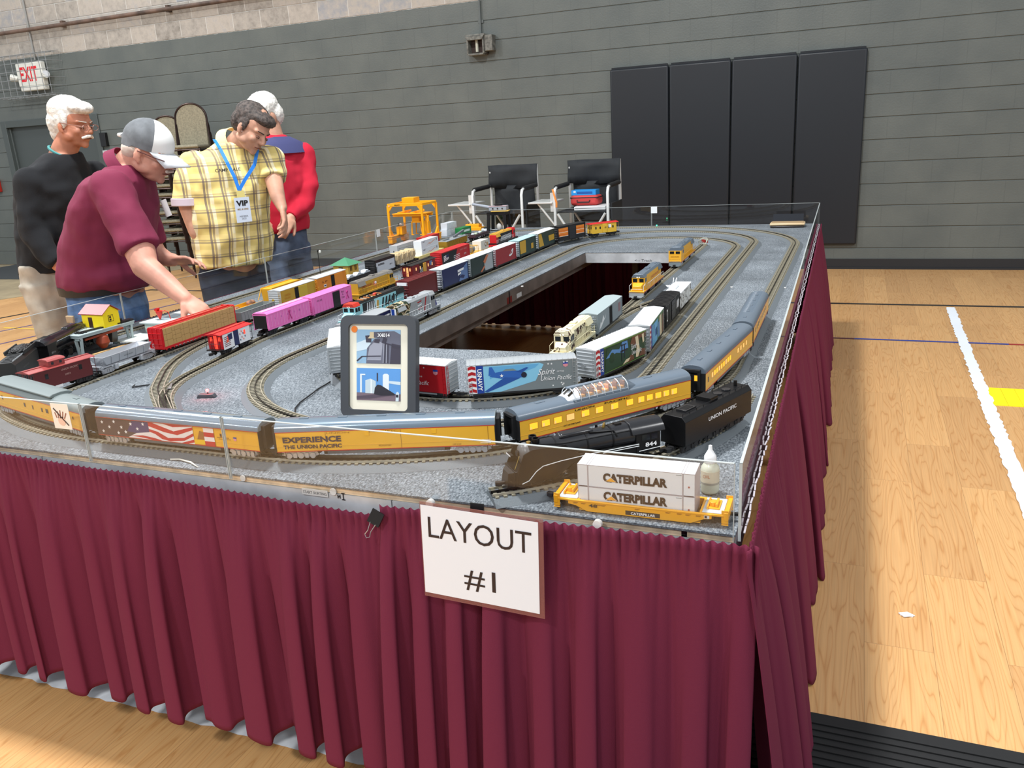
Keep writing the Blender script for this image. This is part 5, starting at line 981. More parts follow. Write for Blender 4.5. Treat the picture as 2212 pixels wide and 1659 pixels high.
# flatcar with white box load
r=stock('yellow depressed flatcar carrying white crate and grey reel','railcar',.29,None,'flatcar');q=MB();q.box(-.145,.145,-.029,.029,.016,.024,YEL);
for x in(-.145,-.125,-.06,-.04):q.tube([(x,-.026,.024),(x,-.026,.062),(x,.026,.062),(x,.026,.024)],.0016,YEL,6)
for y in(-.026,.026):q.tube([(-.145,y,.062),(-.04,y,.062)],.0016,YEL,6)
q.build('deck_frame',r,.0005);trucks(r,(-.11,.11));couplers(r,.29);put(r,(xD(-4.585),-4.585),(xD(-4.295),-4.295));c_=r.location.copy();a_=r.rotation_euler[2]
q=MB();q.box(0,.115,-.027,.027,.0245,.078,P('crate_white',(226,220,206)));o=q.build('container',None,.001,loc=tuple(c_));o.rotation_euler[2]=a_;tag(o,'small white crate with round brown emblem riding on yellow flatcar','container');q=MB();q.cyl((.07,-.0272,.052),(.07,-.0280,.052),.014,P('emblem_brown',(136,88,50)),16);q.cyl((.07,-.0280,.052),(.07,-.0284,.052),.009,P('crate_white'),16);q.box(.088,.108,-.0278,-.0272,.042,.062,P('emblem_tan',(200,160,110)));q.build('emblem',o)
q=MB();q.lathe([(.005,-.022),(.019,-.022),(.019,-.016),(.014,-.016),(.014,.016),(.019,.016),(.019,.022),(.005,.022)],P('reel_grey',(150,156,158),metal=.5),(-.09,0,.044),18,'x');o=q.build('cable_reel',None,loc=tuple(c_));o.rotation_euler[2]=a_;tag(o,'grey metal reel inside yellow rack on flatcar','reel')
def art_tx(q,hx,hw,z0,z1):[sideart(q,[(-.10+.004*k,z0+.006*k+.004),(.09,z0+.006*k+.006),(.09,z0+.006*k+.009),(-.10+.004*k,z0+.006*k+.007)],PW,hw,.0008)for k in range(5)]
r=diesel('red and black diesel with white speed stripes beyond the yellow flatcar',.37,BLK,BLK,P('gold_roof',(210,160,60)),cab=P('loco_red',(196,28,34)),cabroof=P('loco_red'),nosecol=WHT,art=art_tx,rail=WHT,front=1,pilot=P('loco_red'));q=MB();q.box(-.172,-.135,-.022,.022,.031,.080,P('loco_red'));q.build('rear_hood',r,.001);put(r,(xD(-4.20)-.0,-4.20),(xD(-3.83),-3.83))
# --- E row
r=stock('light grey gondola between red lumber car and old yellow boxcar','railcar',.23,None,'gondola');hx=.112;gg=P('gondola_grey',(138,144,142));q=MB()
q.box(-hx,hx,-.030,.030,.018,.022,gg)
for y in(-.030,.0285):q.box(-hx,hx,y,y+.0015,.022,.052,gg)
for x in(-hx,hx-.0015):q.box(x,x+.0015,-.030,.030,.022,.052,gg)
for k in range(12):q.box(-hx+.004+.0195*k,-hx+.006+.0195*k,-.0315,-.030,.020,.050,gg)
q.box(-hx,hx,-.0318,-.0282,.050,.053,gg);q.box(-hx,hx,.0282,.0318,.050,.053,gg);q.build('gondola_body',r,.0005);trucks(r,(-hx+.034,hx-.034));couplers(r,.224);put(r,(xE(-6.30),-6.305),(xE(-6.085),-6.082))
def art_oy(q,hx,hy,z0,H):pass
r=boxcar('weathered yellow boxcar with open brown door and silver end',.262,P('old_yellow',(190,152,52)),roof=P('roof_pale',(186,192,194)),end=P('roof_pale'),H=.084,ribroof=0,door=P('old_yellow2',(198,170,60)),doorw=.066,dx=.0,open_door=True,art=art_oy);text(r,'UNION\nPACIFIC',(-.082,-.0316,.055),.022,P('print_orange',(200,130,30)),w=.045);put(r,(xE(-6.035),-6.035),(xE(-5.775),-5.775))
r=boxcar('orange boxcar with open door, between yellow boxcar and black flatcar',.255,P('box_orange',(216,132,40)),roof=P('roof_pale'),H=.086,ribroof=0,door=P('door_orange',(220,138,44)),doorw=.070,dx=.02,open_door=True,ladders=P('ladder_yel',(232,180,60)));q=MB();q.box(-.075,-.055,-.0320,-.0312,.040,.052,PW);q.box(-.073,-.057,-.0324,-.0320,.044,.049,DKB);q.build('emblem',r);text(r,'S P',(-.065,-.0316,.064),.009,P('print_brown',(120,60,20)),w=.045);put(r,(xE(-5.755),-5.755),(xE(-5.50),-5.50))
r=stock('black flatcar with low side rails holding toy cars','railcar',.25,None,'flatcar');q=MB();q.box(-.123,.123,-.030,.030,.018,.026,BLK);
for y in(-.030,.0285):q.box(-.123,.123,y,y+.0015,.026,.040,BLK)
q.build('deck_frame',r,.0005);trucks(r,(-.09,.09));couplers(r,.246);put(r,(xE(-5.465),-5.465),(xE(-5.22),-5.22));c_=r.location.copy();a_=r.rotation_euler[2]
for k in range(3):
 q=MB();m_=P('toy_white',(206,216,226));x=-.082+.078*k
 q.prism([(x-.032,.0305),(x+.032,.0305),(x+.032,.040),(x+.018,.042),(x+.012,.049),(x-.012,.049),(x-.020,.042),(x-.032,.040)],'y',-.014,.014,m_)
 for a in(-.02,.02):
  for s in(-1,1):q.cyl((x+a,s*.0125,.0312),(x+a,s*.0148,.0312),.005,BLK,10)
 o=q.build('toy_car',None,.001,loc=tuple(c_));o.rotation_euler[2]=a_;tag(o,['white toy car on the black flatcar, nearest green-roofed shanty','white toy car on the black flatcar, middle one','white toy car on the black flatcar, nearest black boxcar'][k],'toy car','toy cars on the black flatcar')
def art_exp(q,hx,hy,z0,H):sideart(q,[(-hx+.004,z0+.002),(hx-.004,z0+.002),(hx-.004,H-.012),(-hx+.004,H-.012)],P('silver_panel',(196,204,212)),hy,.0005)
r=boxcar('black boxcar with silver side panel and black lettering near the gantry crane',.215,BLK,H=.082,ribroof=0,art=art_exp);text(r,'EXPRESS',(-.05,-.0322,.058),.009,INK,w=.065,bold=.03);text(r,'4011',(.055,-.0322,.044),.007,INK,w=.03);put(r,(xE(-5.195),-5.195),(xE(-5.005),-5.005))
r=stock('tan hopper car with notched upper edge in front of silver trailer','railcar',.25,None,'hopper_car');hx=.118;q=MB();q.loft([[V(-hx+.02,-.022,.022),V(hx-.02,-.022,.022),V(hx-.02,.022,.022),V(-hx+.02,.022,.022)],[V(-hx,-.030,.048),V(hx,-.030,.048),V(hx,.030,.048),V(-hx,.030,.048)],[V(-hx,-.030,.074),V(hx,-.030,.074),V(hx,.030,.074),V(-hx,.030,.074)]],TAN)
for k in range(8):x=-hx+.236*(k+.5)/8;q.box(x-.002,x+.002,-.0325,-.030,.026,.074,TAN);q.box(x-.010,x+.010,-.026,.026,.074,.078+.003*(k%2),TAN)
for k in range(4):x=-hx+.236*(k+.5)/4;q.prism([(x-.02,.048),(x+.02,.048),(x+.012,.070),(x-.012,.070)],'y',-.0335,-.030,P('tan_dark',(180,160,120)))
q.build('hopper_body',r,.0006);trucks(r,(-hx+.03,hx-.03));couplers(r,.236);put(r,(xE(-4.98),-4.98),(xE(-4.735),-4.735))
# stacked white containers on a yellow well car
def well_plain(label,y0,y1,xf,m):
 r=stock(label,'railcar',.3,None,'well_car');L_=y1-y0;hx=L_/2;q=MB();
 for y in(-.030,.026):q.box(-hx,hx,y,y+.004,.012,.028,m)
 q.box(-hx,hx,-.026,.026,.012,.015,m)
 for s in(-1,1):q.box(s*hx-.012,s*hx+.012,-.028,.028,.022,.028,m)
 q.build('well_frame',r,.0006);trucks(r,(-hx-.004,hx+.004));couplers(r,L_+.03);put(r,(xf(y0),y0),(xf(y1),y1));return r
r=well_plain('pale yellow well car under two stacked white containers by yellow crane',-4.70,-4.36,xE,P('pale_yellow',(222,206,130)));c_=r.location.copy();a_=r.rotation_euler[2]
def container(c,a,x0,x1,z0,z1,m,label,name='shipping_container',W_=.048,group=None,ribs=0):
 q=MB();q.box(x0,x1,-W_/2,W_/2,z0,z1,m);fr=m
 for x in(x0,x1):
  for y in(-W_/2,W_/2):q.box(x-.0012,x+.0012,y-.0008,y+.0008,z0,z1,fr)
 for y in(-W_/2,W_/2):
  for z in(z0+.001,z1-.001):q.box(x0,x1,y-.0008,y+.0008,z-.001,z+.001,fr)
 for k in range(ribs):x=x0+(x1-x0)*(k+.5)/ribs;q.box(x-.0006,x+.0006,-W_/2-.0008,W_/2+.0008,z0,z1,fr)
 o=q.build(name,None,.0004,loc=tuple(c));o.rotation_euler[2]=a;return tag(o,label,'container',group)
for k,(z0,z1)in enumerate(((.0155,.0610),(.0612,.1065))):
 o=container(c_,a_,-.115,.115,z0,z1,P('container_white',(222,228,234)),['white container with lightning stripe, lower of two by yellow crane','white container with lightning stripe, upper of two by yellow crane'][k],group='white containers with lightning stripe');q=MB()
 zz_=(z0+z1)/2;pts=[(-.06,zz_-.012),(-.01,zz_+.003),(.0,zz_-.003),(.07,zz_+.012),(.068,zz_+.009),(.0,zz_-.006),(-.012,zz_)]
 q.poly([(a,-.0251,b_)for a,b_ in pts],P('bolt_orange',(226,130,50)));q.box(-.115+.02,-.115+.045,-.0252,-.0248,z1-.010,z1-.007,INK);q.box(.088,.094,-.0252,-.0248,z1-.018,z1-.006,INK);q.build('stripe',o)
r=stock('gold freight car with grey tray top right of the white containers','railcar',.34,None,'gold_car');hx=.165;gd=P('antique_gold',(178,140,48),rough=.35,metal=.4);q=MB();q.box(-hx,hx,-.028,.028,.018,.056,gd)
for k in range(22):x=-hx+.33*(k+.5)/22;q.box(x-.002,x+.002,-.0305,.0305,.020,.054,gd)
q.build('ribbed_body',r,.0006);q=MB();q.box(-hx+.002,hx-.002,-.031,.031,.056,.060,P('tray_grey',(150,156,160)));q.box(-hx+.02,-hx+.10,-.006,.006,.060,.068,GRY);q.beam((.02,0,.066),(.15,-.012,.090),.014,.012,P('boom_grey',(96,100,106)));q.build('top_tray',r,.0008);trucks(r,(-hx+.03,hx-.03));couplers(r,.33);put(r,(xE(-4.31),-4.31),(xE(-3.97),-3.97))
r=stock('dark grey flat wagon with pale load near black stand on the back edge','railcar',.3,None,'flatcar');q=MB();q.box(-.14,.14,-.027,.027,.018,.028,P('plum_dark',(58,34,40)));q.box(-.12,.12,-.024,.024,.028,.036,P('plum_dark'));q.build('deck_frame',r,.0006)
q=MB()
for k in range(7):q.ell((-.10+.033*k,rnd.uniform(-.008,.008),.040),(.013,.012,.007),(P('toy_white'),P('pale_green',(190,210,180)),GRY)[k%3],10)
q.build('load',r);trucks(r,(-.10,.10));couplers(r,.28);put(r,(xE(-3.84),-3.84),(xE(-3.55),-3.55))
# --- F row
r=stock('yellow open hopper with slatted lettered side behind the weathered boxcar','railcar',.3,None,'hopper_car');hx=.15;q=MB();q.loft([[V(-hx+.03,-.022,.018),V(hx-.03,-.022,.018),V(hx-.03,.022,.018),V(-hx+.03,.022,.018)],[V(-hx+.028,-.028,.074),V(hx-.028,-.028,.074),V(hx-.028,.028,.074),V(-hx+.028,.028,.074)]],YEL)
q.beam((-hx,-.026,.030),(-hx+.03,-.026,.076),.003,.003,YEL);q.beam((-hx,.026,.030),(-hx+.03,.026,.076),.003,.003,YEL);q.box(-hx+.028,hx-.028,-.029,-.027,.070,.078,YEL);q.box(-hx+.028,hx-.028,.027,.029,.070,.078,YEL)
q.build('hopper_body',r,.0006);text(r,'UNION PACIFIC',(0,-.0286,.063),.006,INK,w=.12);trucks(r,(-hx+.03,hx-.03));couplers(r,.3);put(r,(xF(-5.97),-5.97),(xF(-5.66),-5.66))
r=stock('low yellow flatcar with brown cactus-like rocks behind grey gondola','railcar',.28,None,'flatcar');q=MB();q.box(-.14,.14,-.030,.030,.018,.024,YEL);q.box(-.14,.14,-.031,-.029,.018,.040,YEL);q.box(-.14,.14,.029,.031,.018,.040,YEL);q.build('deck_frame',r,.0006);trucks(r,(-.10,.10));couplers(r,.28);put(r,(xF(-6.29),-6.29),(xF(-6.01),-6.01));c_=r.location.copy();a_=r.rotation_euler[2]
for k,(x,y,s)in enumerate(((-.08,0,1.0),(-.045,.004,.8),(-.01,-.004,.9),(.095,.0,1.25))):
 q=MB();q.ell((x,y,.024+.011*s),(.019*s,.014*s,.011*s),M('scrap_brown',(132,92,66),rough=.7,vary=.3,vscale=60),14);q.ell((x+.01,y+.004,.024+.010*s),(.011*s,.010*s,.010*s),M('scrap_brown'),10);o=q.build('scrap_bundle',None,loc=tuple(c_));o.rotation_euler[2]=a_
 tag(o,['brown lump on low yellow flatcar, nearest the maroon shirt','brown lump on low yellow flatcar, second from near end','brown lump on low yellow flatcar, third from near end','large brown round lump on low yellow flatcar beside weathered boxcar'][k],'load','brown lumps on the low yellow flatcar')
r=well_plain('dark flatcar under the big silver trailer near the gantry crane',-4.70,-4.42,xF,BLK);c_=r.location.copy();a_=r.rotation_euler[2]
o=container(c_,a_,-.135,.135,.028,.088,P('trailer_silver',(200,204,208),metal=.3,rough=.3),'silver ribbed trailer box on flatcar in front of the yellow crane','trailer_box',ribs=9);q=MB();q.box(-.1368,-.1352,-.004,.001,.052,.060,INK)
for k in range(4):q.beam((-.12,-.0255,.040+.010*k),(.125,-.0255,.034+.010*k),.0012,.0008,P('groove_grey',(110,114,118)),up=(0,1,0))
q.build('ribs',o)
r=well_plain('dark flatcar under the red box beside stacked white containers',-4.34,-4.08,xF,BLK);c_=r.location.copy();a_=r.rotation_euler[2]
container(c_,a_,-.12,.12,.028,.086,P('box_red',(186,30,36)),'red container mostly hidden behind the upper white container',ribs=10)
# ---------------------------------------------------------------- yellow passenger train on the outer oval
stripe_r=P('stripe_red',(176,44,30));lit=M('lit_window',(255,170,40),emit=1.1);lit2=M('lit_window_soft',(246,190,110),emit=.55);dkw=M('dark_window',(70,62,52),rough=.15);DIA=P('diaphragm_black',(16,16,18),rough=.6)
PYEL=P('passenger_yellow',(230,174,50),rough=.3)
def coach(label,L_,windows=(),sidem=None,dome=False,art=None,far=False,litend=False,roofc=None,name='passenger_coach',W_=.064):
 r=stock(label,'passenger car',L_,'yellow passenger cars of the outer oval train',name);hx,hy=L_/2,W_/2;z0,z1,z2=.020,.066,.086;rf=roofc or ROOFG;sidem=sidem or PYEL
 q=MB();q.box(-hx,hx,-hy,hy,z0,z1,sidem)
 for s in(-1,1):
  y=s*hy;q.box(-hx,hx,y-.0006,y+.0006,z0,z0+.0022,stripe_r);q.box(-hx,hx,y-.0006,y+.0006,z1-.0016,z1,stripe_r);q.box(-hx,hx,y-.0008,y+.0008,z0+.012,z0+.0126,sidem)
 if art:art(q,hx,hy,z0,z1)
 q.build('body',r,.0004)
 q=MB();prof=[]
 for k in range(13):
  t=PI*k/12;prof.append((-hy*math.cos(t)*1.006,z1+(z2-z1)*math.sin(t)**.75))
 q.prism([(a,b_)for a,b_ in prof],'x',-hx,hx,rf)
 if not dome:
  for k in range(5):q.box(-hx*.8+k*hx*.36,-hx*.8+k*hx*.36+.02,-.004,.004,z2-.0005,z2+.0012,rf)
 else:
  for x in(-hx*.7,hx*.55):q.box(x-.012,x+.012,-.004,.004,z2-.0005,z2+.0008,rf)
 q.build('roof',r,smooth=50)
 q=MB();ux=M('under_dark',(52,46,42),rough=.6)
 q.box(-hx+.10,hx-.10,-.024,.024,.010,z0,ux)
 for s in(-1,1):q.box(-hx+.11,hx-.11,s*hy*.96-.0006,s*hy*.96+.0006,.013,z0,M('skirt_grey',(86,92,96)))
 q.build('underbody',r,.001)
 for x,w_,h_,zc,m in windows:
  q=MB();q.box(x-w_/2-.0012,x+w_/2+.0012,-hy-.0004,-hy+.0002,zc-h_/2-.0012,zc+h_/2+.0012,P('window_frame',(196,140,44)));q.box(x-w_/2,x+w_/2,-hy-.0008,-hy,zc-h_/2,zc+h_/2,m)
  if m is lit:q.box(x-w_/2+.001,x-w_/2+.004+.003*rnd.random(),-hy-.0010,-hy-.0004,zc-h_/2,zc-h_/2+h_*(.3+.5*rnd.random()),lit2)
  q.build('window',r)
  # black rubber diaphragm at each end
 for s in(-1,1):
  q=MB();q.box(s*hx-.0012,s*hx+.0012,-hy,hy,z0,z1,DIA);pr=[(a*.98,b_)for a,b_ in prof];q.prism(pr,'x',s*hx-.0012,s*hx+.0012,GRY if s>0 else rf)
  a,b_=s*hx,s*(hx+.010)
  for y in(-.020,.014):q.box(min(a,b_),max(a,b_),y,y+.006,z0+.004,z1+.006,DIA)
  q.box(min(a,b_),max(a,b_),-.020,.020,z1+.004,z1+.010,DIA)
  if litend and s<0:q.box(-hx-.002,-hx-.0012,-.012,-.004,.046,.060,lit)
  q.build('diaphragm',r,.0004)
 for x in(-hx+.050,hx-.050):
  t=link('truck',TRP,r,loc=(x,0,0))
  for i in range(3):link('wheelset',WHM,t,loc=(-.026+.026*i,0,0))
 q=MB()
 for s in(-1,1):
  for y in(-hy+.001,hy-.001):q.tube([(s*(hx-.008),y,z0),(s*(hx-.008),y,.008),(s*(hx-.018),y,.008),(s*(hx-.018),y,z0)],.0008,ux,5);
 q.build('step_frame',r);couplers(r,L_);return r
q=MB()
for s in(-1,1):
 y=s*.0245
 q.prism([(-.040,.011),(-.036,.018),(.036,.018),(.040,.011),(.030,.007),(-.030,.007)],'y',y-.002,y+.002,trucks_)
 for x in(-.026,0,.026):q.cyl((x,y,.010),(x,y+s*.0045,.010),.0065,trucks_,10)
 for x in(-.013,.013):q.box(x-.004,x+.004,y-.004,y+.004,.005,.016,trucks_)
TRP=q.mesh('truck')
LC=.475
def art_exp1(q,hx,hy,z0,z1):
 for x in(-.105,.058,.245):q.box(hx-.51+x+.25-.0004,hx-.51+x+.25+.0004,-hy-.0008,-hy,z0+.002,z1-.002,P('seam_brown',(150,104,34)))
 for x in(.03,.175):q.box(-hx+x+.17-.005,-hx+x+.17+.005,-hy-.001,-hy,.052,.062,P('hatch_yellow',(236,178,40)))
 # leftmost coach (weathered roof, round and square windows)
r=coach('yellow coach with round top windows and dull grey roof, leftmost at front',LC,[(-.19,.006,.010,.048,dkw),(-.06,.008,.010,.046,dkw),(-.015,.0055,.010,.046,dkw),(.035,.007,.010,.046,dkw),(.062,.012,.010,.047,dkw),(.09,.0055,.010,.045,dkw),(.195,.004,.006,.050,dkw)],roofc=P('roof_dull',(112,122,122),rough=.5));put(r,(.271,-7.320),(.742,-7.44));text(r,'UNION PACIFIC',(-.09,-.0326,.060),.004,P('print_brown'),w=.05)
q=MB();q.prism([(-.028,.082),(-.030,.087),(-.020,.092),(0,.094),(.020,.092),(.030,.087),(.028,.082)],'x',-.2375,.085,P('roof_dull'));q.build('upper_deck',r,.002)
# flag coach
def art_flagc(q,hx,hy,z0,z1):
 z=lambda t:z0+.0022+(z1-z0-.0038)*t;x=lambda t:-hx+2*hx*t
 sideart(q,[(x(0),z(0)),(x(.36),z(0)),(x(.36),z(1)),(x(0),z(1))],P('canton_dark',(72,54,62)),hy,.0008)
 sideart(q,[(x(.20),z(.35)),(x(.36),z(.2)),(x(.36),z(1)),(x(.24),z(1))],P('canton_blue',(56,50,108)),hy,.0009)
 for a,b_ in((.04,.75),(.04,.22),(.085,.5),(.12,.84),(.14,.2),(.165,.55),(.19,.30),(.23,.80),(.27,.55),(.31,.86)):star(q,x(a),z(b_),.0052,PW,hy,.0011)
 fw=P('flag_white',(232,226,226));fr=P('flag_red',(190,34,44))
 sideart(q,[(x(.20),z(0)),(x(.62),z(0)),(x(.62),z(1)),(x(.345),z(1)),(x(.345),z(.42)),(x(.26),z(.30))],fw,hy,.0010)
 for pts in(((.345,1),(.37,1),(.50,.62),(.62,.96),(.62,.80),(.52,.42),(.44,.52),(.37,.72),(.345,.78)),((.345,.62),(.40,.50),(.46,.20),(.56,.30),(.62,.62),(.62,.46),(.56,.14),(.47,.02),(.42,.10),(.38,.36),(.345,.46)),((.22,.12),(.30,.20),(.38,.10),(.42,0),(.36,0),(.30,.06)),((.54,0),(.62,.26),(.62,.10),(.58,0)),((.62,1),(.50,.86),(.44,1))):sideart(q,[(x(a),z(b_))for a,b_ in pts],fr,hy,.0013)
 sideart(q,[(x(.64),z(.3)),(x(.69),z(.3)),(x(.70),z(.7)),(x(.66),z(.8))],P('brass_bell',(150,96,40)),hy,.0010);sideart(q,[(x(.60),z(.0)),(x(.70),z(.06)),(x(.70),z(.3)),(x(.62),z(.3))],P('bright_gold',(236,190,30)),hy,.0009)
 for k,m in enumerate((fr,fw,fr,fw)):sideart(q,[(x(.685),z(.25*k)),(x(.745),z(.25*k)),(x(.745),z(.25*k+.25)),(x(.685),z(.25*k+.25))],m,hy,.0014)
 shield(q,x(.865),z(.52),.0045,hy);q.box(x(.76),x(.83),-hy-.001,-hy,z(.52),z(.55),P('seam_brown'));q.box(x(.77),x(.84),-hy-.001,-hy,z(.44),z(.46),P('seam_brown'))
r=coach('yellow coach with stars and stripes flag side and shiny steel roof',LC,[(.135,.004,.006,.050,dkw)],art=art_flagc,roofc=P('roof_shiny',(126,142,156),rough=.18,metal=.5));put(r,(.782,-7.442),(1.257,-7.442))
r=coach('yellow baggage car reading EXPERIENCE THE UNION PACIFIC in the front',LC,[],art=art_exp1,roofc=P('roof_shiny'));put(r,(1.290,-7.438),(1.735,-7.284));navy=P('print_navy',(40,36,62))
text(r,'EXPERIENCE',(-.158,-.0330,.0485),.0125,navy,w=.128,bold=.04);text(r,'THE UNION PACIFIC',(-.158,-.0330,.0325),.0085,navy,w=.128,bold=.03)
text(r,'UNION',(-.10,-.0330,.0615),.0032,P('seam_brown'),w=.05);text(r,'PACIFIC',(.0,-.0330,.0615),.0032,P('seam_brown'),w=.065);text(r,'PROMONTORY',(.0,-.0330,.029),.0035,P('print_brown'),w=.028);text(r,'UPP 5769',(.155,-.0330,.026),.003,P('print_brown'),w=.018)
q=MB();q.tube([(.205,-.0335,.034),(.228,-.0335,.034)],.0006,WHT,5);q.tube([(.205,-.0335,.027),(.228,-.0335,.027)],.0006,WHT,5);q.build('grab_iron',r)
wins=[(-.200+.0345*k,.020,.0135,.050,lit)for k in range(5)]+[(-.012+.048*k,.021,.0145,.050,lit)for k in range(3)]+[(.118+.0185*1.15*k,.0155,.0135,.050,lit)for k in range(5)]
wins=[(-.203,.020,.0135,.048,lit),(-.172,.0195,.0135,.048,lit),(-.141,.0195,.0135,.048,lit),(-.108,.0195,.0135,.048,lit2),(-.068,.020,.0135,.048,lit),(-.030,.020,.0135,.048,lit),(.012,.020,.0135,.048,lit),(.055,.018,.0135,.048,lit),(.088,.017,.0135,.048,lit),(.113,.017,.0135,.048,lit),(.138,.017,.0135,.048,lit),(.162,.017,.0135,.048,lit),(.186,.017,.0135,.048,lit)]
r=coach('yellow dome coach with lit windows and glazed roof dome',LC,wins,dome=True,name='dome_coach',litend=False);put(r,(1.766,-7.262),(2.061,-6.889));text(r,'UNION',(-.070,-.0330,.0605),.0042,INK,w=.052,bold=.02);text(r,'PACIFIC',(.020,-.0330,.0605),.0042,INK,w=.072,bold=.02);text(r,'CITY OF PORTLAND',(-.105,-.0330,.031),.0038,INK,w=.045,bold=.02);text(r,'UPP 7001',(.14,-.0330,.031),.003,INK,w=.018)
q=MB() # dome: solid ends, frame hoops, seats inside, glass
def hoop(x,s=1.0,w_=.0022):return[(x,-.0285*s*math.cos(PI*k/10),.078+.026*s*math.sin(PI*k/10)**.8)for k in range(11)]
for x in[-.090+.1*0]+[-.075+.0215*k for k in range(7)]:q.tube(hoop(x),.0011,M('dome_frame',(226,230,232),rough=.25,metal=.4),6)
q.box(-.095,.058,-.006,.006,.1025,.1055,P('dome_roof',(110,122,134)));q.prism([(-.029,.074),(.029,.074),(.029,.082),(-.029,.082)],'x',-.095,.058,P('dome_roof'));q.build('dome_frame',r)
q=MB()
for s_,x0,x1 in((1,.055,.082),(-1,-.078,-.108)):
 a=[(x0,y,z)for _,y,z in hoop(0)];b_=[(x1,y*.8,.080+(z-.078)*.15)for _,y,z in hoop(0)]
 q.loft([[V(*p)for p in a],[V(*p)for p in b_]]if s_>0 else[[V(*p)for p in b_],[V(*p)for p in a]],ROOFG if s_>0 else M('dome_frame'),True)
for y in(-.009,.009):q.beam((-.085,y-.006,.098),(-.100,y-.006,.088),.010,.0006,dkw,up=(1,0,1))
q.build('dome_end',r)
q=MB();gls=M('dome_glass',(225,232,236),rough=.05,alpha=.16)
pts=hoop(0);q.add([(x,y,z)for x in(-.075,.054)for _,y,z in pts],[(i,i+1,12+i,11+i)for i in range(10)],gls);q.build('dome_glass',r)
q=MB()
for k in range(6):
 for s in(-1,1):
  x=-.064+.0215*k;q.box(x-.006,x+.006,s*.013-.008,s*.013+.008,.082,.087,P('seat_tan',(206,150,84)));q.box(x+.004,x+.0065,s*.013-.008,s*.013+.008,.084,.098,P('seat_brown',(140,84,46)))
q.build('seats',r)
l=bpy.data.lights.new('dome_light','POINT');l.energy=.05;l.color=(1,.75,.45);l.shadow_soft_size=.01;lo=bpy.data.objects.new('dome_light',l);COL.objects.link(lo);lo.parent=r;lo.location=(-.01,0,.0985)
wl=[(-.18+.021*k,.0135,.0125,.048,lit2 if k%3==0 else lit)for k in range(9)]+[(.07+.03*k,.012,.012,.048,lit2)for k in range(4)]+[(-.215,.006,.012,.046,dkw)]
r=coach('yellow coach with lit windows turning the right-hand curve',LC,wl,litend=True);put(r,(2.080,-6.848),(2.137,-6.378))
r=coach('yellow coach with ribbed grey roof, farthest on the right straight',LC,[(-.18+.04*k,.010,.012,.048,dkw)for k in range(9)]);q=MB()
for k in range(30):
 x=-.10+.0112*k;q.tube([(x,-.031*math.cos(PI*j/8)*.9,.067+.0195*math.sin(PI*j/8)**.75)for j in range(9)],.0009,ROOFG,5)
q.build('roof_ribs',r);put(r,(2.136,-6.350),(2.132,-5.875))
# ---------------------------------------------------------------- steam engines
LB_=P('loco_black',(14,14,16),rough=.38,spec=.3);LBM=P('loco_satin',(30,30,33),rough=.22);smk=P('smokebox',(84,86,88),rough=.35)
def drivers(r,xs,rad=.020,n=18):
 for x in xs:
  q=MB()
  for s in(-1,1):
   q.lathe([(rad,s*.0145),(rad,s*.0175),(rad*.84,s*.0178),(rad*.84,s*.0165)]if s>0 else[(rad*.84,-.0165),(rad*.84,-.0178),(rad,-.0175),(rad,-.0145)],LBM,(0,0,rad),n,'y')
   for k in range(10):
    t=2*PI*k/10;q.beam((0,s*.0165,rad),(rad*.86*math.cos(t),s*.0165,rad+rad*.86*math.sin(t)),.0018,.0018,LBM,up=(0,1,0))
  q.cyl((0,-.016,rad),(0,.016,rad),.0028,LBM,8);q.build('driving_wheel',r,loc=(x,0,0))
def boiler(q,x0,x1,r0,r1,zc,m,n=24):q.lathe([(r0,x0),(r1,x1)],m,(0,0,zc),n,'x')
# front engine, its nose toward the local -x end
r=stock('black steam engine numbered 844 with tall smoke deflectors at front right','locomotive',.34,None,'steam_locomotive');ZC=.062
q=MB();boiler(q,-.130,.095,.0225,.0255,ZC,LBM);q.lathe([(.023,-.075),(.0236,-.075),(.0236,-.072),(.023,-.072)],LB_,(0,0,ZC),24,'x');q.lathe([(.024,-.01),(.0252,-.01),(.0252,-.007),(.024,-.007)],LB_,(0,0,ZC),24,'x');q.lathe([(.0248,.045),(.0262,.045),(.0262,.048),(.0248,.048)],LB_,(0,0,ZC),24,'x')
q.build('boiler',r,smooth=50)
q=MB();q.lathe([(.004,-.146),(.018,-.142),(.0225,-.134),(.0225,-.118)],smk,(0,0,ZC),24,'x');q.cyl((-.150,0,ZC+.004),(-.146,0,ZC+.004),.006,LB_,14)
for y in(-.0065,.0065):q.lathe([(.0068,0),(.0078,.006),(.0078,.012),(.0058,.012),(.0058,.004)],LB_,(-.112,y*1.2,ZC+.019),14)
q.cyl((-.126,-.006,ZC+.022),(-.126,-.006,ZC+.026),.0045,M('brass',(190,160,90),rough=.3,metal=.8),10);q.build('smokebox',r,smooth=50)
q=MB()
q.prism([(-.055,0),(.022,0),(.018,.009),(-.050,.009)],'y',-.0115,.0115,LBM);q.v=[v+V(-.01,0,ZC+.0195)for v in q.v];q.build('sand_dome',r,.003)
q=MB()
for a in(0,1,2):q.cyl((.035+.003*a,-.004+.004*a,ZC+.024),(.035+.003*a,-.004+.004*a,ZC+.031),.0022,M('brass'),8)
q.cyl((.032,-.006,ZC+.027),(.042,.006,ZC+.027),.0016,M('brass'),8);q.build('safety_valve',r)
q=MB() # piping and small hatches on the boiler
for s in(-1,1):q.tube([(-.118,s*.012,ZC+.020),(-.06,s*.020,ZC+.014),(.09,s*.022,ZC+.015)],.0011,LB_,6)
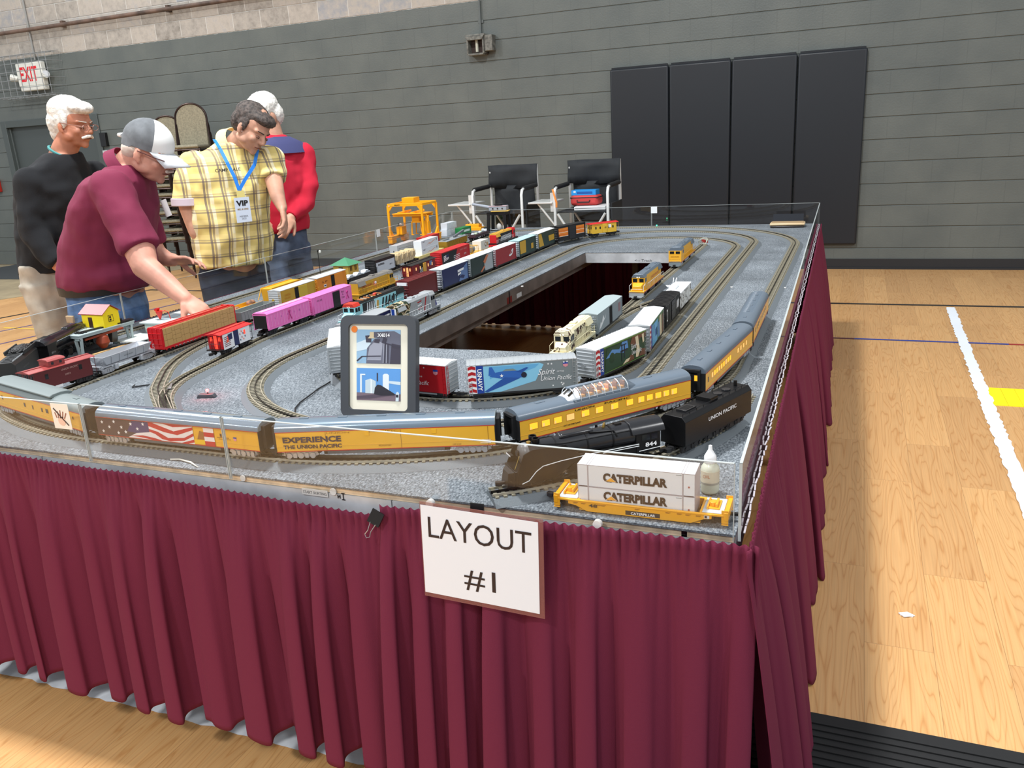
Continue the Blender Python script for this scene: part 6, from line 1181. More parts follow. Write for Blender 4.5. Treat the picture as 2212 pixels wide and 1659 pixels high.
q.box(.060,.074,-.006,.006,ZC+.0235,ZC+.0275,LB_);q.cyl((.028,.014,ZC+.020),(.028,.014,ZC+.026),.003,LB_,8);q.tube([(.0,-.012,ZC+.023),(.05,-.018,ZC+.020),(.055,-.024,ZC+.008)],.002,LB_,6);q.build('boiler_piping',r)
q=MB()
for s in(-1,1):
 y=s*.0285;pts=[(-.160,.012),(-.080,.012),(-.030,.045),(.10,.045),(.10,.049),(-.03,.052),(-.060,.077),(-.128,.079),(-.146,.072),(-.160,.040)]
 q.prism(pts,'y',y-.0008,y+.0008,LB_)
 q.prism([(-.06,.016),(.095,.016),(.095,.046),(-.03,.046)],'y',s*.0255-.001,s*.0255+.001,LB_)
q.loft([[V(-.160,-.0285,.012),V(-.160,.0285,.012),V(-.160,.0285,.040),V(-.160,-.0285,.040)],[V(-.178,-.018,.006),V(-.178,.018,.006),V(-.174,.014,.034),V(-.174,-.014,.034)]][::-1],LB_)
q.box(-.165,-.10,-.0285,.0285,.012,.040,LB_);q.build('smoke_deflector',r,.0008)
q=MB()
wl_=[(-.152,.014),(-.138,.018),(-.122,.034),(-.108,.042),(-.07,.0455),(-.005,.0475),(.10,.0475)]
for s in(-1,1):
 q.tube([(x,s*.0298,z)for x,z in wl_],.0009,WHT,6)
 q.tube([(.02,s*.0298,.0435),(.10,s*.0298,.0435)],.0008,WHT,6);q.tube([(.10,s*.0298,.032),(.150,s*.0298,.034)],.0008,WHT,6)
q.build('running_board_stripe',r)
q=MB();q.box(.095,.150,-.0275,.0275,.026,.070,LB_);pr=[(-.0305,.068),(-.026,.078),(-.014,.0875),(0,.090),(.014,.0875),(.026,.078),(.0305,.068),(.028,.066),(-.028,.066)];q.prism(pr,'x',.086,.160,LBM);q.build('cab',r,.001)
q=MB();
for s in(-1,1):q.box(.108,.126,s*.0275-.0006,s*.0275+.0006,.052,.064,M('cab_glass'));q.box(.129,.143,s*.0275-.0006,s*.0275+.0006,.052,.064,M('cab_glass'))
q.build('window',r)
text(r,'844',(.128,-.0284,.043),.0085,PW,w=.026,bold=.03)
q=MB();q.box(-.15,.145,-.016,.016,.020,.032,LB_);q.box(-.135,-.105,-.027,-.016,.010,.028,LB_);q.box(-.135,-.105,.016,.027,.010,.028,LB_);q.box(-.172,-.15,-.020,.020,.008,.020,LB_);q.build('frame',r,.001)
drivers(r,(-.075,-.033,.009,.051));q=MB()
for s in(-1,1):q.beam((-.075,s*.020,.018),(.051,s*.020,.018),.002,.004,M('rod_steel',(150,150,150),metal=.8,rough=.3));q.beam((-.11,s*.023,.020),(.009,s*.022,.020),.002,.003,M('rod_steel'))
q.build('side_rod',r);trucks(r,(-.130,.110));couplers(r,.345)
q=MB();q.tube([(-.162,-.020,.042),(-.150,-.016,.066)],.0007,M('brass'),5);q.box(-.166,-.160,-.012,.012,.064,.068,LB_)
for k in range(5):q.box(-.1665,-.166,-.010+.0045*k,-.007+.0045*k,.065,.0675,PW)
q.build('number_board',r);put(r,(1.838,-7.470),(2.088,-7.236))
def tender(label,L_,m,name='tender',coal=False,txt=True):
 r=stock(label,'tender',L_,None,name);hx=L_/2;q=MB()
 pr=[(-.030,.020),(.030,.020),(.030,.072),(.022,.082),(-.022,.082),(-.030,.072)];q.prism(pr,'x',-hx,hx,m);q.build('tank',r,.0008)
 q=MB()
 if not coal:
  for s in(-1,1):
   q.tube([(-hx+.004,s*.021,.0875),(hx-.004,s*.021,.0875)],.0007,LB_,5)
   for k in range(11):x=-hx+.004+(L_-.008)*k/10;q.tube([(x,s*.021,.082),(x,s*.021,.0875)],.0007,LB_,5)
  q.build('top_railing',r);q=MB();q.box(-hx+.03,-hx+.07,-.012,.012,.082,.0865,LBM);q.box(-hx+.036,-hx+.064,-.008,.008,.0865,.0870,m);q.box(-.02,.01,-.018,.018,.082,.091,LB_)
  for x in(.04,.075):q.cyl((x,0,.082),(x,0,.085),.010,LBM,16)
  q.cyl((hx-.02,0,.082),(hx-.02,0,.094),.004,LB_,10);q.build('hatch',r,.0008)
 else:
  cm_=M('coal',(24,24,25),rough=.45,bump=1,bscale=260)
  q.prism([(-.028,.082),(.028,.082),(.030,.094),(.026,.094),(.024,.084),(-.024,.084),(-.026,.094),(-.030,.094)],'x',-.01,hx,m);q.build('coal_bunker',r,.0006);q=MB()
  q.ell((hx-.06,0,.084),(.055,.024,.016),cm_,18)
  for k in range(90):x,y=rnd.uniform(0,hx-.012),rnd.uniform(-.022,.022);q.ell((x,y,.086+.010*max(0,1-((x-hx+.06)/.06)**2)*(1-(y/.026)**2)+.002),(.004,.0035,.003),cm_,5)
  c=q.build('coal',r,smooth=0);q=MB()
  for k in range(5):q.box(-hx+.012+.02*k,-hx+.020+.02*k,-.018,.010,.0822,.0835,P('hatch_dark',(40,42,44)))
  for k in range(10):q.box(-hx+.01+.011*k,-hx+.016+.011*k,-.0235,-.0205,.082,.085,SIL)
  q.build('deck_hatch',r)
 q=MB();q.box(-hx+.01,hx-.01,-.022,.022,.012,.020,LB_);q.build('frame',r)
 for x in(-hx+.04,.0-.01,hx-.055):
  t=link('truck',TRM.get(('truck_black',3,.052))or truck_mesh(truckm,3,.052),r,loc=(x,0,0))
  for i in range(3):link('wheelset',WHM,t,loc=(-.026+.026*i,0,0))
 couplers(r,L_)
 if txt:text(r,'UNION PACIFIC',(.01,-.0304,.055),.0085,PW,w=.115,bold=.02)
 return r
r=tender('black tender reading UNION PACIFIC with railed top behind 844 engine',.272,LB_);put(r,(2.106,-7.222),(2.207,-6.968))
# rear-left engine, nose away from camera
r=stock('black articulated steam engine at far left beyond the grey bridge platform','locomotive',.42,None,'steam_locomotive');q=MB();boiler(q,-.13,.19,.0265,.022,.066,LBM);q.build('boiler',r,smooth=50)
q=MB();q.lathe([(.022,.19),(.022,.205),(.016,.209),(.003,.211)],smk,(0,0,.066),20,'x');q.lathe([(.009,0),(.009,.012),(.007,.012)],LB_,(.185,0,.084),12);q.build('smokebox',r,smooth=50)
q=MB();q.prism([(-.03,0),(.05,0),(.045,.009),(-.026,.009)],'y',-.011,.011,LBM);q.v=[v+V(.02,0,.087)for v in q.v];q.prism([(-.02,0),(.02,0),(.017,.008),(-.017,.008)],'y',-.010,.010,LBM);q.build('sand_dome',r,.003)
q=MB();q.box(-.185,-.13,-.029,.029,.030,.076,LB_);pr=[(-.031,.074),(-.026,.084),(-.012,.093),(.012,.093),(.026,.084),(.031,.074)];q.prism(pr,'x',-.198,-.120,LBM);q.build('cab',r,.001);text(r,'4014',(-.158,-.0298,.044),.007,P('print_grey2',(150,150,150)),w=.024)
q=MB()
for s in(-1,1):q.box(-.13,.19,s*.027-.003,s*.027+.003,.048,.051,LB_);q.tube([(-.12,s*.028,.072),(.18,s*.024,.074)],.0008,SIL,5);q.box(-.07,-.04,s*.027-.006,s*.027+.006,.012,.030,LB_);q.box(.11,.14,s*.027-.006,s*.027+.006,.012,.030,LB_)
q.box(-.17,.20,-.016,.016,.020,.034,LB_);q.build('running_board',r,.0006);drivers(r,(-.10,-.062,-.024,.014,.06,.098,.15),.017);trucks(r,(-.165,.185));couplers(r,.41);put(r,(-.030,-6.985),(-.198,-6.59))
r=tender('black tender heaped with coal at the far left corner',.235,P('tender_charcoal',(34,36,36),rough=.45),coal=True,txt=False);text(r,'UNION PACIFIC',(-.02,-.0304,.050),.006,P('print_dim',(92,92,90)),w=.06);put(r,(.088,-7.178),(-.046,-6.998))
# ---------------------------------------------------------------- yellow well car with two white containers, in the front corner
wy=P('well_yellow',(240,168,28),rough=.32);r=empty('well_car','yellow container well car on felt in the near right corner','railcar',(2.0985,-7.462,.7815));r.rotation_euler[2]=.012
q=MB()
for s in(-1,1):
 y=s*.0325;pts=[(-.130,.022),(-.130,.013),(-.116,.011),(-.094,.001),(.094,.001),(.116,.011),(.130,.013),(.130,.022)]
 q.prism(pts,'y',y-.0018,y+.0018,wy)
 q.box(-.130,.130,y-.0028,y+.0028,.019,.0222,wy)
q.box(-.110,.110,-.031,.031,.001,.004,wy)
for s in(-1,1):
 a,b_=(s*.108,s*.150);x0,x1=min(a,b_),max(a,b_);q.box(x0,x1,-.034,.034,.0185,.0225,wy);q.box(min(s*.150,s*.158),max(s*.150,s*.158),-.034,.034,.012,.027,wy)
 for y in(-.033,.031):q.box(min(s*.146,s*.158),max(s*.146,s*.158),y,y+.002,.006,.031,wy);q.box(min(s*.146,s*.158),max(s*.146,s*.158),y-.001,y+.003,.003,.005,wy)
q.build('well_frame',r,.0008)
for s in(-1,1):
 q=MB();x=s*.131;q.loft([[V(x-.018,-.031,.0226),V(x+.018,-.031,.0226),V(x+.018,.031,.0226),V(x-.018,.031,.0226)],[V(x-.018,-.031,.0241),V(x+.018,-.031,.0241),V(x+.018,.031,.0241),V(x-.018,.031,.0241)]],P('platform_silver',(196,204,208),rough=.35));q.build('end_platform',r,.0006)
 q=MB();q.box(x-.010,x+.010,-.018,.020,.024,.0265,wy);q.cyl((x-.003,-.006,.026),(x-.003,-.006,.034),.006,wy,14);q.box(x+.002,x+.006,-.014,.014,.026,.033,wy);q.box(x-.012,x-.009,-.020,.020,.024,.030,wy);q.build('brake_gear',r,.0005)
for s in(-1,1):
 t=link('truck',truck_mesh(truckm,2,.034),r,loc=(s*.127,0,0));t.scale=(.9,.9,.86)
 for i in range(2):link('wheelset',WHM,t,loc=(-.017+.034*i,0,0))
couplers(r,.318)
text(r,'48',(-.082,-.0356,.0145),.0065,INK,w=.016,bold=.02);q=MB();q.box(-.022,.040,-.0349,-.0340,.0040,.0120,INK);q.build('name_panel',r);text(r,'CATERPILLAR',(.010,-.0353,.0080),.0048,PW,w=.044,bold=.03)
for k,(x,z,s_)in enumerate(((-.104,.0245,'RIO'),(-.06,.0265,'DIM'),(.005,.0270,'TTX 1'),(.085,.0255,'LT WT'))):pass
q=MB()
for x in(-.115,-.10,-.07,-.062,.0,.055,.075,.09,.108):q.box(x-.005,x+.004,-.0347,-.0340,.0165,.0173,P('print_dark_yellow',(150,96,20)));q.box(x-.005,x+.002,-.0347,-.0340,.0150,.0157,P('print_dark_yellow'))
q.build('small_print',r)
q=MB();q.box(.117,.126,-.0349,-.0340,.0135,.0195,P('panel_white',(220,220,214)));q.box(.118,.122,-.0352,-.0348,.0145,.0185,INK);q.build('data_plate',r)
cwm=P('container_bright',(226,230,234),rough=.3);cl=P('corner_line',(176,168,172))
for k,z0 in enumerate((.005,.0480)):
 H_=.0425;q=MB();q.box(-.106,.106,-.0268,.0268,z0,z0+H_,cwm)
 for x in(-.0865,.0850):
  for y in(-.0268,.0268):q.box(x-.0012,x+.0012,y-.0006,y+.0006,z0,z0+H_,cl)
  q.box(x-.0028,x-.0018,-.0268,.0268,z0+H_-.0003,z0+H_+.0006,cl);q.box(x+.0018,x+.0028,-.0268,.0268,z0+H_-.0003,z0+H_+.0006,cl)
 for x in(-.1062,.1052):q.box(x,x+.001,-.0272,.0272,z0,z0+H_,cl)
 for y in(-.0272,.0264):
  q.box(-.106,.106,y,y+.0008,z0,z0+.0012,cl);q.box(-.106,.106,y,y+.0008,z0+H_-.0012,z0+H_,cl)
 if k:q.box(-.104,-.088,-.0274,-.0268,z0-.0003,z0+.0012,P('slot_dark',(70,44,40)));q.box(.0865,.104,-.0274,-.0268,z0-.0003,z0+.0012,P('slot_dark'))
 o=q.build('shipping_container',None,.0005,loc=(2.0925,-7.462,.7815));o.rotation_euler[2]=.012;tag(o,('white container reading CATERPILLAR, lower one seated in yellow well car','white container reading CATERPILLAR, upper one on top of the stack')[k],'container','white lettered containers in the near corner')
 text(o,'CATERPILLAR',(.0,-.0276,z0+(.0285 if k==0 else .0215)),.0155,P('cat_black',(40,24,26)),w=.116,bold=.055);q=MB();q.add([(-.054,-.0282,z0+.0138+(.007 if k==0 else 0)),(-.033,-.0282,z0+.0138+(.007 if k==0 else 0)),(-.0435,-.0282,z0+.0222+(.007 if k==0 else 0))],[(0,1,2)],P('panel_white'));q.add([(-.0530,-.0285,z0+.0142+(.007 if k==0 else 0)),(-.034,-.0285,z0+.0142+(.007 if k==0 else 0)),(-.0435,-.0285,z0+.0214+(.007 if k==0 else 0))],[(0,1,2)],P('cat_yellow',(236,168,50)));q.build('triangle',o)
 q=MB();q.box(.073,.083,-.0275,-.0268,z0+.038,z0+.0386,GRY);q.box(.094,.097,-.0275,-.0268,z0+.016,z0+.019,P('mark_red',(170,100,90)));q.build('small_print',o)
 # dropper bottle
r=empty('dropper_bottle','small clear plastic dropper bottle with white cap behind white containers','bottle',(2.203,-7.352,.7812));q=MB()
q.lathe([(.0135,0),(.0165,.002),(.0172,.006),(.0172,.046),(.0165,.052),(.0115,.059),(.0098,.061),(.0098,.064)],M('bottle_plastic',(214,218,200),rough=.25,alpha=.82),n=28);q.build('bottle_body',r,smooth=60)
q=MB();q.lathe([(.0148,.0015),(.0155,.004),(.0155,.022),(.0148,.022)],M('fluid',(216,214,178),rough=.1),n=24);q.build('liquid',r)
q=MB();q.lathe([(.0112,.061),(.0118,.062),(.0112,.073),(.0085,.078),(.0040,.086),(.0032,.094),(.0012,.095)],M('cap_white',(232,234,236),rough=.35),n=24);q.build('cap',r,smooth=50)
q=MB();q.lathe([(.01735,.024),(.01755,.024),(.01755,.046),(.01735,.046)],M('bottle_label',(216,206,184),rough=.5,alpha=.8),n=28);q.lathe([(.0174,.020),(.0177,.020),(.0177,.024),(.0174,.024)],M('label_band',(150,150,142)),n=28);q.build('label',r)
text(r,'OIL',(-.004,-.0180,.038),.006,P('label_rust',(190,120,90)),w=.013)
# picture frame leaning in the middle
r=empty('picture_frame','dark grey rounded picture frame with two train photos standing on felt','picture frame',(1.335,-7.118,.7805),.10);R0=Matrix.Rotation(-.235,4,'X');FW,FH=.208,.262
def rr(w_,h_,rad,n=6,y=0):
 out=[]
 for cx,cz,a0 in((w_/2-rad,rad,-PI/2),(w_/2-rad,h_-rad,0),(-w_/2+rad,h_-rad,PI/2),(-w_/2+rad,rad,PI)):
  for k in range(n+1):t=a0+PI/2*k/n;out.append(Vector((cx+rad*math.cos(t),y,cz+rad*math.sin(t))))
 return out
fg=M('frame_charcoal',(64,68,74),rough=.5);q=MB();q.T=R0;B_=.022
outF,outB=rr(FW,FH,.022,6,0),rr(FW,FH,.022,6,.024);inn=rr(FW-2*B_,FH-2*B_,.012,6,0);inn=[v+Vector((0,0,B_))for v in inn];innB=[v+Vector((0,.016,0))for v in inn]
q.loft([outB,outF,inn,innB],fg,False);q.add(outB,[tuple(range(len(outB)-1,-1,-1))],fg);q.build('frame',r,smooth=40)
q=MB();q.T=R0;mw=M('mat_board',(238,234,216),rough=.7);q.add([v+Vector((0,-.008,0))for v in innB],[tuple(range(len(innB)))],mw);q.build('mat_board',r)
def photo(x0,x1,z0,z1,draw,nm='photo'):
 q=MB();q.T=R0;y=.0074
 def pp(pts,m,d=0):q.poly([(x0+(x1-x0)*a,y-.0002*(d+1),z0+(z1-z0)*b_)for a,b_ in pts],m)
 draw(pp);return q.build(nm,r,smooth=0)
def ph1(pp):
 pp([(0,0),(1,0),(1,1),(0,1)],P('ph_sky',(150,186,214)));pp([(.0,.35),(.35,.45),(.3,.75),(0,.6)],P('ph_cloud',(206,222,232)),1)
 pp([(.22,0),(1,0),(1,.86),(.86,.96),(.66,.95),(.60,.80),(.40,.72),(.24,.45)],P('ph_boiler',(104,106,122)),2);pp([(.24,.1),(.56,.1),(.6,.6),(.46,.7),(.3,.5)],P('ph_light',(156,158,172)),3);pp([(.76,0),(1,0),(1,.55),(.8,.6)],P('ph_dark',(66,62,76)),3)
 pp([(.22,.62),(.34,.62),(.34,.84),(.20,.82)],P('ph_dark'),3);pp([(.26,.74),(.44,.74),(.41,.80),(.40,.93),(.31,.93),(.30,.80)],P('ph_bell',(214,196,160)),5);pp([(.42,.72),(.54,.72),(.52,.60),(.40,.62)],P('ph_dark'),4)
 pp([(.40,.76),(.72,.78),(.72,.95),(.40,.93)],P('ph_plate',(90,88,100)),6)
 for a in range(4):pp([(.60+.035*a,.02),(.62+.035*a,.02),(.64+.03*a,.60),(.62+.03*a,.60)],P('ph_pipe',(60,58,72))if a%2 else P('ph_light'),6)
 pp([(0,.08),(.12,.22),(.56,.24),(.56,.21),(.14,.19),(.02,.05)],P('ph_pipe'),7);pp([(.66,.62),(1,.50),(1,.47),(.66,.58)],P('ph_pipe'),7);pp([(.58,.62),(.66,.58),(.70,.74),(.62,.78)],P('ph_pipe'),7)
def ph2(pp):
 pp([(0,0),(1,0),(1,1),(0,1)],P('ph_blue',(96,156,220)));pp([(.7,.55),(1,.5),(1,.6),(.75,.62)],P('ph_cloud'),1);pp([(0,0),(1,0),(1,.22),(0,.24)],P('ph_ground',(120,104,116)),1)
 pp([(.20,.22),(.44,.22),(.44,.60),(.32,.68),(.20,.62)],P('ph_silo',(196,212,220)),2);pp([(.32,.22),(.36,.22),(.36,.64),(.32,.66)],P('ph_silo2',(226,234,238)),3);pp([(.08,.24),(.12,.24),(.12,.78),(.20,.78),(.20,.82),(.08,.82)],P('ph_silo2'),2)
 pp([(.60,.24),(.74,.24),(.74,.80),(.70,.84),(.64,.84),(.60,.80)],P('ph_silo2'),2);pp([(.46,.6),(.49,.6),(.49,.86),(.46,.86)],P('ph_pipe'),2)
 pp([(.40,.20),(.42,.40),(.48,.50),(.56,.48),(.88,.22),(.86,.18),(.55,.16)],P('ph_engine',(44,44,54)),4);pp([(0,.12),(.5,.2),(.9,.2),(.3,.06),(0,.04)],P('ph_rail',(86,76,90)),3);pp([(.89,.0),(.96,.0),(.97,.25),(.94,.3),(.90,.26)],P('ph_cloud'),5);pp([(.90,.12),(.955,.12),(.955,.2),(.90,.2)],P('ph_engine'),6)
photo(-.062,.060,.140,.226,ph1);photo(-.062,.060,.046,.128,ph2);text(r,'X4014',(.006,0,0),.009,PW,w=.034,bold=.03,name='number_board',T=R0@Matrix.Translation((0.008,.0055,.2125))@FROT['side'])
q=MB();q.T=R0;q.cyl((-.068,.0074,.2265),(-.068,.0064,.2265),.0085,P('sticker_dot',(240,130,44)),20);q.build('orange_dot',r);q=MB();q.T=R0;q.box(-.02,.02,.024,.027,.02,.20,fg);q.build('easel_back',r);q=MB();q.prism([(.03,.0),(.078,0),(.080,.003),(.062,.14),(.058,.14)],'x',-.015,.015,fg);q.build('easel_leg',r)
# ---------------------------------------------------------------- buildings and accessories on the table
gp=P('bridge_grey',(164,178,178));hy_=P('house_yellow',(250,222,30));hr=P('house_red',(150,54,60));bkp=P('paint_black')
r=empty('log_loader','grey bridge platform with yellow house and red roof straddling tracks','model building',(-.095,-6.675,TZ));q=MB()
q.box(-.055,.055,-.125,.120,.078,.090,gp);q.box(-.057,.057,-.127,.122,.086,.0905,gp);q.build('deck',r,.0008)
for sx in(-1,1):
 for y in(-.118,.105):
  q=MB();x=sx*.040
  for a in(-1,1):q.beam((x+a*.006,y,0),(x+a*.014,y,.078),.005,.010,gp,up=(0,1,0))
  q.box(x-.010,x+.010,y-.005,y+.005,0,.004,gp);q.box(x-.016,x+.016,y-.005,y+.005,.070,.079,gp);q.build('leg',r,.0004)
q=MB();q.box(-.052,.052,-.010,.062,.0905,.142,hy_);q.prism([(-.010,.142),(.062,.142),(.026,.166)],'x',-.052,.052,hy_)
q.box(-.022,-.002,-.0106,-.0094,.0905,.128,P('door_inside',(60,34,14)));q.build('house',r,.0004)
q=MB()
for a,b_ in(((-.016,.1385),(.026,.1675)),((.068,.1385),(.026,.1675))):q.prism([a,b_,(b_[0],b_[1]+.0022),(a[0],a[1]+.0022)],'x',-.060,.058,hr)
q.build('roof',r)
q=MB();q.box(.0518,.0528,.012,.034,.108,.132,P('window_dark',(50,40,20)));q.box(.0526,.0532,.014,.032,.110,.130,hy_);q.box(.0530,.0536,.016,.024,.112,.119,P('window_dark'));q.box(.0530,.0536,.016,.024,.121,.128,P('window_dark'));q.build('window',r)
q=MB()
for y in(-.10,-.085):q.box(-.03,.045,y,y+.004,.0905,.094,bkp)
for k in range(9):q.box(-.03+.008*k,-.027+.008*k,-.10,-.081,.0905,.0925,bkp)
q.beam((.02,-.11,.094),(.05,.10,.094),.006,.004,bkp);q.beam((.035,-.11,.094),(.055,.10,.094),.004,.004,bkp);q.box(.03,.055,.062,.12,.0905,.098,bkp);q.cyl((.045,.07,.098),(.045,.07,.108),.006,bkp,12);q.build('deck_rails',r)
q=MB()
for z in(.100,.110):q.tube([(-.052,-.012,z),(-.052,-.034,z),(-.012,-.034,z)],.0008,P('rail_olive',(110,100,20)),5)
for k in range(5):q.tube([(-.052+.01*k,-.034,.0905),(-.052+.01*k,-.034,.111)],.0008,P('rail_olive'),5)
q.build('balcony_railing',r)
q=MB();q.lathe([(.010,.02),(.024,.04),(.020,.062),(.008,.074)],P('bin_rust',(140,54,24),rough=.5),(.04,-.02,0),16);q.beam((.035,-.09,.066),(.06,.06,.076),.010,.008,P('bin_rust'));q.prism([(.02,.078),(.05,.078),(.04,.03),(.03,.03)],'y',.02,.045,P('bin_dark',(60,56,50)));q.build('chute',r,.001)
q=MB();q.box(.050,.062,-.085,.10,0,.014,P('board_tan',(206,168,112),rough=.7));q.box(.05,.09,.0,.05,.0,.010,P('board_tan'));q.build('loading_board',r,.0006)
q=MB();ladder(q,0,0,0,.072,P('ladder_dark',(56,62,68)),.012,10);q.box(-.008,.008,-.006,.006,.030,.044,bkp);q.cyl((0,0,0),(0,0,.004),.007,bkp,10);tag(q.build('signal_ladder',None,loc=(.115,-7.02,TZ)),'small dark signal post with ladder between caboose and bridge platform','signal')
# grey shed with red funnel and white platform
r=empty('grey_shed','pale grey flat-roofed shed with white loading platform behind red lumber car','model building',(-.005,-6.41,TZ));q=MB();pg_=P('shed_grey',(182,192,186))
q.box(-.05,.045,-.085,.10,.0,.066,pg_);q.build('walls',r,.0006);q=MB();q.box(-.062,.056,-.098,.125,.066,.071,P('shed_roof',(196,204,204)));q.box(-.03,.02,-.05,.06,.071,.0722,P('shed_line',(150,170,180)));q.build('roof',r,.0006)
q=MB();q.box(-.075,.035,-.215,-.090,.024,.028,P('platform_white',(206,216,214)));q.build('platform',r,.0005)
for x in(-.065,.025):
 for y in(-.205,-.150,-.100):q=MB();q.beam((x,y,0),(x,y,.024),.008,.006,pg_);q.build('post',r)
rdp=P('funnel_red',(206,44,34));q=MB();q.lathe([(.002,0),(.005,.006),(.0125,.028),(.013,.033),(.011,.033)],rdp,(0,0,0),18);q.tube([(.010,0,.030),(.022,.006,.034),(.034,.012,.026),(.037,.014,.0)],.0016,rdp,6);q.prism([(-.016,.034),(-.004,.034),(.002,.044),(-.008,.044),(-.018,.040)],'y',-.006,.006,rdp)
tag(q.build('red_funnel',None,loc=(-.012,-6.455,TZ+.0725)),'small red plastic funnel with bent spout on the grey shed roof','funnel')
# shanty with green roof
r=empty('shanty','small yellow shanty with green pointed roof behind the orange boxcar','model building',(-.098,-5.04,TZ));ys_=P('shanty_yellow',(222,176,76));q=MB();q.box(-.046,.046,-.050,.050,0,.060,ys_)
q.build('walls',r,.0005)
for(x,y,a,b_)in((.0464,-.022,.001,.010),(.0464,.022,.001,.010)):q=MB();q.box(x-.001,x,y-b_,y+b_,.026,.052,P('shanty_window',(96,66,20)));q.box(x-.0006,x+.0006,y-.001,y+.001,.026,.052,ys_);q.build('window',r)
q=MB();q.box(-.012,.014,-.0506,-.0496,.020,.050,P('shanty_window'));q.build('window',r)
q=MB();q.add([(-.062,-.066,.060),(.062,-.066,.060),(.062,.066,.060),(-.062,.066,.060),(0,0,.096)],[(0,1,4),(1,2,4),(2,3,4),(3,0,4),(3,2,1,0)],P('roof_green',(70,140,104)));q.build('roof',r)
r=empty('lamp_post','thin black lamp post with clear bulb by the left acrylic guard','model lamp',(-.195,-5.14,TZ));q=MB();q.lathe([(.011,0),(.006,.006),(.0025,.014),(.0018,.02),(.0018,.142)],bkp,n=12);q.cyl((0,0,.142),(.006,-.003,.150),.0045,bkp,10);q.build('pole',r);q=MB();q.ell((.016,-.004,.142),(.007,.007,.008),M('bulb_clear',(236,236,230),rough=.1,alpha=.6),12);q.build('bulb',r)
# yellow gantry crane
cy=P('crane_yellow',(250,170,20));r=empty('gantry_crane','tall yellow plastic gantry crane at the far left corner','model crane',(-.370,-3.76,TZ));HXc,HYc=.128,.105
q=MB()
for s in(-1,1):q.beam((-HXc,s*HYc,.268),(HXc,s*HYc,.268),.010,.020,cy);q.beam((s*HXc,-HYc,.268),(s*HXc,HYc,.268),.010,.016,cy)
for s in(-1,1):
 for t in(-1,1):q.prism([(s*HXc,.258),(s*(HXc-.035),.258),(s*HXc,.215)],'y',t*HYc-.004,t*HYc+.004,cy)
q.build('top_frame',r,.001)
for s in(-1,1):
 for t in(-1,1):q=MB();q.beam((s*HXc,t*HYc,.058),(s*HXc,t*HYc,.262),.014,.012,cy,up=(0,1,0));q.prism([(t*HYc-t*.0,.058),(t*(HYc-.045),.058),(t*HYc,.110)],'x',s*HXc-.006,s*HXc+.006,cy);q.build('leg',r,.0008)
for s in(-1,1):
 q=MB();q.box(s*HXc-.017,s*HXc+.017,-HYc-.012,HYc+.012,.040,.060,cy);q.box(s*HXc-.02,s*HXc+.02,-HYc-.014,HYc+.014,.056,.061,cy)
 for t in(-1,1):q.prism([(t*(HYc+.010),.040),(t*(HYc-.050),.040),(t*(HYc-.045),.012),(t*(HYc+.012),.012)],'x',s*HXc-.016,s*HXc+.016,cy)
 q.build('bogie',r,.001)
 for t in(-1,1):q=MB();q.cyl((s*HXc-.012,t*(HYc-.015),.016),(s*HXc+.012,t*(HYc-.015),.016),.0158,P('crane_wheel',(176,118,24)),18);q.build('wheel',r)
q=MB();q.box(-HXc,HXc,-.050,-.036,.185,.205,cy);q.box(-HXc,HXc,.036,.050,.185,.205,cy);q.box(-HXc+.0,HXc,-.06,.06,.200,.206,cy);q.beam((-.10,-.03,.207),(-.02,.02,.222),.012,.012,cy);q.beam((.0,-.03,.207),(.08,.02,.222),.012,.012,cy);q.build('trolley_beam',r,.001)
q=MB();q.box(-.045,.045,-.055,.030,.276,.310,cy);q.build('engine_housing',r,.0012)
q=MB();q.box(.005,.060,-.03,.03,.150,.188,cy);q.box(.0,.075,-.034,.034,.142,.150,cy);q.build('hoist_box',r,.001)
for x in(.004,.070):
 for y in(-.030,.030):q=MB();q.beam((x,y,.145),(x+(.008 if x>.05 else-.006),y,.062),.007,.006,cy,up=(0,1,0));q.box(x-.009,x+.009,y-.005,y+.005,.058,.063,cy);q.build('grab_arm',r,.0005)
q=MB();q.box(HXc-.022,HXc+.006,-.045,-.010,.070,.150,cy);q.cyl((HXc-.006,-.03,.15),(HXc-.006,-.03,.190),.014,cy,14);q.build('operator_cab',r,.001);q=MB();q.box(-HXc+.006,-HXc+.05,-.03,.03,.062,.115,cy);q.build('machinery',r,.001)
text(r,'MI-JACK',(-.052,-HYc-.0056,.268),.008,INK,w=.042,bold=.03);q=MB();q.cyl((-.116,-HYc-.005,.262),(-.116,-HYc-.0056,.262),.007,P('crane_logo',(240,170,120)),12);q.build('round_mark',r)
q=MB();q.ell((-.095,-.01,.130),(.012,.012,.008),WHT,10);q.ell((-.115,.0,.128),(.010,.010,.007),bkp,10);q.build('top_fittings',r)
# loose boxes near the far corner
def loosebox(x,y,w_,d_,h_,z,m,lab,nm='shipping_container',rz=0,txt=None,g='containers by the gantry crane'):
 q=MB();q.box(-w_/2,w_/2,-d_/2,d_/2,0,h_,m)
 for k in range(7):t=-d_/2+d_*(k+.5)/7;q.box(-w_/2-.0008,w_/2+.0008,t-.0008,t+.0008,.003,h_-.003,m)
 o=q.build(nm,None,.0006,loc=(x,y,z));o.rotation_euler[2]=rz;tag(o,lab,'container',g)
 if txt:q=MB();q.box(w_/2+.0009,w_/2+.0012,-d_*.32,d_*.32,h_*.38,h_*.66,P('text_green_white',(214,236,220)));q.build('name_bar',o)
 return o
loosebox(-.330,-3.33,.05,.14,.045,TZ,P('container_grey',(206,212,218)),'lower white container behind the crane legs');loosebox(-.330,-3.31,.05,.16,.045,TZ+.0455,P('container_grey'),'upper white container stacked behind the crane legs')
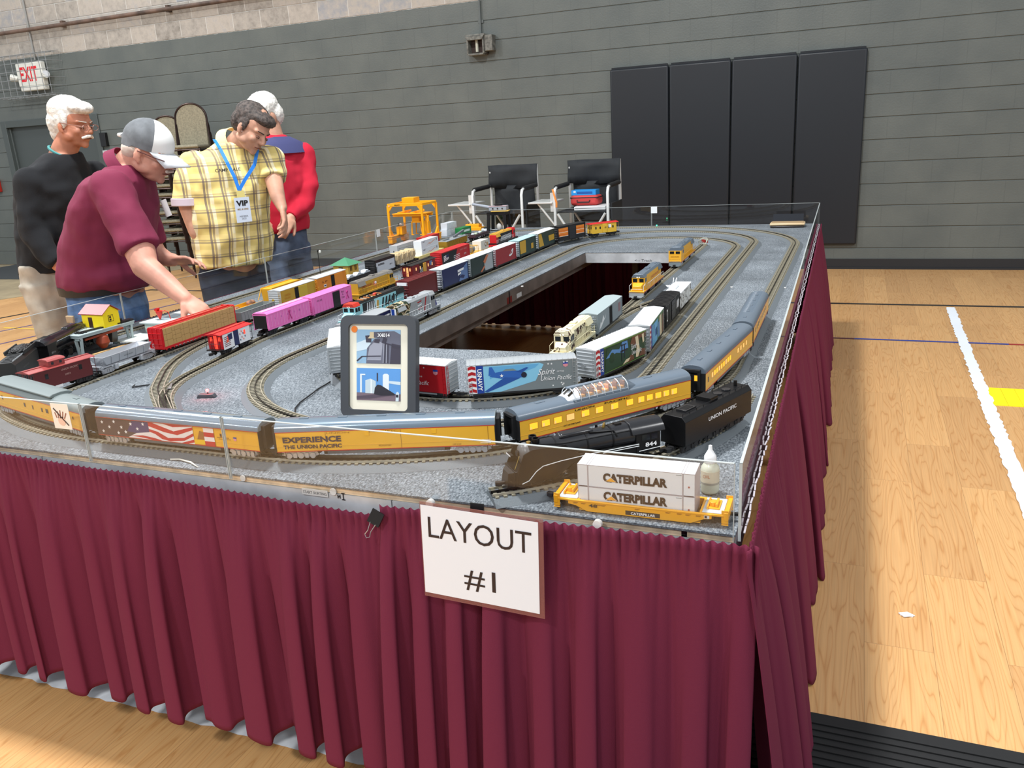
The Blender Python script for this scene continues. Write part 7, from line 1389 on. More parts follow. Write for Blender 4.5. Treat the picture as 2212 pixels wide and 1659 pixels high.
loosebox(-.235,-3.27,.055,.16,.05,TZ,P('container_green',(30,120,62)),'green container with white lettering right of yellow crane',txt=1);loosebox(-.41,-3.50,.04,.08,.04,TZ,P('container_grey'),'small white container under the crane hoist')
q=MB();q.box(-.055,.055,-.03,.03,0,.045,cy);q.box(-.075,.075,-.04,.04,0,.022,cy)
for k in range(4):q.cyl((-.045+.03*k,.01,.045),(-.045+.03*k,.01,.052),.004,bkp,8)
tag(q.build('yellow_hopper_base',None,.001,loc=(-.26,-3.03,TZ)),'yellow plastic box part left behind green container at back','model part')
for k,(x,y,lab)in enumerate(((-.13,-3.1,'small black-and-white gadget on felt beside yellow box part'),(-.12,-3.45,'small pale gadget on felt beside the gold freight car'))):
 q=MB();q.box(-.03,.03,-.015,.015,0,.018,(WHT,SIL)[k]);q.box(-.012,.028,-.012,.012,.018,.026,bkp);q.tube([(.03,0,.01),(.07,.01,.006),(.10,-.01,.008)],.002,WHT,5);tag(q.build('gadget',None,.001,loc=(x,y,TZ)),lab,'gadget')
 # black stand with train controller
r=empty('controller_stand','black plastic stand at the back edge carrying a train controller','stand',(-.02,-3.10,TZ));q=MB();q.box(-.075,.075,-.05,.05,.118,.140,bkp);q.box(-.08,.08,-.055,.055,.137,.143,bkp);q.build('top_tray',r,.006)
for s in(-1,1):
 for t in(-1,1):q=MB();q.beam((s*.070,t*.045,0),(s*.062,t*.04,.12),.022,.016,bkp);q.build('leg',r,.002)
q=MB();q.ell((.0,0,.03),(.018,.014,.028),P('cup_pale',(214,212,206)),12);q.ell((.035,.01,.025),(.012,.01,.02),P('cup_pale'),10);q.box(-.06,.06,-.03,.03,0,.006,bkp);q.build('shelf_items',r)
o=empty('train_controller','grey train controller box lying on yellow pad on black stand','controller',(-.015,-3.10,TZ+.1435),.2);q=MB();q.box(-.065,.065,-.045,.045,.006,.038,P('controller_grey',(150,156,166)));q.box(-.067,.067,-.047,.0,.034,.040,P('controller_pink',(176,150,156)));q.build('case',o,.004)
for k in range(3):q=MB();q.cyl((-.035+.035*k,-.0455,.022),(-.035+.035*k,-.050,.022),.005,bkp,10);q.build('button',o)
q=MB();q.box(-.05,.08,-.06,.03,0,.005,P('pad_yellow',(226,186,90)));q.build('pad',o,.001);q=MB();q.cyl((-.06,-.02,.03),(-.20,.02,.055),.012,P('controller_grey'),12,.010);q.cyl((.0,.0,.040),(.0,.0,.052),.03,bkp,16);q.build('handle',o)
# cream tray box at the far right corner
r=empty('display_box','cream rimmed box with dark glass lid standing open in far right corner','box',(2.015,-3.10,TZ),.02);q=MB();cr_=P('cream_rim',(206,180,140));q.box(-.105,.105,-.055,.055,0,.014,P('box_dark',(40,32,30)));q.box(-.108,.108,-.058,.058,.014,.030,cr_);q.build('box_body',r,.008);q=MB();q.box(-.098,.098,-.050,.050,.0302,.0325,P('inner_tan',(176,148,110)));q.build('box_inside',r,.001)
q=MB();q.beam((0,.058,.03),(0,.082,.075),.19,.003,M('dark_glass',(30,32,38),rough=.08),up=(0,1,.3));q.build('lid',r)
r=empty('bumper_post','shiny wire bumper with red lights at far end of siding track','bumper',(1.63,-4.02,GZ-.002));q=MB();ch=M('chrome_wire',(220,220,205),rough=.2,metal=.8)
for k in range(3):q.tube([(.022*math.cos(t*PI/6)*(1-.1*k),-.03+.03*k+.01*math.sin(t),.016+.016*math.sin(t*PI/6))for t in range(12)],.0025,ch,6,True)
q.build('wire_loops',r);q=MB();q.box(-.018,.018,.04,.05,0,.02,P('bumper_red',(150,40,34)));q.build('red_block',r,.001)
# diesels and boxcars on the siding beside the opening
r=diesel('yellow and grey wide-cab diesel on siding beside the opening',.385,YEL,YEL,ROOFG,stripe=RED_,frame=YEL,under=BLK,cab=YEL,front=-1,flare=True,pilot=SIL,H=.094,rail=WHT);text(r,'UNION PACIFIC',(.05,-.0225,.060),.011,RED_,w=.15);put(r,(1.640,-5.640),(1.637,-5.255))
r=diesel('yellow turbine style locomotive with flat front at far end of siding',.40,YEL,YEL,ROOFG,stripe=RED_,under=SIL,cab=P('turbine_yellow',(232,170,44)),front=-1,pilot=GRY,H=.096,rail=YEL,W_=.060,tr=trucks_);q=MB();q.box(-.199,-.165,-.030,.030,.024,.080,P('turbine_yellow'));q.prism([(-.030,.080),(.030,.080),(.022,.094),(-.022,.094)],'x',-.197,-.13,ROOFG);q.box(-.1996,-.199,-.030,.030,.022,.027,RED_);q.build('front_hood',r,.002)
q=MB();
for s in(-1,1):q.box(-.2000,-.1988,s*.014-.010,s*.014+.010,.066,.077,M('cab_glass'))
q.build('windshield',r);text(r,'UNION PACIFIC',(-.2,0,.052),.006,P('print_brown'),rot='endm',w=.04);put(r,(1.637,-4.865),(1.633,-4.465))
r=boxcar('grey boxcar with open black door and white mountain emblem on siding',.315,P('rg_grey',(146,156,160)),roof=P('rg_roof',(158,172,174)),H=.079,ribroof=0,door=P('rg_door',(140,150,154)),doorw=.075,dx=.02,open_door=True,under=BLK,art=lambda q,hx,hy,z0,H:(sideart(q,[(-.14,.025),(-.12,.05),(-.11,.042),(-.09,.066),(-.075,.05),(-.06,.064),(-.065,.052),(-.09,.042),(-.115,.030)],PW,hy),sideart(q,[(.105,.035),(.135,.035),(.135,.066),(.105,.066)],P('emblem_redgrey',(150,110,114)),hy)));put(r,(1.643,-6.295),(1.641,-5.980))
r=diesel('cream and brown desert camouflage diesel, nearest on the siding',.285,DES,DES,P('cream',(232,222,184)),frame=P('cream'),cab=DES,cabroof=DES,nosecol=DES,rail=P('cream'),front=-1,H=.090,pilot=P('cream'),fans=3);put(r,(1.645,-6.60),(1.643,-6.315))
# ---------------------------------------------------------------- director chairs by the wall
alw=M('white_tube',(214,216,214),rough=.3,metal=.2);cv=M('black_canvas',(28,32,36),rough=.75,bump=.3,bscale=40);foam=M('foam_grip',(20,20,22),rough=.8)
def director(label,x,y,rz=0,z0=1.19,side_table=True):
 r=empty('director_chair',label,'chair',(x,y,0),rz,'tall folding director chairs');W2=.235;D0,D1=-.22,.20;seat=.80;arm=1.00
 for s in(-1,1):
  q=MB();q.tube([(s*W2,D0,0),(s*W2,D0,arm-.05),(s*W2,D0+.02,arm-.012),(s*W2,D0+.06,arm),(s*W2,D1-.03,arm+.01)],.0125,alw,10);q.build('front_leg',r)
  q=MB();q.tube([(s*W2,D1,0),(s*W2*.98,D1,z0)],.0125,alw,10);q.build('rear_leg',r)
  q=MB();q.cyl((s*W2,D0+.05,arm+.001),(s*W2,D1-.05,arm+.009),.020,foam,14);q.build('armrest',r)
  q=MB();q.tube([(s*W2,D0,.10),(-s*W2*.9,D0,seat-.02)],.011,alw,8);q.tube([(s*W2,D1,.10),(-s*W2*.9,D1,seat-.02)],.011,alw,8);q.tube([(s*W2,D0,.22),(s*W2,D1,.22)],.009,alw,8);q.build('cross_brace',r)
 q=MB();n=16
 fr=[(-W2+2*W2*i/n,D1-.018+.020*math.sin(PI*i/n)+.004*math.sin(i*2.3))for i in range(n+1)]
 vs=[];zs=[z0+.005,z0-.06,z0-.13,z0-.19]
 for j,z in enumerate(zs):
  for i,(a,b_)in enumerate(fr):vs.append((a*(1.03),b_+.012*math.sin(j*1.7+i*.5),z-(.02*math.sin(PI*i/n)if j==3 else 0)))
 q.add(vs,[(j*(n+1)+i,j*(n+1)+i+1,(j+1)*(n+1)+i+1,(j+1)*(n+1)+i)for j in range(3)for i in range(n)],cv);o=q.build('backrest',r);m_=o.modifiers.new('t','SOLIDIFY');m_.thickness=.006
 q=MB();vs=[]
 for j in range(7):
  for i in range(9):vs.append((-W2*.86+W2*1.72*i/8,D1+.01+.012*math.sin(i*1.3+j),z0-.18-.36*j/6))
 q.add(vs,[(j*9+i,j*9+i+1,j*9+i+10,j*9+i+9)for j in range(6)for i in range(8)],cv);o=q.build('rear_pouch',r);m_=o.modifiers.new('t','SOLIDIFY');m_.thickness=.005
 q=MB();q.box(-W2*.92,W2*.92,D0,D1,seat-.012,seat,cv);q.build('seat',r,.004)
 q=MB();q.box(W2+.006,W2+.02,D0+.06,D1-.02,.52,.86,cv);q.build('side_pocket',r,.005)
 if side_table:
  q=MB();q.box(-W2-.24,-W2-.02,D0-.02,D1-.10,.870,.884,alw);q.build('side_tray',r,.003);q=MB();q.tube([(-W2-.01,D0+.02,.68),(-W2-.16,D0+.02,.868)],.009,alw,8);q.box(-W2-.04,-W2+.01,D0+.0,D0+.04,.80,.96,alw);q.build('tray_bracket',r)
 return r
director('tall white-framed director chair with black canvas, left one by wall',-.525,-1.72);director('tall white-framed director chair with black canvas, right one before navy pads',.25,-1.72,z0=1.205)
q=MB();q.box(-.14,.13,-.14,.10,.0,.012,M('white_binder',(226,228,228),rough=.4));q.box(-.14,.13,-.14,.10,.016,.030,M('white_binder'));q.box(-.141,-.135,-.14,.10,0,.030,M('white_binder'));o=q.build('ring_binder',None,.002,loc=(.30,-1.75,.803));o.rotation_euler[2]=.12;tag(o,'white ring binder lying on seat of right director chair','binder')
r=empty('lunch_bag','red zippered case with black trim and handle on right director chair','case',(.235,-1.72,.835));q=MB();q.box(-.125,.125,-.09,.08,0,.085,M('red_nylon',(196,62,60),rough=.7));q.build('bag_body',r,.025);q=MB();q.box(-.126,.126,-.091,.081,.062,.070,M('zip_black',(24,20,24)));q.build('zipper',r,.003);q=MB();q.tube([(-.06,-.092,.045),(-.055,-.102,.030),(.05,-.102,.030),(.055,-.092,.045)],.006,M('zip_black'),8);q.build('handle',r)
q=MB();q.box(-.11,.11,-.06,.06,0,.042,M('bright_blue_box',(40,150,226),rough=.4));q.box(-.06,.08,-.0605,-.06,.010,.030,M('box_blue_dark',(20,90,170)));q.box(-.09,-.07,-.0606,-.06,.022,.036,WHT);tag(q.build('blue_box',None,.003,loc=(.225,-1.72,.921)),'bright blue flat box on top of the red zippered case','box')
q=MB();q.tube([(0,0,0),(.02,-.01,-.06),(.035,-.01,-.11),(.03,0,-.15)],.009,M('orange_strap',(240,150,70),rough=.6),6);tag(q.build('orange_strap',None,loc=(.005,-1.955,.99)),'orange ribbon hanging from left arm of right director chair','strap')
# ---------------------------------------------------------------- stacked banquet chairs
fab=M('tan_fabric',(140,134,114),rough=.95,bump=.5,bscale=260,vary=.08,vscale=60);brz=M('bronze_tube',(52,38,34),rough=.3,metal=.6);cha=M('chair_glide',(220,214,200),rough=.3)
def banquet():
 r=empty('banquet_chair','x','chair');W2=.20;q=MB()
 n=14;arc=[(-W2*.93*math.cos(PI*k/n),.48+.30+.16*math.sin(PI*k/n))for k in range(n+1)]
 path=[(-W2,.18,.0),(-W2,.185,.40)]+[(a,.20+.06*(z-.45),z)for a,z in arc]+[(W2,.185,.40),(W2,.18,0)]
 q.tube(path,.0115,brz,8);q.build('back_frame',r)
 q=MB();pf=[(a*.9,z-.014)for a,z in arc]+[(W2*.80,.475),(-W2*.80,.475)]
 q.add([(a,.198+.06*(z-.45),z)for a,z in pf]+[(a*.97,.228+.06*(z-.45),z)for a,z in pf],[tuple(range(len(pf))),tuple(range(2*len(pf)-1,len(pf)-1,-1))]+[(i,(i+1)%len(pf),len(pf)+(i+1)%len(pf),len(pf)+i)for i in range(len(pf))],fab);q.build('backrest',r,.006)
 q=MB();q.loft([[V(-W2*.96,-.21,.435),V(W2*.96,-.21,.435),V(W2*.9,.19,.435),V(-W2*.9,.19,.435)],[V(-W2*.98,-.225,.455),V(W2*.98,-.225,.455),V(W2*.92,.195,.455),V(-W2*.92,.195,.455)],[V(-W2*.9,-.20,.475),V(W2*.9,-.20,.475),V(W2*.86,.18,.475),V(-W2*.86,.18,.475)]],fab);q.build('seat',r,.008)
 for s in(-1,1):q=MB();q.tube([(s*W2,-.20,0),(s*W2,-.19,.44)],.0115,brz,8);q.cyl((s*W2,-.207,.40),(s*W2,-.212,.40),.006,cha,8);q.build('front_leg',r)
 q=MB();q.tube([(-W2,-.20,.42),(W2,-.20,.42),(W2,.18,.42),(-W2,.18,.42)],.009,brz,6,True);q.build('seat_frame',r)
 return r
proto=banquet();first=True
for sx,sy,n,hz,nm in((-4.88,-.80,11,0,'right stack'),(-5.42,-.66,10,0,'left stack')):
 for k in range(n):
  o=proto if first else copy_tree(proto);first=False
  o.location=(sx+.004*k,sy-.020*k+.1,.005+k*.108);o.rotation_euler[2]=.38
  t=nm+' of tan banquet chairs';o['group']='stacked tan banquet chairs';top=k==n-1
  o['label']=('tan banquet chair with rounded back on top of %s'%nm)if top else('tan banquet chair in the %s, %s from the floor'%(nm,('second third fourth fifth sixth seventh eighth ninth tenth').split()[k-1])if k else 'tan banquet chair at the bottom of the %s'%nm)
  # ---------------------------------------------------------------- people
def skinmat(name,c1,c2):
 return M(name,c1,rough=.5,spec=.35,vary=.10,vscale=9,bump=.12,bscale=90)
SK1=skinmat('skin_ruddy',(202,146,126),0);SK2=skinmat('skin_tan',(188,126,100),0);SK3=skinmat('skin_light',(198,150,126),0)
_tex=bpy.data.textures.new('strands','CLOUDS');_tex.noise_scale=.012
_tx2=bpy.data.textures.new('cloth_folds','CLOUDS');_tx2.noise_scale=.11;_tx2.noise_depth=1
def blob(mb,name,parent,vox,it=4,disp=0,origin=None):
 if origin is not None:o_=Vector(origin);mb.v=[v-o_ for v in mb.v]
 me=mb.mesh(name,0);mats=[m for m in me.materials];o=bpy.data.objects.new(name,me);COL.objects.link(o)
 m=o.modifiers.new('r','REMESH');m.mode='VOXEL';m.voxel_size=vox;m.use_smooth_shade=True
 if it:m=o.modifiers.new('s','SMOOTH');m.factor=.5;m.iterations=it
 if disp:m=o.modifiers.new('d','DISPLACE');m.texture=_tx2 if name not in('hair',)else _tex;m.strength=disp*(2.2 if name!='hair' else 1);m.mid_level=.5
 dg=bpy.context.evaluated_depsgraph_get();n=bpy.data.meshes.new_from_object(o.evaluated_get(dg));n.name=name
 o.modifiers.clear();o.data=n;n.materials.clear();n.materials.append(mats[0])
 if parent:o.parent=parent
 return o
def frame(fwd,pitch=0,roll=0):
 f=Vector(fwd).normalized();f.z=0;f.normalize();rt=f.cross(Vector((0,0,1)));u=Vector((0,0,1))
 f2=f*math.cos(pitch)+u*math.sin(pitch);u2=rt.cross(f2);
 r2=rt*math.cos(roll)+u2*math.sin(roll);u3=u2*math.cos(roll)-rt*math.sin(roll)
 return f2,u3,r2
def headpart(q,c,F,m,base,s=1.0,open_=0):
 f,u,r=F;c=Vector(c);K=lambda a,b_,d:c+(f*a+u*b_+r*d)*s;R=Matrix((r,f,u)).transposed()
 def E(a,b_,d,rr,n=18):q.ell(K(a,b_,d),(rr[0]*s,rr[1]*s,rr[2]*s),m,n,R)
 E(-.014,.028,0,(.076,.096,.090));E(.022,-.032,0,(.064,.068,.076));E(.036,-.078,0,(.046,.044,.030));E(.070,-.092,0,(.020,.016,.018))
 q.cap(K(.082,.010,0),K(.106,-.026,0),.0080*s,.0105*s,m,10)
 for d in(-1,1):
  E(.098,-.032,d*.010,(.008,.010,.007),10);q.cap(K(.080,.020,d*.008),K(.066,.018,d*.048),.010*s,.009*s,m,8)
  E(.062,-.030,d*.038,(.022,.020,.020),12);E(-.004,-.012,d*.079,(.007,.017,.030),12);E(.004,-.034,d*.076,(.007,.010,.012),10)
  E(.012,-.058,d*.052,(.020,.040,.024),12)
 E(.086,-.055,0,(.024,.010,.006),10);E(.084,-.064,0,(.020,.010,.006),10)
def facebits(par,c,F,s=1.0,brow=(120,100,90),down=True,mouth=True,o=(0,0,0)):
 f,u,r=F;c=Vector(c)-Vector(o);K=lambda a,b_,d:c+(f*a+u*b_+r*d)*s
 for d in(-1,1):
  q=MB();q.ell(K(.0800,-.006,d*.031),(.0115*s,.0095*s,.0050*s),M('eye_shade',(120,84,70),rough=.5),12,Matrix((r,f,u)).transposed());q.ell(K(.0868,-.0095,d*.031),(.0065*s,.0035*s,.0024*s),M('iris',(40,32,30),rough=.2),10,Matrix((r,f,u)).transposed());q.build('eye',par)
  q=MB();q.cap(K(.0915,.018,d*.014),K(.0765,.022,d*.044),.0032*s,.0022*s,M('brow_%d'%brow[0],brow,rough=.9),8);q.build('eyebrow',par)
 q=MB();q.tube([K(.088,-.060,-.026),K(.097,-.0595,-.008),K(.097,-.0595,.008),K(.088,-.060,.026)],.0022*s,M('mouth_line',(112,54,46),rough=.6),6);q.build('mouth',par)
def glasses(par,c,F,m,s=1.0,o=(0,0,0),drop=-.006):
 f,u,r=F;c=Vector(c)-Vector(o);K=lambda a,b_,d:c+(f*a+u*b_+r*d)*s;q=MB()
 for d in(-1,1):
  q.tube([K(.104+.002*math.cos(t*PI/8),drop+.014*math.sin(t*PI/8),d*.034+.021*math.cos(t*PI/8))for t in range(16)],.0016,m,6,True)
  q.tube([K(.100,drop+.006,d*.058),K(.07,drop+.008,d*.078),K(-.004,drop+.010,d*.084)],.0020,m,6)
 q.tube([K(.106,drop+.004,-.012),K(.108,drop+.006,0),K(.106,drop+.004,.012)],.0016,m,6);q.build('glasses',par)
def hand(q,w,d,n,side,m,curl=(.35,.5,.4),s=1.0,spread=1.0,thumb=.5):
 w=Vector(w);d=Vector(d).normalized();n=(Vector(n)-d*Vector(n).dot(d)).normalized();t=d.cross(n)*side
 offs=(.030,.0105,-.0105,-.030);L_=(.070,.078,.073,.057);kn=(.084,.088,.084,.076)
 q.ell(w+d*.045*s,(.038*s,.047*s,.016*s),m,16,Matrix((t,d,n)).transposed())
 for i in range(4):
  k=w+d*kn[i]*s+t*offs[i]*s;q.cap(w+d*.012*s+t*offs[i]*.6*s,k,.0145*s,.0105*s,m,10)
  a=0;p=k;dd=(d+t*offs[i]*2.2*spread).normalized()
  for j,fr in enumerate((.46,.30,.24)):
   a+=curl[j]*(1+.12*i);v=dd*math.cos(a)+n*math.sin(a);e=p+v*L_[i]*fr*s;q.cap(p,e,(.0098-.0009*j)*s,(.0090-.0009*j)*s,m,10);p=e
 b_=w+d*.022*s+t*.026*s;v=(d*.62+t*.62+n*thumb).normalized();e=b_+v*.046*s;q.cap(b_,e,.0150*s,.0115*s,m,10);v2=(v+d*.35-t*.2).normalized();q.cap(e,e+v2*.034*s,.0112*s,.0092*s,m,10)
def rings(q,L_,fwd,m,k=1.0,n=28,widths=None):
 f=Vector(fwd);f.z=0;f.normalize();r=f.cross(Vector((0,0,1)));R_=[]
 for i,(x,y,z,rf)in enumerate(L_):
  w_=widths[i]if widths else rf*1.25;c=Vector((x,y,z));R_.append([c+r*(w_*k*math.cos(2*PI*j/n))+f*(rf*k*math.sin(2*PI*j/n))for j in range(n)])
 q.loft(R_,m)
def limb(q,L_,m,k=1.0,add=0,n=16,flat=True):
 for i in range(len(L_)-1):
  a,b_=L_[i],L_[i+1]
  if flat:q.cyl(a[:3],b_[:3],a[3]*k+add,m,n,b_[3]*k+add)
  else:q.cap(a[:3],b_[:3],a[3]*k+add,b_[3]*k+add,m,n)
  if flat and i<len(L_)-2:q.ell(b_[:3],(b_[3]*k+add,)*3,m,n)
def person(label,base,group=None):pass
def shoe(par,p,d,m,o):
 q=MB();p=Vector(p)-Vector(o);d=Vector((d[0],d[1],0)).normalized();r=Vector((d.y,-d.x,0));R=Matrix((r,d,Vector((0,0,1)))).transposed()
 q.ell(p+d*.07+Vector((0,0,.04)),(.045,.13,.045),m,16,R);q.ell(p+Vector((0,0,.07)),(.042,.06,.06),m,14,R);q.v=[Vector((v.x,v.y,max(v.z,.002-o[2])))for v in q.v];q.build('shoe',par)
def person_rig(label,base,sk,torso,fwd,neck,head,F,arms,legs,hands,vox=.006,bodyk=.86,hs=1.0,widths=None):
 q=MB();rings(q,torso,fwd,sk,bodyk,widths=widths);q.cap(neck[0],neck[1],.062,.058,sk,18);headpart(q,head,F,sk,base,hs)
 for a in arms:limb(q,a,sk,1.0,0,16,False)
 for l in legs:limb(q,l,sk,.80,0,16,False)
 for h in hands:hand(q,*h[:4],sk,**h[4])
 o=blob(q,'person',None,vox,3,origin=base);o.location=base;tag(o,label,'person');return o
def legset(hx,hy,hz,fwd,gap,r0,foot=None):
 f=Vector(fwd);f.z=0;f.normalize();r=f.cross(Vector((0,0,1)));out=[]
 for s in(-1,1):
  c=Vector((hx,hy,0))+r*gap*s;out.append([(c.x,c.y,hz,r0),(c.x+f.x*.02,c.y+f.y*.02,.48,r0*.74),(c.x,c.y,.09,r0*.56)])
 return out
def trousers(par,torso0,legs,fwd,m,base,k=1.0,bottom=.06,widths=None):
 q=MB();a=list(torso0);f=Vector(fwd).normalized()
 rings(q,[(a[0],a[1],a[2]+.13,a[3]*.90),(a[0],a[1],a[2],a[3]*.98),(a[0],a[1],a[2]-.10,a[3]*.90)],fwd,m,1.0,widths=widths)
 for l in legs:limb(q,[(l[0][0],l[0][1],l[0][2],l[0][3]),(l[1][0],l[1][1],l[1][2],l[1][3]),(l[2][0],l[2][1],bottom,l[2][3]*1.25)],m,1.0,.012)
 return blob(q,'trousers',par,.009,4,.012,base)
def cloth(par,mb,name,base,vox=.008,disp=.010,it=5):return blob(mb,name,par,vox,it,disp,base)
den=M('blue_denim',(84,116,160),rough=.9,vary=.18,vscale=14,bump=.4,bscale=400);poly=M('maroon_polo',(118,30,62),rough=.85,bump=.3,bscale=600);tee=M('black_sweater',(22,24,28),rough=.95,bump=.4,bscale=300)
# ---- man in maroon polo reaching over the yard
base=(-.59,-6.16,0);fw=(.93,.36,0)
T_=[(-.605,-6.155,.80,.165),(-.600,-6.158,.87,.172),(-.585,-6.160,.95,.186),(-.552,-6.157,1.036,.196),(-.495,-6.167,1.156,.183),(-.438,-6.177,1.271,.164),(-.388,-6.179,1.360,.126),(-.352,-6.165,1.425,.070)]
wd=[.185,.19,.20,.205,.205,.215,.205,.085]
F=frame((.97,.24,0),-.42,0);HD=(-.243,-6.130,1.470)
RA=[(-.290,-6.310,1.330,.066),(-.150,-6.360,1.095,.058),(-.115,-6.385,1.045,.050),(-.02,-6.392,.985,.041),(.075,-6.400,.922,.029)]
LA=[(-.504,-5.985,1.336,.066),(-.540,-5.930,1.070,.056),(-.509,-5.935,1.028,.050),(-.446,-5.931,1.002,.034),(-.420,-5.925,.998,.030)]
LG=legset(-.605,-6.155,.84,fw,.095,.098)
p=person_rig('man in maroon polo and grey cap reaching over the yard tracks',base,SK1,T_,fw,((-.362,-6.165,1.40),(-.275,-6.142,1.47)),HD,F,[RA,LA],LG,
[((.075,-6.400,.922),(.80,-.02,-.55),(.1,.35,-1),-1,dict(curl=(.5,.5,.3))),((-.420,-5.925,.998),(.96,.22,-.05),(.1,-.55,-1),1,dict(curl=(.15,.35,.3),thumb=.6))],vox=.0055,widths=wd)
facebits(p,HD,F,1,(196,186,176),o=base)
q=MB();T2=[(-.588,-6.160,.925,.178)]+T_[2:];rings(q,T2,fw,poly,1.02,widths=wd[1:])
for A in(RA,LA):limb(q,[A[0],(A[1][0],A[1][1],A[1][2]+.01,A[1][3])],poly,1.0,.018);q.ell(A[0][:3],(A[0][3]+.018,)*3,poly,18)
q.ell((-.520,-6.165,.99),(.195,.19,.105),poly,20);sh=cloth(p,q,'polo_shirt',base,.009,.012)
q=MB();nk=Vector((-.345,-6.165,1.425));ax=(Vector((-.275,-6.142,1.47))-nk).normalized()
a1=ax.orthogonal().normalized();b1=ax.cross(a1)
q.loft([[nk+ax*h+(a1*math.cos(t)+b1*math.sin(t))*rr for t in[2*PI*j/24 for j in range(24)]]for h,rr in((-.03,.086),(-.005,.078),(.014,.073),(.015,.070),(-.005,.074))],poly,False);q.v=[v-Vector(base)for v in q.v];q.build('collar',p,smooth=60)
tr=trousers(p,T_[0],LG,fw,den,base,widths=[.188,.192,.185])
q=MB();rings(q,[(-.602,-6.157,.905,.180),(-.600,-6.158,.942,.184)],fw,M('belt_black',(26,24,24),rough=.5),1.0,widths=[.200,.203]);q.v=[v-Vector(base)for v in q.v];q.build('belt',p,smooth=60)
def capmesh(par,c,F,o):
 f,u,r=F;c=Vector(c)-Vector(o);K=lambda a,b_,d:c+f*a+u*b_+r*d;g=M('cap_grey',(104,108,112),rough=.85,vary=.1,vscale=20);w_=M('cap_white_cloth',(226,228,226),rough=.85)
 q=MB();n=32;R_=[]
 for i in range(9):
  ph=PI/2*i/8.2;rr=math.cos(ph)if i else 1.0;R_.append([K(-.012+.104*rr*math.cos(t),.028+.092*math.sin(ph),.083*rr*math.sin(t))for t in[2*PI*j/n for j in range(n)]])
 R_.insert(0,[K(-.012+.103*math.cos(t),.006-.014*(math.cos(t)<-.3),.082*math.sin(t))for t in[2*PI*j/n for j in range(n)]])
 fs=[];b_=0;vs=[v for r_ in R_ for v in r_];fg_,fw_=[],[]
 for i in range(9):
  for j in range(n):
   fc=(i*n+j,i*n+(j+1)%n,(i+1)*n+(j+1)%n,(i+1)*n+j);ang=2*PI*(j+.5)/n;(fw_ if math.cos(ang)>.52 else fg_).append(fc)
 fg_.append(tuple(9*n+j for j in range(n)));q.add(vs,fg_,g);q.add(vs,fw_,w_);q.build('cap_crown',par,smooth=60)
 q=MB();vs=[]
 for i in range(9):
  t=-1.05+2.1*i/8
  for j in range(5):
   k=j/4;vs.append(K(-.012+.104*math.cos(t)+.085*k*math.cos(t*.55)-.0,.012-.020*k-.030*(t/1.05)**2*(.3+.7*k)+.004,.083*math.sin(t)*(1-.10*k)))
 q.add(vs,[(i*5+j,(i+1)*5+j,(i+1)*5+j+1,i*5+j+1)for i in range(8)for j in range(4)],M('brim_grey',(196,200,204),rough=.8));o_=q.build('cap_brim',par,smooth=60);s_=o_.modifiers.new('t','SOLIDIFY');s_.thickness=.004
 q=MB();q.tube([K(-.105,.02,-.03),K(-.128,.015,-.02),K(-.130,.012,.015),K(-.108,.018,.03)],.008,w_,8);q.build('cap_strap',par)
capmesh(p,Vector(HD)+F[1]*.008,F,base)
def hairblob(par,c,F,m,base,shape,disp=.012,vox=.006,it=3):
 f,u,r=F;c=Vector(c);R=Matrix((r,f,u)).transposed();q=MB()
 for a,b_,d,rr in shape:q.ell(c+f*a+u*b_+r*d,rr,m,18,R)
 return blob(q,'hair',par,vox,it,disp,base)
hw=M('hair_white',(222,220,214),rough=.75,bump=.8,bscale=160,vary=.1,vscale=50)
hairblob(p,HD,F,M('hair_grey_short',(196,180,168),rough=.9),base,[(-.050,-.012,0,(.078,.058,.050)),(-.030,.0,.0,(.0815,.070,.036))],.004)
glasses(p,HD,F,M('glasses_dark',(74,36,34),rough=.3),1,base)
q=MB();K=Vector(HD)-Vector(base);q.cap(K+F[0]*.100+F[1]*-.046-F[2]*.022,K+F[0]*.100+F[1]*-.046+F[2]*.022,.0065,.0065,M('stubble_grey',(200,186,176),rough=.9),8);q.build('moustache',p)
q=MB();q.beam((-.325,-6.02,1.27),(-.315,-6.01,1.20),.045,.004,M('name_badge',(222,216,216),rough=.4),up=(1,.3,0));q.v=[v-Vector(base)for v in q.v];q.build('name_badge',p)
q=MB();q.box(-.0,.04,-.012,.0,0,.03,M('leather_patch',(176,150,116),rough=.7));q.v=[Vector((v.x-.035-.0,v.y-.195,v.z+.80))for v in q.v];q.build('leather_patch',p,.003)
for l in LG:shoe(p,(l[2][0],l[2][1],0),fw,M('shoe_dark',(40,36,34),rough=.6),base)
# ---- white-haired man in black sweatshirt
base=(-1.45,-5.72,0);fw=(.98,.125,0)
T_=[(-1.453,-5.722,.83,.125),(-1.453,-5.722,.908,.132),(-1.430,-5.711,1.039,.149),(-1.395,-5.697,1.179,.158),(-1.365,-5.683,1.317,.158),(-1.335,-5.667,1.420,.120),(-1.285,-5.650,1.490,.072)]
wd=[.150,.155,.160,.170,.185,.175,.08];F=frame((.975,.10,0),-.20,0);HD=(-1.212,-5.622,1.630)
RA=[(-1.326,-5.830,1.362,.058),(-1.350,-5.855,1.190,.054),(-1.345,-5.862,1.130,.050),(-1.290,-5.865,1.03,.041),(-1.240,-5.850,.955,.030)]
LA=[(-1.314,-5.450,1.370,.058),(-1.338,-5.440,1.170,.052),(-1.330,-5.460,1.110,.048),(-1.270,-5.520,1.000,.038),(-1.235,-5.560,.940,.030)]
LG=legset(-1.455,-5.722,.86,fw,.09,.088)
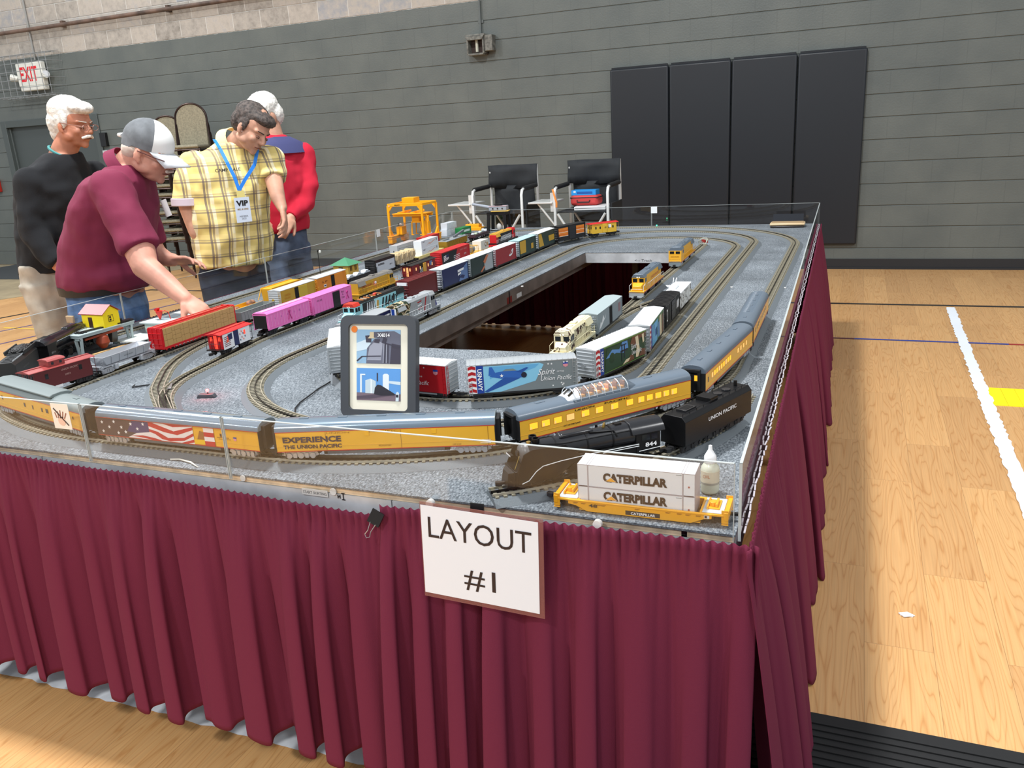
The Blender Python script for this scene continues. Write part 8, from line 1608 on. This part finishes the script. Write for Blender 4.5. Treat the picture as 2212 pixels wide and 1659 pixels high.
p=person_rig('white-haired man in black sweatshirt with glasses and white moustache',base,SK2,T_,fw,((-1.300,-5.652,1.47),(-1.235,-5.630,1.575)),HD,F,[RA,LA],LG,
[((-1.240,-5.850,.955),(.25,.25,-.9),(.6,.7,0),1,dict(curl=(.3,.4,.3))),((-1.235,-5.560,.940),(.25,-.15,-.9),(.6,-.7,0),-1,dict(curl=(.3,.4,.3)))],widths=wd)
facebits(p,HD,F,1,(200,190,180),o=base)
q=MB();rings(q,T_[1:],fw,tee,1.06,widths=wd[1:])
for A in(RA,LA):limb(q,A[:4]+[(A[4][0],A[4][1],A[4][2]+.02,A[4][3])],tee,1.0,.018);q.ell(A[0][:3],(A[0][3]+.018,)*3,tee,18)
cloth(p,q,'sweatshirt',base,.009,.016);q=MB();nk=Vector((-1.288,-5.650,1.482));ax=(Vector((-1.235,-5.630,1.575))-nk).normalized();a1=ax.orthogonal().normalized();b1=ax.cross(a1)
q.tube([nk+ax*.012+(a1*math.cos(t)+b1*math.sin(t))*.071-Vector(base)for t in[2*PI*j/24 for j in range(24)]],.007,M('undershirt_teal',(70,140,140),rough=.8),6,True);q.build('undershirt',p)
trousers(p,T_[0],LG,fw,M('khaki',(172,164,150),rough=.9,vary=.06,vscale=12),base,bottom=.42,widths=[.172,.176,.17])
hairblob(p,HD,F,hw,base,[(-.030,.058,0,(.085,.100,.075)),(-.062,.0,0,(.080,.066,.085)),(.045,.082,0,(.070,.058,.034)),(-.070,-.055,0,(.064,.045,.050)),(-.010,.020,.068,(.018,.040,.050)),(-.010,.020,-.068,(.018,.040,.050))],.006)
glasses(p,HD,F,M('glasses_wire',(170,130,120),rough=.25,metal=.6),1,base);q=MB();K=Vector(HD)-Vector(base)
for s in(-1,1):q.cap(K+F[0]*.103+F[1]*-.044,K+F[0]*.086+F[1]*-.056+F[2]*.032*s,.0085,.0065,M('moustache_white',(228,222,214),rough=.9),10)
q.build('moustache',p)
for l in LG:shoe(p,(l[2][0],l[2][1],0),fw,M('shoe_dark'),base)
# ---- man in yellow plaid shirt
base=(-.69,-5.21,0);fw=(.87,-.51,0)
T_=[(-.702,-5.209,.80,.135),(-.692,-5.209,.866,.150),(-.685,-5.206,.966,.160),(-.672,-5.212,1.090,.172),(-.655,-5.207,1.211,.165),(-.640,-5.195,1.329,.150),(-.622,-5.187,1.425,.110),(-.592,-5.185,1.492,.066)]
wd=[.180,.186,.188,.192,.196,.205,.195,.082];F=frame((.985,-.17,0),-.62,.25);HD=(-.452,-5.207,1.560)
RA=[(-.765,-5.330,1.400,.056),(-.795,-5.365,1.270,.053),(-.800,-5.372,1.190,.048),(-.768,-5.375,1.059,.041),(-.712,-5.325,.925,.029)]
LA=[(-.450,-5.100,1.400,.056),(-.392,-5.170,1.300,.046),(-.352,-5.208,1.215,.038),(-.312,-5.235,1.160,.026)]
LG=legset(-.702,-5.209,.84,fw,.095,.092)
p=person_rig('man in yellow plaid shirt with blue lanyard and VIP badge looking down',base,SK3,T_,fw,((-.600,-5.185,1.47),(-.500,-5.195,1.535)),HD,F,[RA,LA],LG,
[((-.712,-5.325,.925),(.10,.55,-.85),(.7,.6,0),1,dict(curl=(.3,.3,.3))),((-.312,-5.235,1.160),(.25,-.22,-1),(-.9,-.5,0),1,dict(curl=(.30,.45,.3),thumb=.4,spread=1.2))],vox=.0055,widths=wd)
facebits(p,HD,F,1,(70,60,54),o=base)
pla=M('yellow_plaid',(226,208,140),rough=.85);nt,N,L,b=nodes(pla);tc=N.new('ShaderNodeTexCoord');mp=N.new('ShaderNodeMapping');mp.inputs['Rotation'].default_value=(0,0,.53);sp=N.new('ShaderNodeSeparateXYZ');L.new(tc.outputs['Object'],mp.inputs[0]);L.new(mp.outputs[0],sp.inputs[0])
def stripes(out,sc,ph,lo,hi):
 a=N.new('ShaderNodeMath');a.operation='MULTIPLY_ADD';L.new(out,a.inputs[0]);a.inputs[1].default_value=sc;a.inputs[2].default_value=ph
 f_=N.new('ShaderNodeMath');f_.operation='FRACT';L.new(a.outputs[0],f_.inputs[0]);r_=ramp(N,[(0,(0,0,0)),(lo,(255,255,255)),(hi,(0,0,0))],'CONSTANT');L.new(f_.outputs[0],r_.inputs[0]);return r_.outputs[0]
col=None;cur=None
base_c=N.new('ShaderNodeRGB');base_c.outputs[0].default_value=rgb((230,208,128));cur=base_c.outputs[0]
for out,sc,ph,lo,hi,c_,k_ in((sp.outputs[1],13,.1,.42,.60,(250,244,214),.7),(sp.outputs[2],13,.2,.5,.8,(244,222,150),.6),(sp.outputs[1],13,0,.02,.14,(96,84,96),.75),(sp.outputs[1],13,0,.20,.30,(120,106,112),.6),(sp.outputs[2],13,0,.02,.12,(104,90,96),.65),(sp.outputs[2],13,0,.18,.27,(140,124,110),.5)):
 s_=stripes(out,sc,ph,lo,hi);m_=N.new('ShaderNodeMath');m_.operation='MULTIPLY';L.new(s_,m_.inputs[0]);m_.inputs[1].default_value=k_;x_=N.new('ShaderNodeMix');x_.data_type='RGBA';L.new(m_.outputs[0],x_.inputs[0]);L.new(cur,x_.inputs[6]);x_.inputs[7].default_value=rgb(c_);cur=x_.outputs[2]
L.new(cur,b.inputs['Base Color'])
q=MB();rings(q,T_[1:],fw,pla,1.08,widths=[w_*1.04 for w_ in wd[1:]])
limb(q,[RA[0],(RA[2][0],RA[2][1],RA[2][2]+.02,.056)],pla,1.0,.022);limb(q,[LA[0],LA[1]],pla,1.0,.020)
for A in(RA,LA):q.ell(A[0][:3],(A[0][3]+.020,)*3,pla,18)
cloth(p,q,'plaid_shirt',base,.009,.018)
q=MB();q.cyl((-.7985,-5.3705,1.235),(-.7995,-5.372,1.195),.0815,M('cuff_lilac',(204,190,200),rough=.85),20);q.v=[v-Vector(base)for v in q.v];q.build('sleeve_cuff',p,.004)
q=MB();nk=Vector((-.594,-5.185,1.492));ax=(Vector((-.500,-5.195,1.535))-nk).normalized();a1=ax.orthogonal().normalized();b1=ax.cross(a1)
q.loft([[nk-Vector(base)+ax*h+(a1*math.cos(t)+b1*math.sin(t))*rr for t in[2*PI*j/24 for j in range(24)]]for h,rr in((-.03,.096),(-.005,.086),(.024,.078),(.026,.074),(-.005,.080))],M('collar_cream',(236,222,160),rough=.85),False);q.build('collar',p,smooth=60)
trousers(p,T_[0],LG,fw,M('dark_denim',(30,36,54),rough=.9,vary=.1,vscale=14),base,widths=[.182,.186,.18])
hairblob(p,HD,F,M('hair_dark',(66,58,54),rough=.7,bump=.9,bscale=140,vary=.35,vscale=70),base,[(-.032,.050,0,(.083,.097,.072)),(-.064,.004,0,(.077,.060,.072)),(.042,.076,0,(.068,.056,.032)),(-.004,.015,.070,(.014,.030,.042)),(-.004,.015,-.070,(.014,.030,.042))],.007)
lan=M('lanyard_blue',(30,128,226),rough=.5);f3=Vector(fw).normalized();sid=Vector((-f3.y,f3.x,0))
q=MB();pa=[Vector(v)-Vector(base)for v in((-.625,-5.300,1.515),(-.560,-5.345,1.470),(-.515,-5.360,1.400),(-.490,-5.352,1.330),(-.478,-5.345,1.262))];pb=[Vector(v)-Vector(base)for v in((-.500,-5.120,1.500),(-.462,-5.180,1.450),(-.445,-5.240,1.380),(-.462,-5.310,1.310),(-.478,-5.345,1.262))]
for P_ in(pa,pb):
 for i in range(len(P_)-1):q.beam(P_[i],P_[i+1],.017,.003,lan,up=f3)
q.build('lanyard',p)
T3=Matrix.Translation(Vector((-.466,-5.352,1.165))-Vector(base))@Matrix(((sid.x,0,f3.x,0),(sid.y,0,f3.y,0),(0,1,0,0),(0,0,0,1)))
q=MB();q.T=T3;q.box(-.039,.039,-.062,.062,-.002,.001,M('badge_white',(206,216,230),rough=.3));q.box(-.02,.02,.062,.095,-.001,.001,M('badge_clip',(226,210,130),rough=.4));o_=q.build('badge',p)
text(o_,'VIP',(0,0,0),.026,INK,w=.062,bold=.05,T=T3@Matrix.Translation((0,.034,.0012)));text(o_,'MILL & KING',(0,0,0),.008,P('gold_print',(150,120,70)),w=.056,bold=.04,T=T3@Matrix.Translation((0,.004,.0012)));text(o_,'MEMBER\n2023',(0,0,0),.020,P('grey_print',(80,84,92)),w=.044,T=T3@Matrix.Translation((0,-.038,.0012)))
T4=Matrix.Translation(Vector((-.545,-5.372,1.345))-Vector(base))@Matrix(((sid.x,0,f3.x,0),(sid.y,0,f3.y,0),(0,1,0,0),(0,0,0,1)))
text(p,'CAMP DALE',(0,0,0),.016,M('print_faded',(74,68,60),rough=.8),w=.13,bold=.02,T=T4@Matrix.Translation((0.03,.02,.002)),name='shirt_print')
for l in LG:shoe(p,(l[2][0],l[2][1],0),fw,M('shoe_dark'),base)
# ---- person in red behind him
base=(-.81,-4.60,0);fw=(.92,-.25,0)
T_=[(-.822,-4.605,.90,.125),(-.822,-4.605,.968,.132),(-.810,-4.600,1.106,.138),(-.803,-4.597,1.243,.140),(-.795,-4.592,1.377,.135),(-.790,-4.591,1.470,.100),(-.797,-4.594,1.530,.062)]
wd=[.165,.17,.175,.185,.195,.180,.075];F=frame((-.25,-.95,0),-.55,0);HD=(-.830,-4.615,1.640)
LA=[(-.690,-4.470,1.420,.050),(-.655,-4.500,1.240,.046),(-.650,-4.560,1.130,.040),(-.668,-4.700,1.060,.027)];RA=[(-.900,-4.740,1.420,.050),(-.960,-4.760,1.220,.046),(-.930,-4.790,1.120,.040),(-.850,-4.810,1.060,.027)]
LG=legset(-.822,-4.605,.88,fw,.09,.085)
p=person_rig('white-haired person in red pullover behind the plaid shirt man',base,SK3,T_,fw,((-.797,-4.594,1.50),(-.808,-4.598,1.60)),HD,F,[RA,LA],LG,[((-.668,-4.700,1.060),(.1,-.7,-.4),(-.5,-.2,-.7),1,dict(curl=(.5,.6,.4))),((-.850,-4.810,1.060),(.6,.1,-.3),(0,.5,-.7),-1,dict(curl=(.5,.6,.4)))],vox=.007,widths=wd)
facebits(p,HD,F,1,(200,190,180),o=base);rd3=M('red_fleece',(196,26,54),rough=.9,bump=.3,bscale=300)
q=MB();rings(q,T_[1:],fw,rd3,1.05,widths=wd[1:])
for A in(RA,LA):limb(q,A,rd3,1.0,.014);q.ell(A[0][:3],(A[0][3]+.014,)*3,rd3,18)
cloth(p,q,'red_pullover',base,.009,.016);q=MB();rings(q,[(-.795,-4.592,1.425,.134),(-.790,-4.591,1.474,.108),(-.796,-4.593,1.520,.074)],fw,M('navy_yoke',(62,66,110),rough=.85),1.09,widths=[.205,.190,.09]);q.v=[v-Vector(base)for v in q.v];q.build('navy_yoke',p,smooth=60)
trousers(p,T_[0],LG,fw,M('grey_jeans',(84,98,120),rough=.9,vary=.15,vscale=10),base,widths=[.168,.172,.165])
hairblob(p,HD,F,hw,base,[(-.022,.050,0,(.090,.104,.082)),(-.050,-.01,0,(.088,.070,.085)),(.03,.06,0,(.08,.07,.05))],.008)
for l in LG:shoe(p,(l[2][0],l[2][1],0),fw,M('shoe_dark'),base)
